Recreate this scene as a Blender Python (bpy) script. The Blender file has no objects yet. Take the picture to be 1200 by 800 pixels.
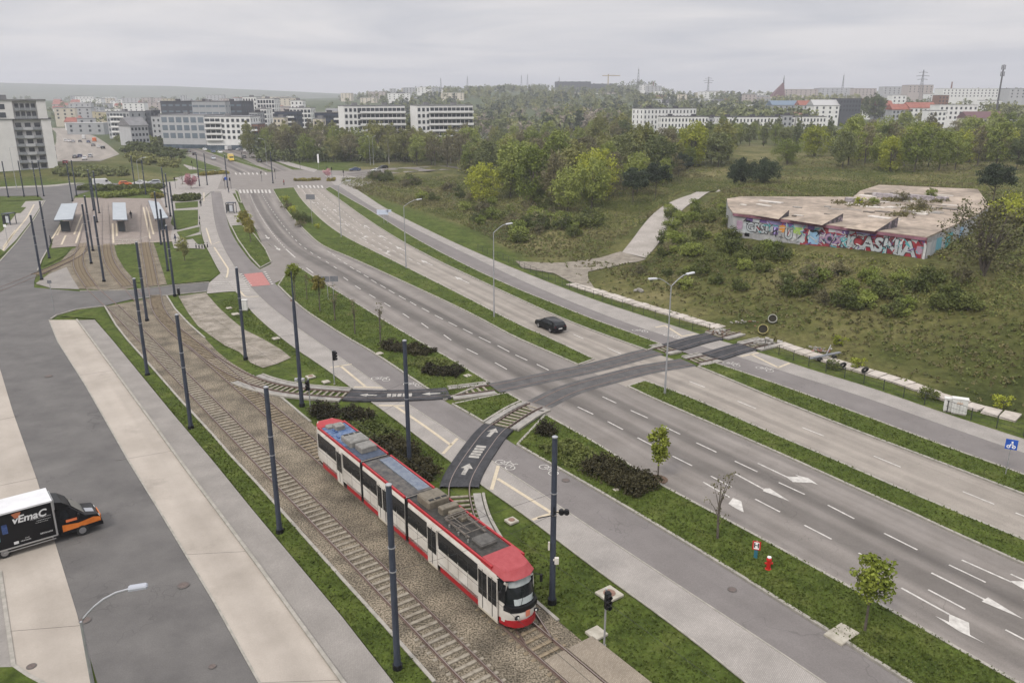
import bpy, math, random
import numpy as np
from mathutils import Vector, Matrix
random.seed(11); RNG=np.random.default_rng(11)
SC=bpy.context.scene; COL=SC.collection
R=math.radians
H=27.5; F=933.0; HOR=115.0; PITCH=math.atan((400-HOR)/F)
# ---------------------------------------------------------------- survey of the place
def ray(x,y):
    u=(x-600)/F; v=(400-y)/F
    return (u, math.cos(PITCH)+v*math.sin(PITCH), -math.sin(PITCH)+v*math.cos(PITCH))
def ss(t):
    t=np.clip(t,0,1); return t*t*(3-2*t)
EDGE=np.array([(-130,700),(-80,430),(-68,310),(-62,272),(-47,238),(-16,182),(0,137),(12,110),(21,93),(29,84),(35,76),(39,68),(44,63),(80,18),(130,-45)],float)
RA=(19.0,138.0); RB=(44.0,190.0)          # axis of the concrete ramp
rl=math.hypot(RB[0]-RA[0],RB[1]-RA[1]); rd=((RB[0]-RA[0])/rl,(RB[1]-RA[1])/rl)
AZ=np.array([-900,-300,0,200,400,500,600,650,750,800,900,1200,2200],float)
AM=np.array([16,16,16,18,27,42,46,36,36,24,20,22,22],float)
AF=np.array([110,110,104,92,50,40,40,40,40,40,44,44,44],float)
def T(x,y):
    """height of the ground at x, y"""
    x=np.asarray(x,float); y=np.asarray(y,float)
    s=np.full(x.shape,-1e9); best=np.full(x.shape,1e9)
    for i in range(len(EDGE)-1):
        ax,ay=EDGE[i]; bx,by=EDGE[i+1]; dx,dy=bx-ax,by-ay; L2=dx*dx+dy*dy
        t=np.clip(((x-ax)*dx+(y-ay)*dy)/L2,0,1)
        px,py=ax+t*dx,ay+t*dy; dd=np.hypot(x-px,y-py)
        sg=np.where((x-ax)*(-dy)+(y-ay)*dx>0,1.0,-1.0)   # positive to the right of the fence
        m=dd<best; s=np.where(m,dd*sg,s); best=np.where(m,dd,best)
    tr=7.0*ss((s-5)/32)
    tl=3.4*ss((s-5)/55)+3.2*ss((s-60)/80)
    tl=tl*(1-ss((y-230)/70)*(1-ss((x-5)/60)))
    tt=((x-RA[0])*rd[0]+(y-RA[1])*rd[1]); q=((x-RA[0])*rd[1]-(y-RA[1])*rd[0])
    z=tl+(tr-tl)*ss((q+2)/13)
    rz=0.25+6.2*np.clip(tt/62,0,1)
    w=(1-ss((np.abs(q)-4.2)/5))*ss((tt+10)/10)*(1-ss((tt-55)/25))
    z=z*(1-w)+rz*w
    z=np.where(s>0,z,0.0)
    bump=0.35*np.sin(x*.23+1.3*np.sin(y*.11))*np.sin(y*.19+x*.07)+.2*np.sin(x*.61+y*.43)
    z=z+bump*ss((s-9)/12)*(1-w)
    yy=y; pxl=600+F*1.0456*x/np.maximum(y,1.0)
    z=z+3.0*ss((y-268)/55)*(1-ss((pxl-150)/50))*(1-ss((y-650)/250))*(y>200)
    # the land rising far away
    r=np.hypot(x,y); px=600+F*1.0456*x/np.maximum(y,1.0); px=np.where(y<60,600,px)
    z=z+np.interp(px,AZ,AM)*ss((r-620)/1200)+(np.interp(px,AZ,AF)-np.interp(px,AZ,AM))*ss((r-3000)/2000)*(r>2500)
    z=z+6*np.sin(x*.0031+2)*np.sin(y*.0027)*ss((r-1200)/800)
    return z
def Tz(x,y): return float(T(np.array([x]),np.array([y]))[0])
def G(x,y,z=0.0):
    """point of the level plane z seen at survey position x, y"""
    d=ray(x,y); t=(H-z)/-d[2]; return (d[0]*t,d[1]*t)
TS=20.0*1.012**np.arange(520)
def GT(x,y):
    """the same on the real ground"""
    d=ray(x,y); f=H+d[2]*TS-T(d[0]*TS,d[1]*TS); k=int(np.argmax(f<=0)) or 519
    t=np.linspace(TS[k-1],TS[k],24); f=H+d[2]*t-T(d[0]*t,d[1]*t); j=int(np.argmax(f<=0)) or 23
    g=t[j-1]+(t[j]-t[j-1])*f[j-1]/(f[j-1]-f[j]+1e-12)
    return (float(d[0]*g),float(d[1]*g),Tz(d[0]*g,d[1]*g))
def ZT(x,y,ty):
    """height of a point above ground point (x,y) seen at row ty (column follows)"""
    v=(400-ty)/F; return H+y*(-math.sin(PITCH)+v*math.cos(PITCH))/(math.cos(PITCH)+v*math.sin(PITCH))
# ---------------------------------------------------------------- materials
MATS={}
def mat(name,col,rough=.8,col2=None,scale=3.0,bump=0.0,bscale=40.0,metal=0.0,spec=.3,detail=6,obj=False,emit=None,mix=None,fine=None,trans=0):
    if name in MATS: return MATS[name]
    m=bpy.data.materials.new(name); m.use_nodes=True; nt=m.node_tree; b=nt.nodes['Principled BSDF']
    b.inputs['Roughness'].default_value=rough; b.inputs['Metallic'].default_value=metal
    b.inputs['Specular IOR Level'].default_value=spec
    c=(*col,1); b.inputs['Base Color'].default_value=c
    tc=nt.nodes.new('ShaderNodeTexCoord'); co=tc.outputs['Object']
    if col2 is not None:
        n=nt.nodes.new('ShaderNodeTexNoise'); n.inputs['Scale'].default_value=scale; n.inputs['Detail'].default_value=detail; n.inputs['Roughness'].default_value=.65
        nt.links.new(co,n.inputs['Vector'])
        r=nt.nodes.new('ShaderNodeValToRGB'); lo,hi=mix or (.35,.65)
        r.color_ramp.elements[0].position=lo; r.color_ramp.elements[0].color=c
        r.color_ramp.elements[1].position=hi; r.color_ramp.elements[1].color=(*col2,1)
        nt.links.new(n.outputs['Fac'],r.inputs['Fac']); out=r.outputs['Color']
        if fine:
            n2=nt.nodes.new('ShaderNodeTexNoise'); n2.inputs['Scale'].default_value=fine[0]; n2.inputs['Detail'].default_value=3
            nt.links.new(co,n2.inputs['Vector'])
            r2=nt.nodes.new('ShaderNodeMapRange'); r2.inputs[1].default_value=.3; r2.inputs[2].default_value=.7; r2.inputs[3].default_value=1-fine[1]; r2.inputs[4].default_value=1+fine[1]
            nt.links.new(n2.outputs['Fac'],r2.inputs[0])
            vm=nt.nodes.new('ShaderNodeVectorMath'); vm.operation='SCALE'
            nt.links.new(out,vm.inputs[0]); nt.links.new(r2.outputs[0],vm.inputs['Scale']); out=vm.outputs[0]
        nt.links.new(out,b.inputs['Base Color'])
    if bump:
        n3=nt.nodes.new('ShaderNodeTexNoise'); n3.inputs['Scale'].default_value=bscale; n3.inputs['Detail'].default_value=4
        nt.links.new(co,n3.inputs['Vector'])
        bp=nt.nodes.new('ShaderNodeBump'); bp.inputs['Strength'].default_value=bump; bp.inputs['Distance'].default_value=.05
        nt.links.new(n3.outputs['Fac'],bp.inputs['Height']); nt.links.new(bp.outputs['Normal'],b.inputs['Normal'])
    if emit:
        b.inputs['Emission Color'].default_value=(*emit[0],1); b.inputs['Emission Strength'].default_value=emit[1]
    MATS[name]=m; return m
def leafmat(name,a,b2,scale=.6,sub=.25):
    """foliage: colour differs leaf clump by leaf clump and tree by tree"""
    m=bpy.data.materials.new(name); m.use_nodes=True; nt=m.node_tree; b=nt.nodes['Principled BSDF']
    b.inputs['Roughness'].default_value=.7; b.inputs['Specular IOR Level'].default_value=.2
    tc=nt.nodes.new('ShaderNodeTexCoord'); n=nt.nodes.new('ShaderNodeTexNoise'); n.inputs['Scale'].default_value=scale; n.inputs['Detail'].default_value=5
    nt.links.new(tc.outputs['Object'],n.inputs['Vector'])
    oi=nt.nodes.new('ShaderNodeObjectInfo'); ad=nt.nodes.new('ShaderNodeMath'); ad.operation='MULTIPLY_ADD'; ad.inputs[1].default_value=.45; ad.inputs[2].default_value=-.22
    nt.links.new(oi.outputs['Random'],ad.inputs[0]); a2=nt.nodes.new('ShaderNodeMath'); a2.operation='ADD'
    nt.links.new(ad.outputs[0],a2.inputs[0]); nt.links.new(n.outputs['Fac'],a2.inputs[1])
    r=nt.nodes.new('ShaderNodeValToRGB'); r.color_ramp.elements[0].position=.25; r.color_ramp.elements[1].position=.75
    r.color_ramp.elements[0].color=(*a,1); r.color_ramp.elements[1].color=(*b2,1)
    nt.links.new(a2.outputs[0],r.inputs['Fac']); nt.links.new(r.outputs['Color'],b.inputs['Base Color'])
    MATS[name]=m; return m
# ---------------------------------------------------------------- mesh builder
class MB:
    def __init__(s): s.v=[]; s.f=[]; s.m=[]; s.M=None
    def add(s,vs,fs,mi=0):
        o=len(s.v)
        if s.M is not None: vs=[tuple(s.M@Vector(p)) for p in vs]
        s.v+=vs; s.f+=[tuple(i+o for i in f) for f in fs]; s.m+=[mi]*len(fs); return s
    def box(s,x0,x1,y0,y1,z0,z1,mi=0):
        vs=[(x,y,z) for z in (z0,z1) for y in (y0,y1) for x in (x0,x1)]
        return s.add(vs,[(0,2,3,1),(4,5,7,6),(0,1,5,4),(2,6,7,3),(0,4,6,2),(1,3,7,5)],mi)
    def cbox(s,c,d,mi=0,rz=0,ry=0,rx=0,bev=0):
        M=Matrix.Translation(c)@Matrix.Rotation(rz,4,'Z')@Matrix.Rotation(ry,4,'Y')@Matrix.Rotation(rx,4,'X')
        x,y,z=d[0]/2,d[1]/2,d[2]/2
        if bev:
            b=bev; pr=[(-x+b,-y),(x-b,-y),(x,-y+b),(x,y-b),(x-b,y),(-x+b,y),(-x,y-b),(-x,-y+b)]
            top=[(px*(1-b/x*.8),py*(1-b/y*.8)) for px,py in pr]
            vs=[(px,py,-z) for px,py in pr]+[(px,py,z-b) for px,py in pr]+[(px,py,z) for px,py in top]
            fs=[tuple(range(7,-1,-1)),tuple(range(16,24))]
            for k in range(8):
                j=(k+1)%8; fs+=[(k,j,j+8,k+8),(k+8,j+8,j+16,k+16)]
        else:
            vs=[(a,b_,c_) for c_ in (-z,z) for b_ in (-y,y) for a in (-x,x)]
            fs=[(0,2,3,1),(4,5,7,6),(0,1,5,4),(2,6,7,3),(0,4,6,2),(1,3,7,5)]
        return s.add([tuple(M@Vector(p)) for p in vs],fs,mi)
    def tube(s,path,rad,n=8,mi=0,cap=True):
        P=[Vector(p) for p in path]
        if not isinstance(rad,(list,tuple)): rad=[rad]*len(P)
        vs=[];fs=[]
        for i,p in enumerate(P):
            t=(P[min(i+1,len(P)-1)]-P[max(i-1,0)]).normalized()
            up=Vector((0,0,1)) if abs(t.z)<.9 else Vector((1,0,0))
            a=t.cross(up).normalized(); b=a.cross(t).normalized()
            for k in range(n):
                w=2*math.pi*k/n; vs.append(tuple(p+(a*math.cos(w)+b*math.sin(w))*rad[i]))
        for i in range(len(P)-1):
            for k in range(n):
                j=(k+1)%n; fs.append((i*n+k,i*n+j,(i+1)*n+j,(i+1)*n+k))
        if cap: fs+=[tuple(range(n-1,-1,-1)),tuple(range((len(P)-1)*n,len(P)*n))]
        return s.add(vs,fs,mi)
    def cyl(s,c,r,h,n=12,mi=0,r2=None,axis='Z'):
        c=Vector(c); A={'Z':Vector((0,0,1)),'Y':Vector((0,1,0)),'X':Vector((1,0,0))}[axis]
        return s.tube([c,c+A*h],[r,r if r2 is None else r2],n,mi)
    def prism(s,poly,z0,z1,mi=0,mt=None):
        n=len(poly); vs=[(x,y,z0) for x,y in poly]+[(x,y,z1) for x,y in poly]
        s.add(vs,[(i,(i+1)%n,(i+1)%n+n,i+n) for i in range(n)],mi)
        o=len(s.v)-2*n; s.f+=[tuple(range(o+n,o+2*n))]; s.m+=[mi if mt is None else mt]; s.f+=[tuple(range(o+n-1,o-1,-1))]; s.m+=[mi]; return s
    def section(s,pts,ys,mi=0):
        """profile pts (x,z) extruded from ys[0] to ys[1]"""
        n=len(pts); vs=[(x,ys[0],z) for x,z in pts]+[(x,ys[1],z) for x,z in pts]
        return s.add(vs,[(i,(i+1)%n,(i+1)%n+n,i+n) for i in range(n)]+[tuple(range(n-1,-1,-1)),tuple(range(n,2*n))],mi)
    def loft(s,rings,mi=0,cap=True):
        n=len(rings[0]); vs=[p for r in rings for p in r]; fs=[]
        for i in range(len(rings)-1):
            for k in range(n):
                j=(k+1)%n; fs.append((i*n+k,i*n+j,(i+1)*n+j,(i+1)*n+k))
        if cap: fs+=[tuple(range(n-1,-1,-1)),tuple(range((len(rings)-1)*n,len(rings)*n))]
        return s.add(vs,fs,mi)
    def build(s,name,mats,parent=None,smooth=False,fix=True):
        me=bpy.data.meshes.new(name); me.from_pydata(s.v,[],s.f)
        if not isinstance(mats,(list,tuple)): mats=[mats]
        for m in mats: me.materials.append(m)
        if len(mats)>1: me.polygons.foreach_set('material_index',s.m)
        if fix:
            import bmesh
            bm=bmesh.new(); bm.from_mesh(me); bmesh.ops.recalc_face_normals(bm,faces=bm.faces); bm.to_mesh(me); bm.free()
        if smooth:
            me.polygons.foreach_set('use_smooth',[True]*len(me.polygons))
            try: me.set_sharp_from_angle(angle=R(35))
            except Exception: pass
        me.update(); o=bpy.data.objects.new(name,me); COL.objects.link(o)
        if parent is not None: o.parent=parent
        return o
def tag(o,label=None,cat=None,group=None,kind=None):
    if label: o['label']=label
    if cat: o['category']=cat
    if group: o['group']=group
    if kind: o['kind']=kind
    return o
def thing(name,loc,rz,label,cat,group=None):
    o=bpy.data.objects.new(name,None); COL.objects.link(o); o.location=loc; o.rotation_euler=(0,0,rz); o.empty_display_size=.3
    return tag(o,label,cat,group)
def dup(root,loc=None,rz=None,label=None,group=None,scale=None):
    def cp(o,par):
        c=o.copy(); COL.objects.link(c)
        if par is not None: c.parent=par; c.matrix_parent_inverse=o.matrix_parent_inverse.copy()
        for ch in KIDS.get(o.name,[]): cp(ch,c)
        return c
    if root.name not in KIDS: regkids(root)
    r=cp(root,None)
    if loc is not None: r.location=loc
    if rz is not None: r.rotation_euler=(0,0,rz)
    if label: r['label']=label
    if group: r['group']=group
    if scale: r.scale=scale if isinstance(scale,(tuple,list)) else (scale,)*3
    return r
KIDS={}
def regkids(o):
    ch=list(o.children); KIDS[o.name]=ch
    for c in ch: regkids(c)
# ---------------------------------------------------------------- line work
def resample(P,n):
    P=np.array(P,float); d=np.r_[0,np.cumsum(np.hypot(*np.diff(P,axis=0).T))]
    t=np.linspace(0,d[-1],n); return np.c_[np.interp(t,d,P[:,0]),np.interp(t,d,P[:,1])]
def smooth(P,k=2,ends=True):
    P=np.array(P,float)
    for _ in range(k):
        Q=[P[0]]
        for i in range(len(P)-1):
            Q+= [P[i]*.75+P[i+1]*.25,P[i]*.25+P[i+1]*.75]
        Q.append(P[-1]); P=np.array(Q)
    return P
def W(px,z=0.0,e0=0,e1=0,sm=0):
    """survey polyline -> world, optionally lengthened by e0/e1 metres at its ends"""
    P=[np.array(G(x,y,z)) for x,y in px]
    if e0: d=P[0]-P[1]; P.insert(0,P[0]+d/np.hypot(*d)*e0)
    if e1: d=P[-1]-P[-2]; P.append(P[-1]+d/np.hypot(*d)*e1)
    P=np.array(P)
    return smooth(P,sm) if sm else P
def offset(P,d):
    P=np.array(P,float); t=np.gradient(P,axis=0); t/=np.hypot(t[:,0],t[:,1])[:,None]+1e-9
    return P+np.c_[-t[:,1],t[:,0]]*d
def sheet(name,L,Rr,z,m,n=60,kind='structure',uvs=True,zf=None):
    """strip between two world polylines; UV = metres across, metres along"""
    A=resample(L,n); B=resample(Rr,n); v=[];f=[]
    C=(A+B)/2; al=np.r_[0,np.cumsum(np.hypot(*np.diff(C,axis=0).T))]; K=5
    for i in range(n):
        for k in range(K):
            p=A[i]*(1-k/(K-1))+B[i]*k/(K-1); v.append((p[0],p[1],z if zf is None else zf(p[0],p[1])+z))
    for i in range(n-1):
        for k in range(K-1): f.append((i*K+k,i*K+k+1,(i+1)*K+k+1,(i+1)*K+k))
    me=bpy.data.meshes.new(name); me.from_pydata(v,[],f); me.materials.append(m)
    ul=me.uv_layers.new(name='UVMap'); w=np.hypot(*(B-A).T)
    uv=[]
    for poly in f:
        for vi in poly: i,k=divmod(vi,K); uv+= [k/(K-1),al[i]]
    ul.data.foreach_set('uv',uv)
    me.update()
    if me.polygons[0].normal.z<0: me.flip_normals()
    o=bpy.data.objects.new(name,me); COL.objects.link(o)
    if kind: o['kind']=kind
    return o
def area(name,P,z,m,kind='structure',zf=None,parent=None):
    """flat polygon, triangulated"""
    from mathutils.geometry import tessellate_polygon
    pts=[Vector((p[0],p[1],0)) for p in P]; tri=tessellate_polygon([pts])
    me=bpy.data.meshes.new(name); me.from_pydata([(p.x,p.y,z if zf is None else zf(p.x,p.y)+z) for p in pts],[],[tuple(t) for t in tri]); me.materials.append(m); me.update()
    for pl in me.polygons:
        if pl.normal.z<0: me.flip_normals(); break
    o=bpy.data.objects.new(name,me); COL.objects.link(o)
    if kind: o['kind']=kind
    if parent is not None: o.parent=parent
    return o
def sweep(mb,P,prof,mi=0,zf=None,cap=True):
    """profile [(offset,z)] swept on a world polyline"""
    P=np.array(P,float); t=np.gradient(P,axis=0); t/=np.hypot(t[:,0],t[:,1])[:,None]+1e-9; nn=np.c_[-t[:,1],t[:,0]]
    rings=[]
    for p,q in zip(P,nn):
        zz=0 if zf is None else zf(p[0],p[1])
        rings.append([(p[0]+q[0]*o,p[1]+q[1]*o,z+zz) for o,z in prof])
    mb.loft(rings,mi,cap); return mb
def textmesh(txt,size,bold=0.0,extrude=0.0,mname='lettering'):
    cu=bpy.data.curves.new('t','FONT'); cu.body=txt; cu.size=size; cu.offset=bold; cu.extrude=extrude; cu.align_x='CENTER'; cu.align_y='CENTER'; cu.resolution_u=3
    o=bpy.data.objects.new('t',cu); COL.objects.link(o); dg=bpy.context.evaluated_depsgraph_get(); dg.update()
    me=bpy.data.meshes.new_from_object(o.evaluated_get(dg)); me.name=mname
    bpy.data.objects.remove(o); bpy.data.curves.remove(cu); return me
def text(name,txt,size,m,M,parent,bold=0.0):
    me=textmesh(txt,size,bold,0.0,name); me.materials.clear(); me.materials.append(m)
    o=bpy.data.objects.new(name,me); me.transform(M); COL.objects.link(o); o.parent=parent; return o
# ================================================================ materials of the setting
def roadmat(name,c1,c2,rut=.12,fine=.1,lanes=4,sc=.35,streak=True,bands=()):
    m=bpy.data.materials.new(name); m.use_nodes=True; nt=m.node_tree; b=nt.nodes['Principled BSDF']; N=nt.nodes.new; L=nt.links.new
    b.inputs['Roughness'].default_value=.85; b.inputs['Specular IOR Level'].default_value=.25
    tc=N('ShaderNodeTexCoord'); 
    n=N('ShaderNodeTexNoise'); n.inputs['Scale'].default_value=sc; n.inputs['Detail'].default_value=7; n.inputs['Roughness'].default_value=.6; L(tc.outputs['Object'],n.inputs['Vector'])
    r=N('ShaderNodeValToRGB'); r.color_ramp.elements[0].position=.3; r.color_ramp.elements[1].position=.7; r.color_ramp.elements[0].color=(*c1,1); r.color_ramp.elements[1].color=(*c2,1); L(n.outputs['Fac'],r.inputs['Fac'])
    f=N('ShaderNodeTexNoise'); f.inputs['Scale'].default_value=14; f.inputs['Detail'].default_value=4; L(tc.outputs['Object'],f.inputs['Vector'])
    fm=N('ShaderNodeMapRange'); fm.inputs[1].default_value=.3; fm.inputs[2].default_value=.7; fm.inputs[3].default_value=1-fine; fm.inputs[4].default_value=1+fine; L(f.outputs['Fac'],fm.inputs[0])
    out=fm.outputs[0]
    if rut:
        uv=N('ShaderNodeUVMap'); mp=N('ShaderNodeMapping'); mp.inputs['Scale'].default_value=(lanes*2,.02,1); L(uv.outputs[0],mp.inputs[0])
        w=N('ShaderNodeTexNoise'); w.inputs['Scale'].default_value=1.0; w.inputs['Detail'].default_value=2; L(mp.outputs[0],w.inputs['Vector'])
        wm=N('ShaderNodeMapRange'); wm.inputs[1].default_value=.35; wm.inputs[2].default_value=.65; wm.inputs[3].default_value=1-rut; wm.inputs[4].default_value=1+rut; L(w.outputs['Fac'],wm.inputs[0])
        mu=N('ShaderNodeMath'); mu.operation='MULTIPLY'; L(out,mu.inputs[0]); L(wm.outputs[0],mu.inputs[1]); out=mu.outputs[0]
    vm=N('ShaderNodeVectorMath'); vm.operation='SCALE'; L(r.outputs['Color'],vm.inputs[0]); L(out,vm.inputs['Scale']); L(vm.outputs[0],b.inputs['Base Color'])
    # repaired cracks and dark spots
    v=N('ShaderNodeTexVoronoi'); v.feature='DISTANCE_TO_EDGE'; v.inputs['Scale'].default_value=.09; 
    n5=N('ShaderNodeTexNoise'); n5.inputs['Scale'].default_value=.5; L(tc.outputs['Object'],n5.inputs['Vector'])
    ad=N('ShaderNodeVectorMath'); ad.operation='MULTIPLY_ADD'; ad.inputs[1].default_value=(6,6,0); L(n5.outputs['Color'],ad.inputs[0]); L(tc.outputs['Object'],ad.inputs[2]); L(ad.outputs[0],v.inputs['Vector'])
    lt=N('ShaderNodeMath'); lt.operation='LESS_THAN'; lt.inputs[1].default_value=.0022; L(v.outputs['Distance'],lt.inputs[0])
    ms=N('ShaderNodeMath'); ms.operation='MULTIPLY'; ms.inputs[1].default_value=.3 if streak else 0; L(lt.outputs[0],ms.inputs[0])
    mx=N('ShaderNodeMix'); mx.data_type='RGBA'; L(ms.outputs[0],mx.inputs[0]); L(vm.outputs[0],mx.inputs[6]); mx.inputs[7].default_value=(c1[0]*.45,c1[1]*.45,c1[2]*.45,1); L(mx.outputs[2],b.inputs['Base Color'])
    n6=N('ShaderNodeTexNoise'); n6.inputs['Scale'].default_value=.16; n6.inputs['Detail'].default_value=9; n6.inputs['Roughness'].default_value=.7; L(tc.outputs['Object'],n6.inputs['Vector'])
    s6=N('ShaderNodeMapRange'); s6.inputs[1].default_value=.6; s6.inputs[2].default_value=.7; s6.inputs[3].default_value=1.0; s6.inputs[4].default_value=.8 if streak or lanes>0 else 1; L(n6.outputs['Fac'],s6.inputs[0])
    v6=N('ShaderNodeVectorMath'); v6.operation='SCALE'; L(mx.outputs[2],v6.inputs[0]); 
    ww=s6.outputs[0]
    for c_,h_,dk in bands:   # lanes darkened by tyres
        ux=N('ShaderNodeUVMap'); sx=N('ShaderNodeSeparateXYZ'); L(ux.outputs[0],sx.inputs[0]); a1=N('ShaderNodeMath'); a1.operation='SUBTRACT'; a1.inputs[1].default_value=c_; L(sx.outputs[0],a1.inputs[0]); a2=N('ShaderNodeMath'); a2.operation='ABSOLUTE'; L(a1.outputs[0],a2.inputs[0])
        a3=N('ShaderNodeMapRange'); a3.interpolation_type='SMOOTHSTEP'; a3.inputs[1].default_value=h_*.3; a3.inputs[2].default_value=h_; a3.inputs[3].default_value=dk; a3.inputs[4].default_value=1; L(a2.outputs[0],a3.inputs[0]); a4=N('ShaderNodeMath'); a4.operation='MULTIPLY'; L(ww,a4.inputs[0]); L(a3.outputs[0],a4.inputs[1]); ww=a4.outputs[0]
    L(ww,v6.inputs['Scale']); L(v6.outputs[0],b.inputs['Base Color'])
    bp=N('ShaderNodeBump'); bp.inputs['Strength'].default_value=.25; bp.inputs['Distance'].default_value=.02; L(f.outputs['Fac'],bp.inputs['Height']); L(bp.outputs[0],b.inputs['Normal'])
    MATS[name]=m; return m
asph=roadmat('worn_asphalt',(.138,.124,.112),(.18,.163,.15),.2,bands=((.4,.13,.6),(.66,.12,.66),(.15,.07,.88)))
asphR=roadmat('pale_asphalt',(.185,.165,.144),(.245,.22,.192),.13,bands=((.3,.1,.9),(.72,.1,.9)))
asphB=roadmat('bus_asphalt',(.076,.072,.07),(.115,.109,.104),.16,lanes=2,bands=((.62,.1,.9),(.3,.12,.9)))
asphP=roadmat('path_asphalt',(.122,.111,.106),(.152,.139,.134),.08,lanes=1)
asphD=roadmat('patched_asphalt',(.05,.049,.05),(.092,.088,.086),0,.2,sc=.8,streak=False)
conc=roadmat('bus_bay_concrete',(.25,.222,.19),(.335,.3,.262),.07,.05,lanes=1,sc=.22,streak=False)
def paver(name,c1,c2,s=4.0,mort=.75,rot=0):
    m=bpy.data.materials.new(name); m.use_nodes=True; nt=m.node_tree; b=nt.nodes['Principled BSDF']; N=nt.nodes.new; L=nt.links.new
    b.inputs['Roughness'].default_value=.85; b.inputs['Specular IOR Level'].default_value=.2
    tc=N('ShaderNodeTexCoord'); mp=N('ShaderNodeMapping'); mp.inputs['Rotation'].default_value=(0,0,R(-54)+rot); L(tc.outputs['Object'],mp.inputs[0])
    br=N('ShaderNodeTexBrick'); br.inputs['Scale'].default_value=s; br.inputs['Color1'].default_value=(*c1,1); br.inputs['Color2'].default_value=(*c2,1)
    br.inputs['Mortar'].default_value=(c1[0]*mort,c1[1]*mort,c1[2]*mort,1); br.inputs['Mortar Size'].default_value=.03; L(mp.outputs[0],br.inputs['Vector'])
    n=N('ShaderNodeTexNoise'); n.inputs['Scale'].default_value=.5; n.inputs['Detail'].default_value=6; L(tc.outputs['Object'],n.inputs['Vector'])
    mr=N('ShaderNodeMapRange'); mr.inputs[1].default_value=.3; mr.inputs[2].default_value=.7; mr.inputs[3].default_value=.86; mr.inputs[4].default_value=1.12; L(n.outputs['Fac'],mr.inputs[0])
    vm=N('ShaderNodeVectorMath'); vm.operation='SCALE'; L(br.outputs['Color'],vm.inputs[0]); L(mr.outputs[0],vm.inputs['Scale']); L(vm.outputs[0],b.inputs['Base Color'])
    MATS[name]=m; return m
pave=paver('grey_pavers',(.2,.185,.17),(.235,.218,.2))
paveL=paver('light_pavers',(.24,.222,.205),(.275,.255,.235),3.0)
paveP=paver('platform_pavers',(.19,.16,.14),(.235,.2,.175),2.0)
kerbm=mat('kerb_concrete',(.2,.19,.165),.85,(.29,.27,.24),2.0)
slabm=mat('slab_concrete',(.17,.16,.148),.9,(.27,.255,.235),1.2,bump=.3,bscale=12)
white=mat('road_paint',(.3,.285,.265),.7,(.48,.46,.43),2.5)
cream=mat('tactile_paving',(.36,.31,.225),.8,(.45,.385,.29),4)
redm=mat('red_bike_surface',(.26,.105,.095),.8,(.33,.14,.125),2)
ballast=mat('ballast_stones',(.04,.032,.02),.95,(.22,.187,.14),9.5,bump=1.0,bscale=12,detail=4,mix=(.4,.6),fine=(.5,.4))
gravelm=mat('gravel_ground',(.12,.105,.08),.95,(.26,.23,.195),.6,bump=.6,bscale=14,detail=12,fine=(16,.35))
railm=mat('rusty_rail',(.085,.055,.045),.6,(.13,.09,.075),5)
railtop=mat('rail_head',(.26,.22,.2),.35,metal=.8)
sleepm=mat('sleeper_concrete',(.14,.12,.092),.9,(.26,.234,.19),3)
sleepw=mat('sleeper_timber',(.1,.078,.052),.9,(.23,.185,.125),3)
panelm=mat('crossing_panel',(.016,.016,.018),.75,(.04,.04,.044),1.2,fine=(5,.25))
steelblue=mat('dark_blue_steel',(.028,.034,.05),.45,(.04,.048,.066),2)
galv=mat('galvanised_steel',(.28,.285,.3),.45,(.36,.365,.38),3,metal=.5)
black=mat('black_plastic',(.01,.01,.011),.55,spec=.2)
glass=mat('dark_glass',(.008,.01,.012),.12,spec=.4)
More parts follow.
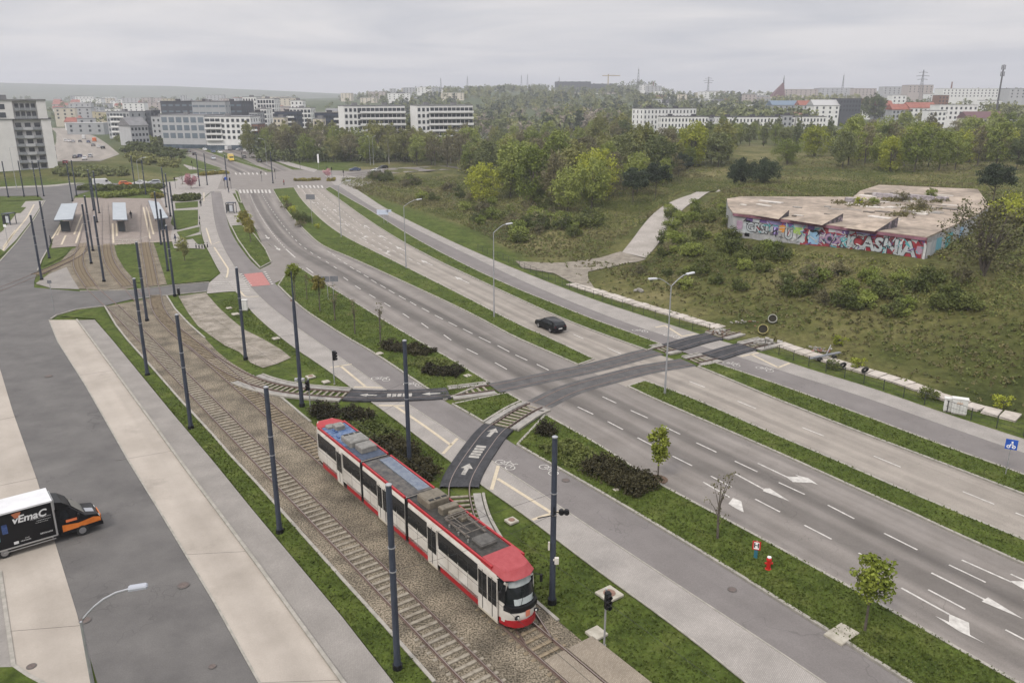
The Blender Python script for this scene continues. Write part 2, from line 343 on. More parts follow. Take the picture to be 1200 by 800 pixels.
# ---- ground material
def groundmat():
    m=bpy.data.materials.new('grassland'); m.use_nodes=True; nt=m.node_tree; b=nt.nodes['Principled BSDF']; N=nt.nodes.new; L=nt.links.new
    b.inputs['Roughness'].default_value=.95; b.inputs['Specular IOR Level'].default_value=.1
    tc=N('ShaderNodeTexCoord')
    def noise(s,d=6,rg=.6):
        n=N('ShaderNodeTexNoise'); n.inputs['Scale'].default_value=s; n.inputs['Detail'].default_value=d; n.inputs['Roughness'].default_value=rg; L(tc.outputs['Object'],n.inputs['Vector']); return n.outputs['Fac']
    def ramp(f,els):
        r=N('ShaderNodeValToRGB')
        while len(r.color_ramp.elements)<len(els): r.color_ramp.elements.new(.5)
        for e,(p,c) in zip(r.color_ramp.elements,els): e.position=p; e.color=(*c,1)
        L(f,r.inputs['Fac']); return r.outputs['Color']
    mown=ramp(noise(.35,8),[(.3,(.034,.05,.01)),(.52,(.056,.076,.015)),(.7,(.082,.094,.025)),(.82,(.13,.118,.048))])
    scrub=ramp(noise(.05,10,.65),[(.3,(.03,.038,.01)),(.42,(.05,.056,.016)),(.52,(.082,.08,.028)),(.66,(.135,.118,.055))])
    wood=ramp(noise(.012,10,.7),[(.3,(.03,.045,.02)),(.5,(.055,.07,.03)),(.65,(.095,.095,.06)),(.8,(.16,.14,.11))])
    def attr(nm):
        a=N('ShaderNodeAttribute'); a.attribute_name=nm; return a.outputs['Fac']
    def mix(f,a,c):
        x=N('ShaderNodeMix'); x.data_type='RGBA'; L(f,x.inputs[0]); L(a,x.inputs[6]); L(c,x.inputs[7]); return x.outputs[2]
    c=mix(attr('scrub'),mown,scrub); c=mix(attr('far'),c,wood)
    f=N('ShaderNodeMapRange'); f.inputs[1].default_value=.3; f.inputs[2].default_value=.7; f.inputs[3].default_value=.45; f.inputs[4].default_value=1.55; L(noise(1.1,10,.75),f.inputs[0])
    vm=N('ShaderNodeVectorMath'); vm.operation='SCALE'; L(c,vm.inputs[0]); L(f.outputs[0],vm.inputs['Scale']); L(vm.outputs[0],b.inputs['Base Color'])
    bp=N('ShaderNodeBump'); bp.inputs['Strength'].default_value=.9; bp.inputs['Distance'].default_value=.12; L(noise(5,6,.7),bp.inputs['Height']); L(bp.outputs[0],b.inputs['Normal'])
    return m
gmat=groundmat(); 
vergem_=mat('mown_grass',(.036,.053,.01),.95,(.076,.095,.02),.5,bump=.9,bscale=9,detail=9,fine=(3.5,.4),spec=.1)
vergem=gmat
# ================================================================ the ground, one sheet to the horizon
def side_of(x,y):
    s=np.full(x.shape,-1e9); best=np.full(x.shape,1e9)
    for i in range(len(EDGE)-1):
        ax,ay=EDGE[i]; bx,by=EDGE[i+1]; dx,dy=bx-ax,by-ay; t=np.clip(((x-ax)*dx+(y-ay)*dy)/(dx*dx+dy*dy),0,1)
        dd=np.hypot(x-ax-t*dx,y-ay-t*dy); sg=np.where((x-ax)*(-dy)+(y-ay)*dx>0,1.,-1.); k=dd<best; s=np.where(k,dd*sg,s); best=np.where(k,dd,best)
    return s
def axis_pts(a,b,step,lo,hi,g=1.09):
    P=list(np.arange(a,b+.01,step)); st=step
    while P[-1]<hi: st*=g; P.append(P[-1]+st)
    st=step; Q=[]; x=a
    while x>lo: st*=g; x-=st; Q.append(x)
    return np.array(Q[::-1]+P)
gx=axis_pts(-40,170,2.0,-5200,5200); gy=axis_pts(40,330,2.0,-90,6800,1.05)
XX,YY=np.meshgrid(gx,gy); ZZ=T(XX.ravel(),YY.ravel())
nx,ny=len(gx),len(gy); vv=np.c_[XX.ravel(),YY.ravel(),ZZ-.06]
SD=side_of(XX.ravel(),YY.ravel())
ii=np.arange(nx*ny).reshape(ny,nx); ff=np.stack([ii[:-1,:-1],ii[:-1,1:],ii[1:,1:],ii[1:,:-1]],-1).reshape(-1,4)
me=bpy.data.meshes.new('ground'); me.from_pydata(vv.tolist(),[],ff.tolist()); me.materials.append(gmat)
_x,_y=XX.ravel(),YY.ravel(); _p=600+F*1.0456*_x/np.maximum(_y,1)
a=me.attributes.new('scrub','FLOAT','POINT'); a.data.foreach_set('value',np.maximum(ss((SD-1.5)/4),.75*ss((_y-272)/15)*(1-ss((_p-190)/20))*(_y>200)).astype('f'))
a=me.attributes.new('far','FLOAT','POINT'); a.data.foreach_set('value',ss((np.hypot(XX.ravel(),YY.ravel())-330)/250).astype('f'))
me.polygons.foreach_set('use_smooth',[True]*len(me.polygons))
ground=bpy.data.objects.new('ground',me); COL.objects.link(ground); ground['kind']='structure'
# ================================================================ roads
LL=[(279,225),(284,238),(290,250),(300,270),(316,288),(335,303),(360,319),(387,336),(416,354),(445,372),(492,400),(528,420),(574,448),(600,463),(639,485),(676,506),(710,525),(760,559),(800,581),(840,602),(900,634),(998,688),(1195,800)]
LR=[(319,222),(327,236),(337,250),(360,274),(377,289),(410,302),(475,332),(550,367),(600,395),(640,412),(676,428),(704,441),(732,452),(760,466),(900,526.5),(1010,577),(1060,599),(1115,625),(1200,663)]
RL=[(345,220),(353,233),(365,246),(382,262),(405,278),(450,300),(500,325),(550,350),(607,380),(647,397),(699,422),(720,432),(750,444),(812,466),(900,505.5),(975,537),(1050,570),(1121,599.5),(1200,632)]
RR=[(380,222),(400,236),(420,251),(462,279),(510,305),(550,324),(600,347.5),(640,366),(685,385),(754,410),(776,417),(815,429),(860,448),(900,465),(1000,505),(1085,537),(1200,581)]
wLL=W(LL,0,0,40,2); wLR=W(LR,0,0,40,2); wRL=W(RL,0,0,40,2); wRR=W(RR,0,0,40,2)
sheet('road',wLL,wLR,.02,asph,140); sheet('road',wRL,wRR,.022,asphR,140)
area('road',[G(*p) for p in [(250,227),(262,203),(272,199),(315,202),(345,199),(400,200),(432,203),(414,213),(392,219),(383,223),(345,221.5),(319,223.5),(279,227)]],.012,asph)
area('road',[G(*p) for p in [(-120,233),(-60,228),(0,221.5),(50,219.5),(112,214),(150,212),(200,212),(262,206),(266,226),(200,229),(150,223),(110,222.5),(88,229),(53,236),(45,229.5),(0,230),(-60,236),(-120,243)]],.008,asphB)
sheet('road',W([(195,171),(213,180),(240,190),(266,203)],0,60),W([(222,167),(245,176),(278,187),(315,203)],0,60),.016,asph,30)
sheet('road',W([(235,167),(250,174),(285,186),(315,201)],0,60),W([(250,165),(262,169),(290,177),(345,200)],0,60),.018,asph,30)
sheet('road',W([(400,201),(440,198),(480,196),(560,193)],0),W([(420,210),(450,204),(490,201),(560,197)],0),.015,asph,20)
area('road',[G(*p) for p in [(672,427),(697,418.5),(762,446),(737,456)]],.016,asphR)
area('road',[G(*p) for p in [(572,447),(578,444),(640,482),(634,487),(612,473),(596,461)]],.015,asph)
# bus loop and its surroundings
area('road',[G(*p) for p in [(53,235),(88,228.5),(84,240),(75,250),(66,270),(61,281),(57,291),(49,305),(44,317),(40,330),(40,337),(94,341.5),(152,340.5),(200,335),(246,331),(246,337.5),(242,341),(200,345),(157,350),(123,358),(90,362),(66,369),(57,375),(67,400),(84,426),(100,452),(150,540),(187,600),(250,705),(305,803),(420,1000),(190,1000),(115,803),(92,725),(65,637),(45,567),(15,482),(0,432),(-90,330),(0,306),(19,285),(40,257)]],.01,asphB)
sheet('road',W([(57,375),(67,400),(100,452),(150,540),(187,600),(250,705),(300,795)],0,0,30),W([(89,375),(107,399),(140,444),(175,492),(217,550),(254.5,600),(300,661),(400,799)],0,0,30),.03,conc,60)
sheet('road',W([(-200,432),(-120,482),(-60,567),(0,670),(16,780),(60,1000)],0),W([(0,432),(15,482),(45,567),(65,637),(92,725),(160,1000)],0),.028,conc,40)
sheet('pavement',W([(91,375.5),(109,399),(142,444),(177,492),(219,550),(256.5,600),(302,661),(402,799)],0,0,30),W([(111,375),(132,399),(200,482),(250,541),(297,599),(400,722),(460,799)],0,0,30),.06,pave,60)
sheet('pavement',W([(-200,670),(-120,780),(-60,900)],0),W([(0,670),(16,780),(30,900)],0),.05,pave,8)
# footway and cycleway left of the main road
B1=[(259,226),(267,263),(275,281),(292,304),(300,312),(310,320),(321,331),(350,360),(380,380),(410,399),(434,412),(499,456),(524,472),(567,496),(600,520),(675,562),(740,600),(825,651),(900,698),(972,743),(1060,799)]
B2=[(247,226),(251,263),(260,288),(275,314),(290,333),(313,357),(344,381),(352,387),(400,420),(452,457),(480,475),(530,507),(583,545),(631,576),(665,600),(775,673),(900,755),(965,799)]
B3=[(234,237),(234,263),(239,285),(246,297),(256,317),(265,328),(275,340),(294,365),(316,385),(342,406),(380,431),(412,455),(456,486),(525,539),(566,570),(611,601),(697,667),(800,741),(872,799)]
wB1=W(B1,0,0,20,2); wB2=W(B2,0,0,20,2); wB3=W(B3,0,0,20,2)
sheet('path',wB1,wB2,.024,asphP,120); sheet('pavement',offset(wB2,0),wB3,.034,paveL,120)
area('pavement',[G(*p) for p in [(247,224.5),(259,224.5),(264,250),(270,266),(284,264.5),(283,250),(279,238),(272,226),(279,225.5),(276,221),(200,224),(184,236),(200,262),(234,262),(234,236)]],.021,paveL)
area('road',[G(*p) for p in [(300,270),(318,309),(304,316),(321,332),(341,323),(361,320),(340,306),(316,288)]],.014,asph)
area('pavement',[G(*p) for p in [(245,331.5),(262,317),(286,318),(300,333),(306,350),(296,364),(276,341),(242,344)]],.019,paveL)
# right of the main road
C1=[(387,219),(410,233),(432,245),(482,277),(540,308),(600,336),(650,356),(700,376),(740,390),(776,404),(834,424),(900,446),(1000,482),(1100,520),(1200,556)]
C2=[(394,216),(416,230),(440,245),(507,279),(560,304),(600,324),(650,346),(700,366),(740,381),(797,399),(868,419),(913,434),(1018,467),(1101,497),(1200,531)]
C3=[(407,215),(430,230),(452,245),(520,279),(560,297),(600,314),(650,334),(700,353),(740,366),(816,391),(889,413),(954,435),(1019,454),(1110,486),(1200,515)]
wC1=W(C1,0,0,40,2); wC2=W(C2,0,0,40,2); wC3=W(C3,0,0,40,2)
sheet('path',wC1,wC2,.024,asphP,120); sheet('pavement',wC2,wC3,.034,paveL,120)
# ramp, dirt track
rp=[(RA[0]-rd[0]*1,RA[1]-rd[1]*1),(RA[0]+rd[0]*20,RA[1]+rd[1]*20),(RA[0]+rd[0]*42,RA[1]+rd[1]*42),(RB[0]-.5,RB[1]+1),(RB[0]+7,RB[1]+10),(RB[0]+20,RB[1]+17)]
rp=smooth(rp,2)
GL0=lambda px:smooth(np.array([GT(*p)[:2] for p in px]),1)
sheet('road',GL0([(729,296),(742,280),(752,266),(764,252),(778,241),(795,233),(815,227),(843,222)]),GL0([(757,303),(770,288),(780,273),(790,258),(798,248),(807,240),(823,231.5),(845,223.6)]),.1,mat('ramp_concrete',(.22,.2,.178),.9,(.29,.265,.24),.3,fine=(4,.12)),70,zf=Tz)
dirt=[(604,307),(650,311),(690,309),(722,299),(757,305),(722,312),(700,316),(684,322),(700,340),(690,339),(672,332),(655,323),(625,315)]
dm=mat('trodden_earth',(.13,.113,.09),.95,(.22,.195,.16),.8,fine=(5,.2))
sheet('path',GL0([(604,306),(650,309),(695,304),(727,295)]),GL0([(612,314),(655,322),(700,317),(757,304)]),.07,dm,40,zf=Tz)
sheet('path',GL0([(640,316),(660,326),(676,335)]),GL0([(697,310),(686,322),(700,343)]),.06,dm,20,zf=Tz)
# gravel patch between the tracks and the footway
area('gravel',[G(*p) for p in [(209,347),(225,345),(241,343),(256,360),(270,373),(286,386),(310,398),(330,410),(341,419),(325,426),(308,431),(294,425),(280,412),(264,405),(248,394),(232,382),(220,366)]],.015,gravelm,kind='stuff')
# ballast bed
bl=[(123,359),(136,381),(150,399),(169,420),(210,467),(250,510),(269,532),(300,565),(350,621),(400,677),(450,732),(509,799)]
br_=[(195,346),(205,362),(222,380),(240,396),(255,412),(270,424),(300,442),(324,461),(354,486),(362,493),(430,548),(500,604),(560,650),(624,701),(654,727),(740,799)]
sheet('gravel',W(bl,0,0,40),W(br_,0,0,40),.0,ballast,80,kind='stuff')
area('gravel',[G(*p) for p in [(84,292),(96,288),(134,284),(150,300),(160,320),(157,337),(140,340),(60,337),(42,333),(60,318)]],.006,ballast,kind='stuff')
area('gravel',[G(*p) for p in [(159,284),(180,283),(196,333),(168,337)]],.006,ballast,kind='stuff')
area('pavement',[G(*p) for p in [(42,332),(60,320),(78,313),(84,325),(93,339),(60,338)]],.03,pave)
# tram stop
area('pavement',[G(*p) for p in [(60,291),(62,281),(72,262),(80,246),(88,232),(130,232),(188,233),(196,247),(203,262),(206,278),(206,283),(134,287),(96,289),(84,289)]],.04,paveP)
area('pavement',[G(*p) for p in [(203,262),(234,262),(236,280),(240,292),(222,291),(204,291),(200,278)]],.045,paveL)
# left pavement by the bus loop and kiosk
area('pavement',[G(*p) for p in [(-60,346),(0,300),(19,281),(38,257),(52,235),(30,236),(10,262),(-60,320)]],.03,paveL)
# far parking lot and lanes on the left
GL=lambda px:np.array([GT(*p)[:2] for p in px])
sheet('road',GL([(50,190),(62,178),(66,166),(66,156),(60,150)]),GL([(118,189),(140,181),(126,169),(112,160),(84,150)]),.06,asphR,30,zf=Tz)
sheet('path',W([(-60,226),(0,219),(60,217),(112,211),(150,208.5),(196,206)],0),W([(-60,228),(0,221),(60,219),(112,213),(150,210.5),(196,208)],0),.03,paveL,20)
sheet('path',GL([(190,178),(205,186),(222,199)]),GL([(193,177),(210,185),(232,199)]),.06,paveL,10,zf=Tz)
area('pavement',[G(*p) for p in [(200,208),(252,200),(262,203),(254,224),(200,228),(184,222)]],.018,paveL)
area('pavement',[G(*p) for p in [(380,205),(415,207),(440,213),(420,219),(392,217)]],.026,paveL)
sheet('path',W([(286,174),(310,180),(345,192),(372,199)],0),W([(284,177),(306,183),(340,195),(368,202)],0),.03,paveL,12)
# ---------------------------------------------------------------- kerbs and verges
kb=MB(); KP=[(-.09,-.04),(-.09,.13),(.09,.13),(.09,-.04)]
def kerb(P,hi=.13): sweep(kb,P,[(-.1,-.04),(-.1,hi),(.1,hi),(.1,-.04)])
VERGES=[]
def island(L,Rr,capa=True,capb=True,n=70,z=.1):
    L=resample(L,n); Rr=resample(Rr,n)
    sgn=1 if np.cross(L[n//2+1]-L[n//2-1],Rr[n//2]-L[n//2])>0 else -1
    Li=offset(L,sgn*.16); Ri=offset(Rr,-sgn*.16)
    kerb(Li); kerb(Ri)
    if capa: kerb(resample([Li[0],Ri[0]],3))
    if capb: kerb(resample([Li[-1],Ri[-1]],3))
    sheet('grass',offset(L,sgn*.24),offset(Rr,-sgn*.24),z,vergem,n,kind='stuff'); VERGES.append((offset(L,sgn*.13),offset(Rr,-sgn*.13),.09))
def cut(P,a,b,e=0):
    """piece of a world polyline between the survey points a and b"""
    P=resample(P,900); A=np.array(G(*a)); B=np.array(G(*b)) if b else None
    i=np.argmin(np.hypot(*(P-A).T)); j=len(P)-1 if b is None else np.argmin(np.hypot(*(P-B).T))
    return P[min(i,j):max(i,j)+1]
island(cut(wLR,(319,222),(676,428)),cut(wRL,(345,220),(697,421)))
island(cut(wLR,(734,453),None),cut(wRL,(757,447),None))
island(cut(wRR,(383,222),(757,411)),cut(wC1,(390,219),(776,404)))
island(cut(wRR,(818,430),None),cut(wC1,(836,424),None))
island(cut(wLL,(345,309),(573,447)),cut(wB1,(325,335),(522,469)))
island(cut(wLL,(596,460),(612,471)),cut(wB1,(528,474),(565,495)),n=14)
island(cut(wLL,(640,486),None),cut(wB1,(603,522),None))
island(W([(270,265),(278,281),(292,301),(304,314)]),W([(284,264),(299,275),(312,292),(319,307)]),n=20)
island(W([(274,222),(279,236)]),W([(280,225),(284,238)]),n=5)
island(W([(225,172),(250,181),(268,187.5),(314,201.5)]),W([(232,171),(262,181),(280,187.5),(324,201.5)]),n=16)
island(W([(186,180),(205,190),(240,200)]),W([(200,176),(232,188),(262,198)]),n=10)
jn=MB()
for A_,B_ in (((0,492),(20,488)),((30,640),(66,632)),((0,569),(44,560)),((136,540),(204,528)),((215,650),(290,646)),((92,440),(134,434)),((305,800),(398,797)),((8,740),(94,733))):
    a_,b_=np.array(G(*A_)),np.array(G(*B_)); sweep(jn,resample([a_,b_],3),[(-.012,.025),(-.012,.036),(.012,.036),(.012,.025)])
tag(jn.build('pavement_joint',mat('joint_dark',(.1,.09,.08),.9)),kind='structure')
# plain kerb lines
for P in (wLL,wRR): kerb(offset(cut(P,(300,270) if P is wLL else (383,222),None),0.12 if P is wLL else -.12),.12) if False else None
kerb(W([(90,375),(108,399),(141,444),(176,492),(218,550),(255.5,600),(301,661),(401,799)],0,0,30),.16)
for P in ([(57,375),(67,400),(100,452),(150,540),(187,600),(250,705),(300,795)],): sweep(kb,offset(W(P,0,0,30),.05),[(-.06,0),(-.06,.05),(.06,.05),(.06,0)])
for P in (bl,[(624,701),(640,715),(654,727)],[(195,346),(205,362),(222,380),(240,396)],[(324,461),(340,474),(354,486),(364,494)],[(157,350.5),(200,345.5),(242,341.5)],[(123,358.5),(90,362.5),(66,369.5),(59,374)],[(94,341),(152,340),(200,334.5),(245,330.5)],[(0,306),(19,285),(40,257),(53,235)],[(0,670),(16,780),(34,792),(60,806)],[(44,317),(49,304),(57,290)]): kerb(W(P,0),.08)
for P,o in ((wB3,.05),(wC3,0),(wB2,0)): sweep(kb,offset(P,o),[(-.05,0),(-.05,.06),(.05,.06),(.05,0)])
tag(kb.build('kerb',kerbm),kind='structure')
area('grass',[G(*p) for p in [(-40,783),(16,782),(36,795),(70,815),(-40,815)]],.06,vergem,kind='stuff')
for P in ([(205,238),(232,236),(232,243),(206,245)],[(204,247),(232,246),(232,264),(208,270),(200,262)],[(207,272),(234,266),(234,272),(212,280)],[(214,279),(235,275),(239,287),(232,287),(226,280),(216,282)],
          [(134,288),(161,286),(168,332),(160,331),(146,315),(137,300)],[(180,284),(204,292),(240,293),(258,321),(246,329),(196,334)],[(60,292),(82,290),(78,299),(50,313),(52,304)],[(0,292),(7,296),(-40,330),(-40,310)],[(18,243),(31,243),(24,250),(16,250)],[(0,262),(7,262),(4,270),(0,273)],
          [(0,232),(48,231),(48,234),(0,236)],[(70,371),(120,360),(131,379),(146,397),(165,420),(210,470),(200,480),(132,398),(112,374)]):
    area('grass',[G(*p) for p in P],.07,vergem,kind='stuff')
sheet('grass',W([(134,400),(202,482),(252,541),(299,599),(402,722),(462,799)],0,0,30),W([(149,400),(168,421),(249,511),(299,566),(349,622),(448,732),(507,799)],0,0,30),.02,vergem,50,kind='stuff')
VERGES.append((W([(134,400),(202,482),(299,599),(402,722),(462,799)]),W([(149,400),(249,511),(349,622),(448,732),(507,799)]),.01))
VERGES.append((W([(364,493),(400,522),(440,554),(470,578)]),W([(456,487),(490,513),(520,537),(524,541)]),-.06)); VERGES.append((W([(590,662),(660,732),(740,799)]),W([(618,610),(697,669),(870,799)]),-.06)); VERGES.append((W([(256,355),(290,384),(330,408),(345,420),(396,452)]),W([(275,342),(294,367),(316,387),(342,408),(404,452)]),-.06)); VERGES.append((W([(212,352),(235,383),(264,408),(300,432)]),W([(216,352),(240,382),(270,405),(308,431)]),-.06))
for P in ([(66,398),(99,451),(149,539),(186,600),(249,705),(299,795)],): sweep(kb,offset(W(P,0,0,30),.0),[(-.02,0),(-.02,.03),(.02,.03),(.02,0)])
# ================================================================ painted markings
mk=MB()
def line(px,w=.13,z=.04,mi=0,world=False,e=0):
    P=np.array(px,float) if world else np.array([G(*p) for p in px])
    if len(P)>2: P=resample(P,len(P)*3)
    L=offset(P,w/2); Q=offset(P,-w/2); n=len(P)
    mk.add([(a[0],a[1],z) for a in L]+[(a[0],a[1],z) for a in Q],[(i,i+1,n+i+1,n+i) for i in range(n-1)],mi)
def poly(px,z=.042,mi=0,mb=None):
    from mathutils.geometry import tessellate_polygon
    P=[G(*p) for p in px]; (mb or mk).add([(a,b,z) for a,b in P],[tuple(t) for t in tessellate_polygon([[Vector((a,b,0)) for a,b in P]])],mi)
t4=lambda x0,y0,S: [((x0+a/4,y0+b/4),(x0+c/4,y0+d/4)) for a,b,c,d in S]
D=t4(300,200,[(335,378,350,386),(357,392,374,402),(383,412,400,422),(410,430,428,440),(440,450,460,462),(470,468,492,479),(505,489,528,502),(540,512,565,527),(582,536,608,551),(622,560,650,576),(670,587,702,605),(722,615,752,633),(778,645,812,663),(838,678,876,697),(902,710,942,730),(970,742,1015,765),(1045,780,1100,807)])
D+=[((583,405),(597,412.5)),((604,416),(618,422.5)),((629,427),(643,434)),((706,465),(722,472.5)),((739,481),(759,490)),((776,499),(797,509)),((816,519),(839.5,530)),((861,540.5),(887.5,553)),((912.5,565.5),(943,579.5)),((970,592),(1001,608)),((1036,625),(1075,644.5)),((1112,662),(1155,682.5)),((1200,703),(1250,727))]
D+=t4(300,200,[(410,500,432,516),(465,540,490,556),(530,580,560,598),(600,620,630,638),(688,670,718,690),(775,715,808,738),(880,770,915,795)])
D+=[((547,409),(560,415.5)),((580,425),(594,433)),((677,477),(695,485.5)),((712,494),(730,503.5)),((747,513),(767,523.5)),((788,534.5),(811,546)),((833,558),(857.5,571)),((885,585),(914,600)),((942.5,615.5),(974.5,632)),((1006,648),(1046,669.5)),((1087.5,691),(1131,714)),((1178,738),(1220,760))]
D+=[((672,392),(683.6,397)),((712,408),(728,415)),((808,447),(826,454)),((864,470),(886,479)),((940,501),(965.5,511)),((1024,534.5),(1055.5,547.5)),((1128,576),(1165,591)),((632,375),(643,380)),((1190,601),(1230,617))]
for a_,b_ in D: line([a_,b_],.14)
for a_,b_ in (((335,292),(346,302)),((359,314),(367,320))): line([a_,b_],.2)
def dashes(px,on,off,w=.14):
    P=W(px,0,0,0,1); L=np.r_[0,np.cumsum(np.hypot(*np.diff(P,axis=0).T))]; s=0
    while s<L[-1]-on:
        q=np.c_[np.interp([s,s+on],L,P[:,0]),np.interp([s,s+on],L,P[:,1])]; line(q,w,world=True); s+=on+off
dashes([(293,228),(298,240),(308,258),(320,275),(334,291)],1.2,1.2,.16)
dashes([(307,228),(318,246),(330,262),(346,282),(365,297),(385,308),(402,320)],2,3)
for k in (.22,.45,.7):
    q=resample(wRL,500)*(1-k)+resample(wRR,500)*k; q=q[:250]
    L=np.r_[0,np.cumsum(np.hypot(*np.diff(q,axis=0).T))]; s=4
    while s<L[-1]-3 and s<(118 if k!=.45 else 150):
        z_=np.c_[np.interp([s,s+2.],L,q[:,0]),np.interp([s,s+2.],L,q[:,1])]; line(z_,.15,world=True); s+=4.2+random.random()*.5
def arrow(c,d,kind=0,s=1.0,z=.043):
    """lane arrow at world point c, heading d"""
    d=np.array(d,float); d/=np.hypot(*d); n=np.array([-d[1],d[0]])
    f=lambda u,v:(c[0]+d[0]*u*s+n[0]*v*s,c[1]+d[1]*u*s+n[1]*v*s,z)
    mk.add([f(-2.4,-.08),(f(.6,-.08)),f(.6,.08),f(-2.4,.08)],[(0,1,2,3)])
    if kind==0: mk.add([f(.5,-.4),f(2.4,0),f(.5,.4)],[(0,1,2)])
    else:
        k=kind; mk.add([f(.2,k*.05),f(1.2,k*.7),f(2.1,k*1.0),f(1.2,k*1.3),f(1.0,k*1.05),f(0.2,k*.4)],[(0,1,2,3,4,5)])
for (x,y,k) in ((313,278,0),(325,291,0),(372,238,1),(381,246,0),(393,247,0),(405,263,1),(430,266,0),(425,279,-1),(449,278,0),(470,292,0),(452,297,-1),(500,308,0),(541,328,0)):
    c=np.array(G(x,y)); P=resample(wRL if x>340 else wLL,300); i=np.argmin(np.hypot(*(P-c).T)); d=P[max(i-3,0)]-P[min(i+3,299)]; arrow(c,d if x>340 else -d,k,1.15)
for P in ([(920.4,558.4),(929,565),(952,566),(959,568.5),(952,563.7),(946.6,560),(938.7,558.4),(931.7,556.2),(936,558.8),(929,559)],[(893.7,575.4),(896,572.5),(902,572.4),(925,587.5)],[(853.5,590.5),(859,583.5),(868.7,587.6),(871.5,600.5),(866,598)],
          [(1183,681),(1200,681.3),(1240,704),(1220,703)],[(1150.3,704.9),(1157.7,700),(1199,725.5)],[(1112,719.6),(1135.4,729.8),(1136.5,744),(1155.6,754.9),(1123.7,739.8),(1096,722),(1112,729)]): poly(P)
for a_,b_ in (((888,543),(922,559)),((860,554.5),(895,573.5)),((824,565),(855,583)),((1127,656.3),(1185,682.2)),((1091.4,671.4),(1154,702.8)),((1056,689),(1112,720)),((1184.3,672.9),(1222,690))): line([a_,b_],.15,z=.041)
# crossings
for k in range(9):
    x=281+k*4.3; line([(x,222.6),(x+1.2,226.4)],.5)
for k in range(7):
    x=349+k*4.6; line([(x,217.5),(x+1.6,220.4)],.5)
for k in range(8):
    x=277+k*5.0; line([(x-1.2,202.6),(x,204.8)],.5)
for k in range(6):
    y=330+k*2.2; line([(247+k*1.2,y+.8),(288+k*1.0,y)],.22,z=.045)
for k in range(7):
    line([(281+k*1.9,321.5+k*2.2),(284+k*1.9,321.2+k*2.2)],.5,z=.05); line([(309+k*1.4,319+k*2.3),(312+k*1.4,318.8+k*2.3)],.5,z=.05)
poly([(285.6,321.5),(307,319.3),(317,334),(295,336)],.048,2)
for P in ([(387,431),(412,427)],[(399,429),(428,453)],[(415,453.6),(449,454.6)],[(444,475.4),(474,475.7)],[(463,476),(500,501),(528,521.5)],[(519,532),(536,514)],[(584,546),(576,574)],[(583,561),(610,578),(640,597),(652,605)],[(623.5,609.5),(640,603.7),(664,598)],
          [(768,384),(780,381.5)],[(780,382),(798,393.5)],[(797.5,394.5),(815,391.6)],[(868,418),(889,413.6)],[(880,415.4),(912,431)],[(911,431.4),(925.5,425.6)],[(241.7,267.5),(247.7,287),(257,283.6)],[(251,290),(268,316),(265.5,325.5)],[(280,340),(287,348),(303,347.5)],[(239,226),(239,236)]): line(P,.27,z=.047,mi=1)
for P in ([(133,285),(132,262)],[(137,277),(136.5,262)],[(61,280),(72,262)],[(67,276),(75,259)],[(87,275),(96,252)],[(89,285),(97,262)],[(72,287),(77,276)],[(176,280),(168,243)],[(180,275),(172,243)],[(0,299),(14,277),(32,255),(40,240)],[(4,290),(18,270)],[(134,286.6),(205,282)]): line(P,.34,z=.055,mi=1)
# bicycle symbols
def bike(x,y,tx,ty,s=1.0):
    c=np.array(G(x,y)); e=np.array(G(tx,ty)); d=(e-c)/np.hypot(*(e-c)); n=np.array([-d[1],d[0]])
    f=lambda u,v:(c[0]+(d[0]*u+n[0]*v)*s,c[1]+(d[1]*u+n[1]*v)*s)
    for u0 in (-.55,.55):
        line([f(u0+.33*math.cos(a),.33*math.sin(a)) for a in np.linspace(0,2*math.pi,13)],.08,world=True,z=.046)
    for seg in (((-.55,0),(-.2,.5),(.35,.5),(.55,0)),((-.2,.5),(0,0),(.35,.5)),((-.55,0),(0,0)),((-.3,.62),(-.1,.62)),((.35,.5),(.3,.7),(.5,.72))): line([f(*p) for p in seg],.08,world=True,z=.046)
for b_ in ((446,444.5,466,447),(484,451,500,453),(592,545,606,553),(643,551,652,557),(750,388,764,390),(787,394,797,396),(857,427,868,430),(896,433,906,436)): bike(*b_,1.15)
tag(mk.build('road_markings',[white,cream,redm],fix=False),kind='structure')
for o_ in [COL.objects['road_markings']]:
    for p_ in o_.data.polygons: pass
# ================================================================ tram tracks
dth=R(-54.05); td=np.array([math.cos(dth),math.sin(dth)]); tn=np.array([-td[1],td[0]])
def main_line(off,px_top,far=45):
    p=np.array(G(*px_top)); s0=float(p@td); return np.array([td*s+tn*off for s in np.arange(s0,far,1.5)])
RP=[(-.035,.0),(-.05,.0),(-.05,.02),(-.012,.05),(-.012,.12),(-.036,.125),(-.036,.16),(.036,.16),(.036,.125),(.012,.12),(.012,.05),(.05,.02),(.05,.0)]
def arclen(P): return np.r_[0,np.cumsum(np.hypot(*np.diff(P,axis=0).T))]
def sleeper_meshes():
    a=MB(); a.cbox((0,0,.03),(.22,1.34,.1),bev=.03); a.cbox((0,-.98,.0),(.2,.26,.08),bev=.02); a.cbox((0,.98,.0),(.2,.26,.08),bev=.02); o=a.build('sleeper',sleepm); m1=o.data; bpy.data.objects.remove(o)
    a=MB(); a.cbox((0,0,.03),(.22,1.34,.1),bev=.02); a.cbox((0,-.98,.0),(.2,.26,.08),bev=.02); a.cbox((0,.98,.0),(.2,.26,.08),bev=.02); o=a.build('sleeper',sleepw); m2=o.data; bpy.data.objects.remove(o); return m1,m2
SL=sleeper_meshes()
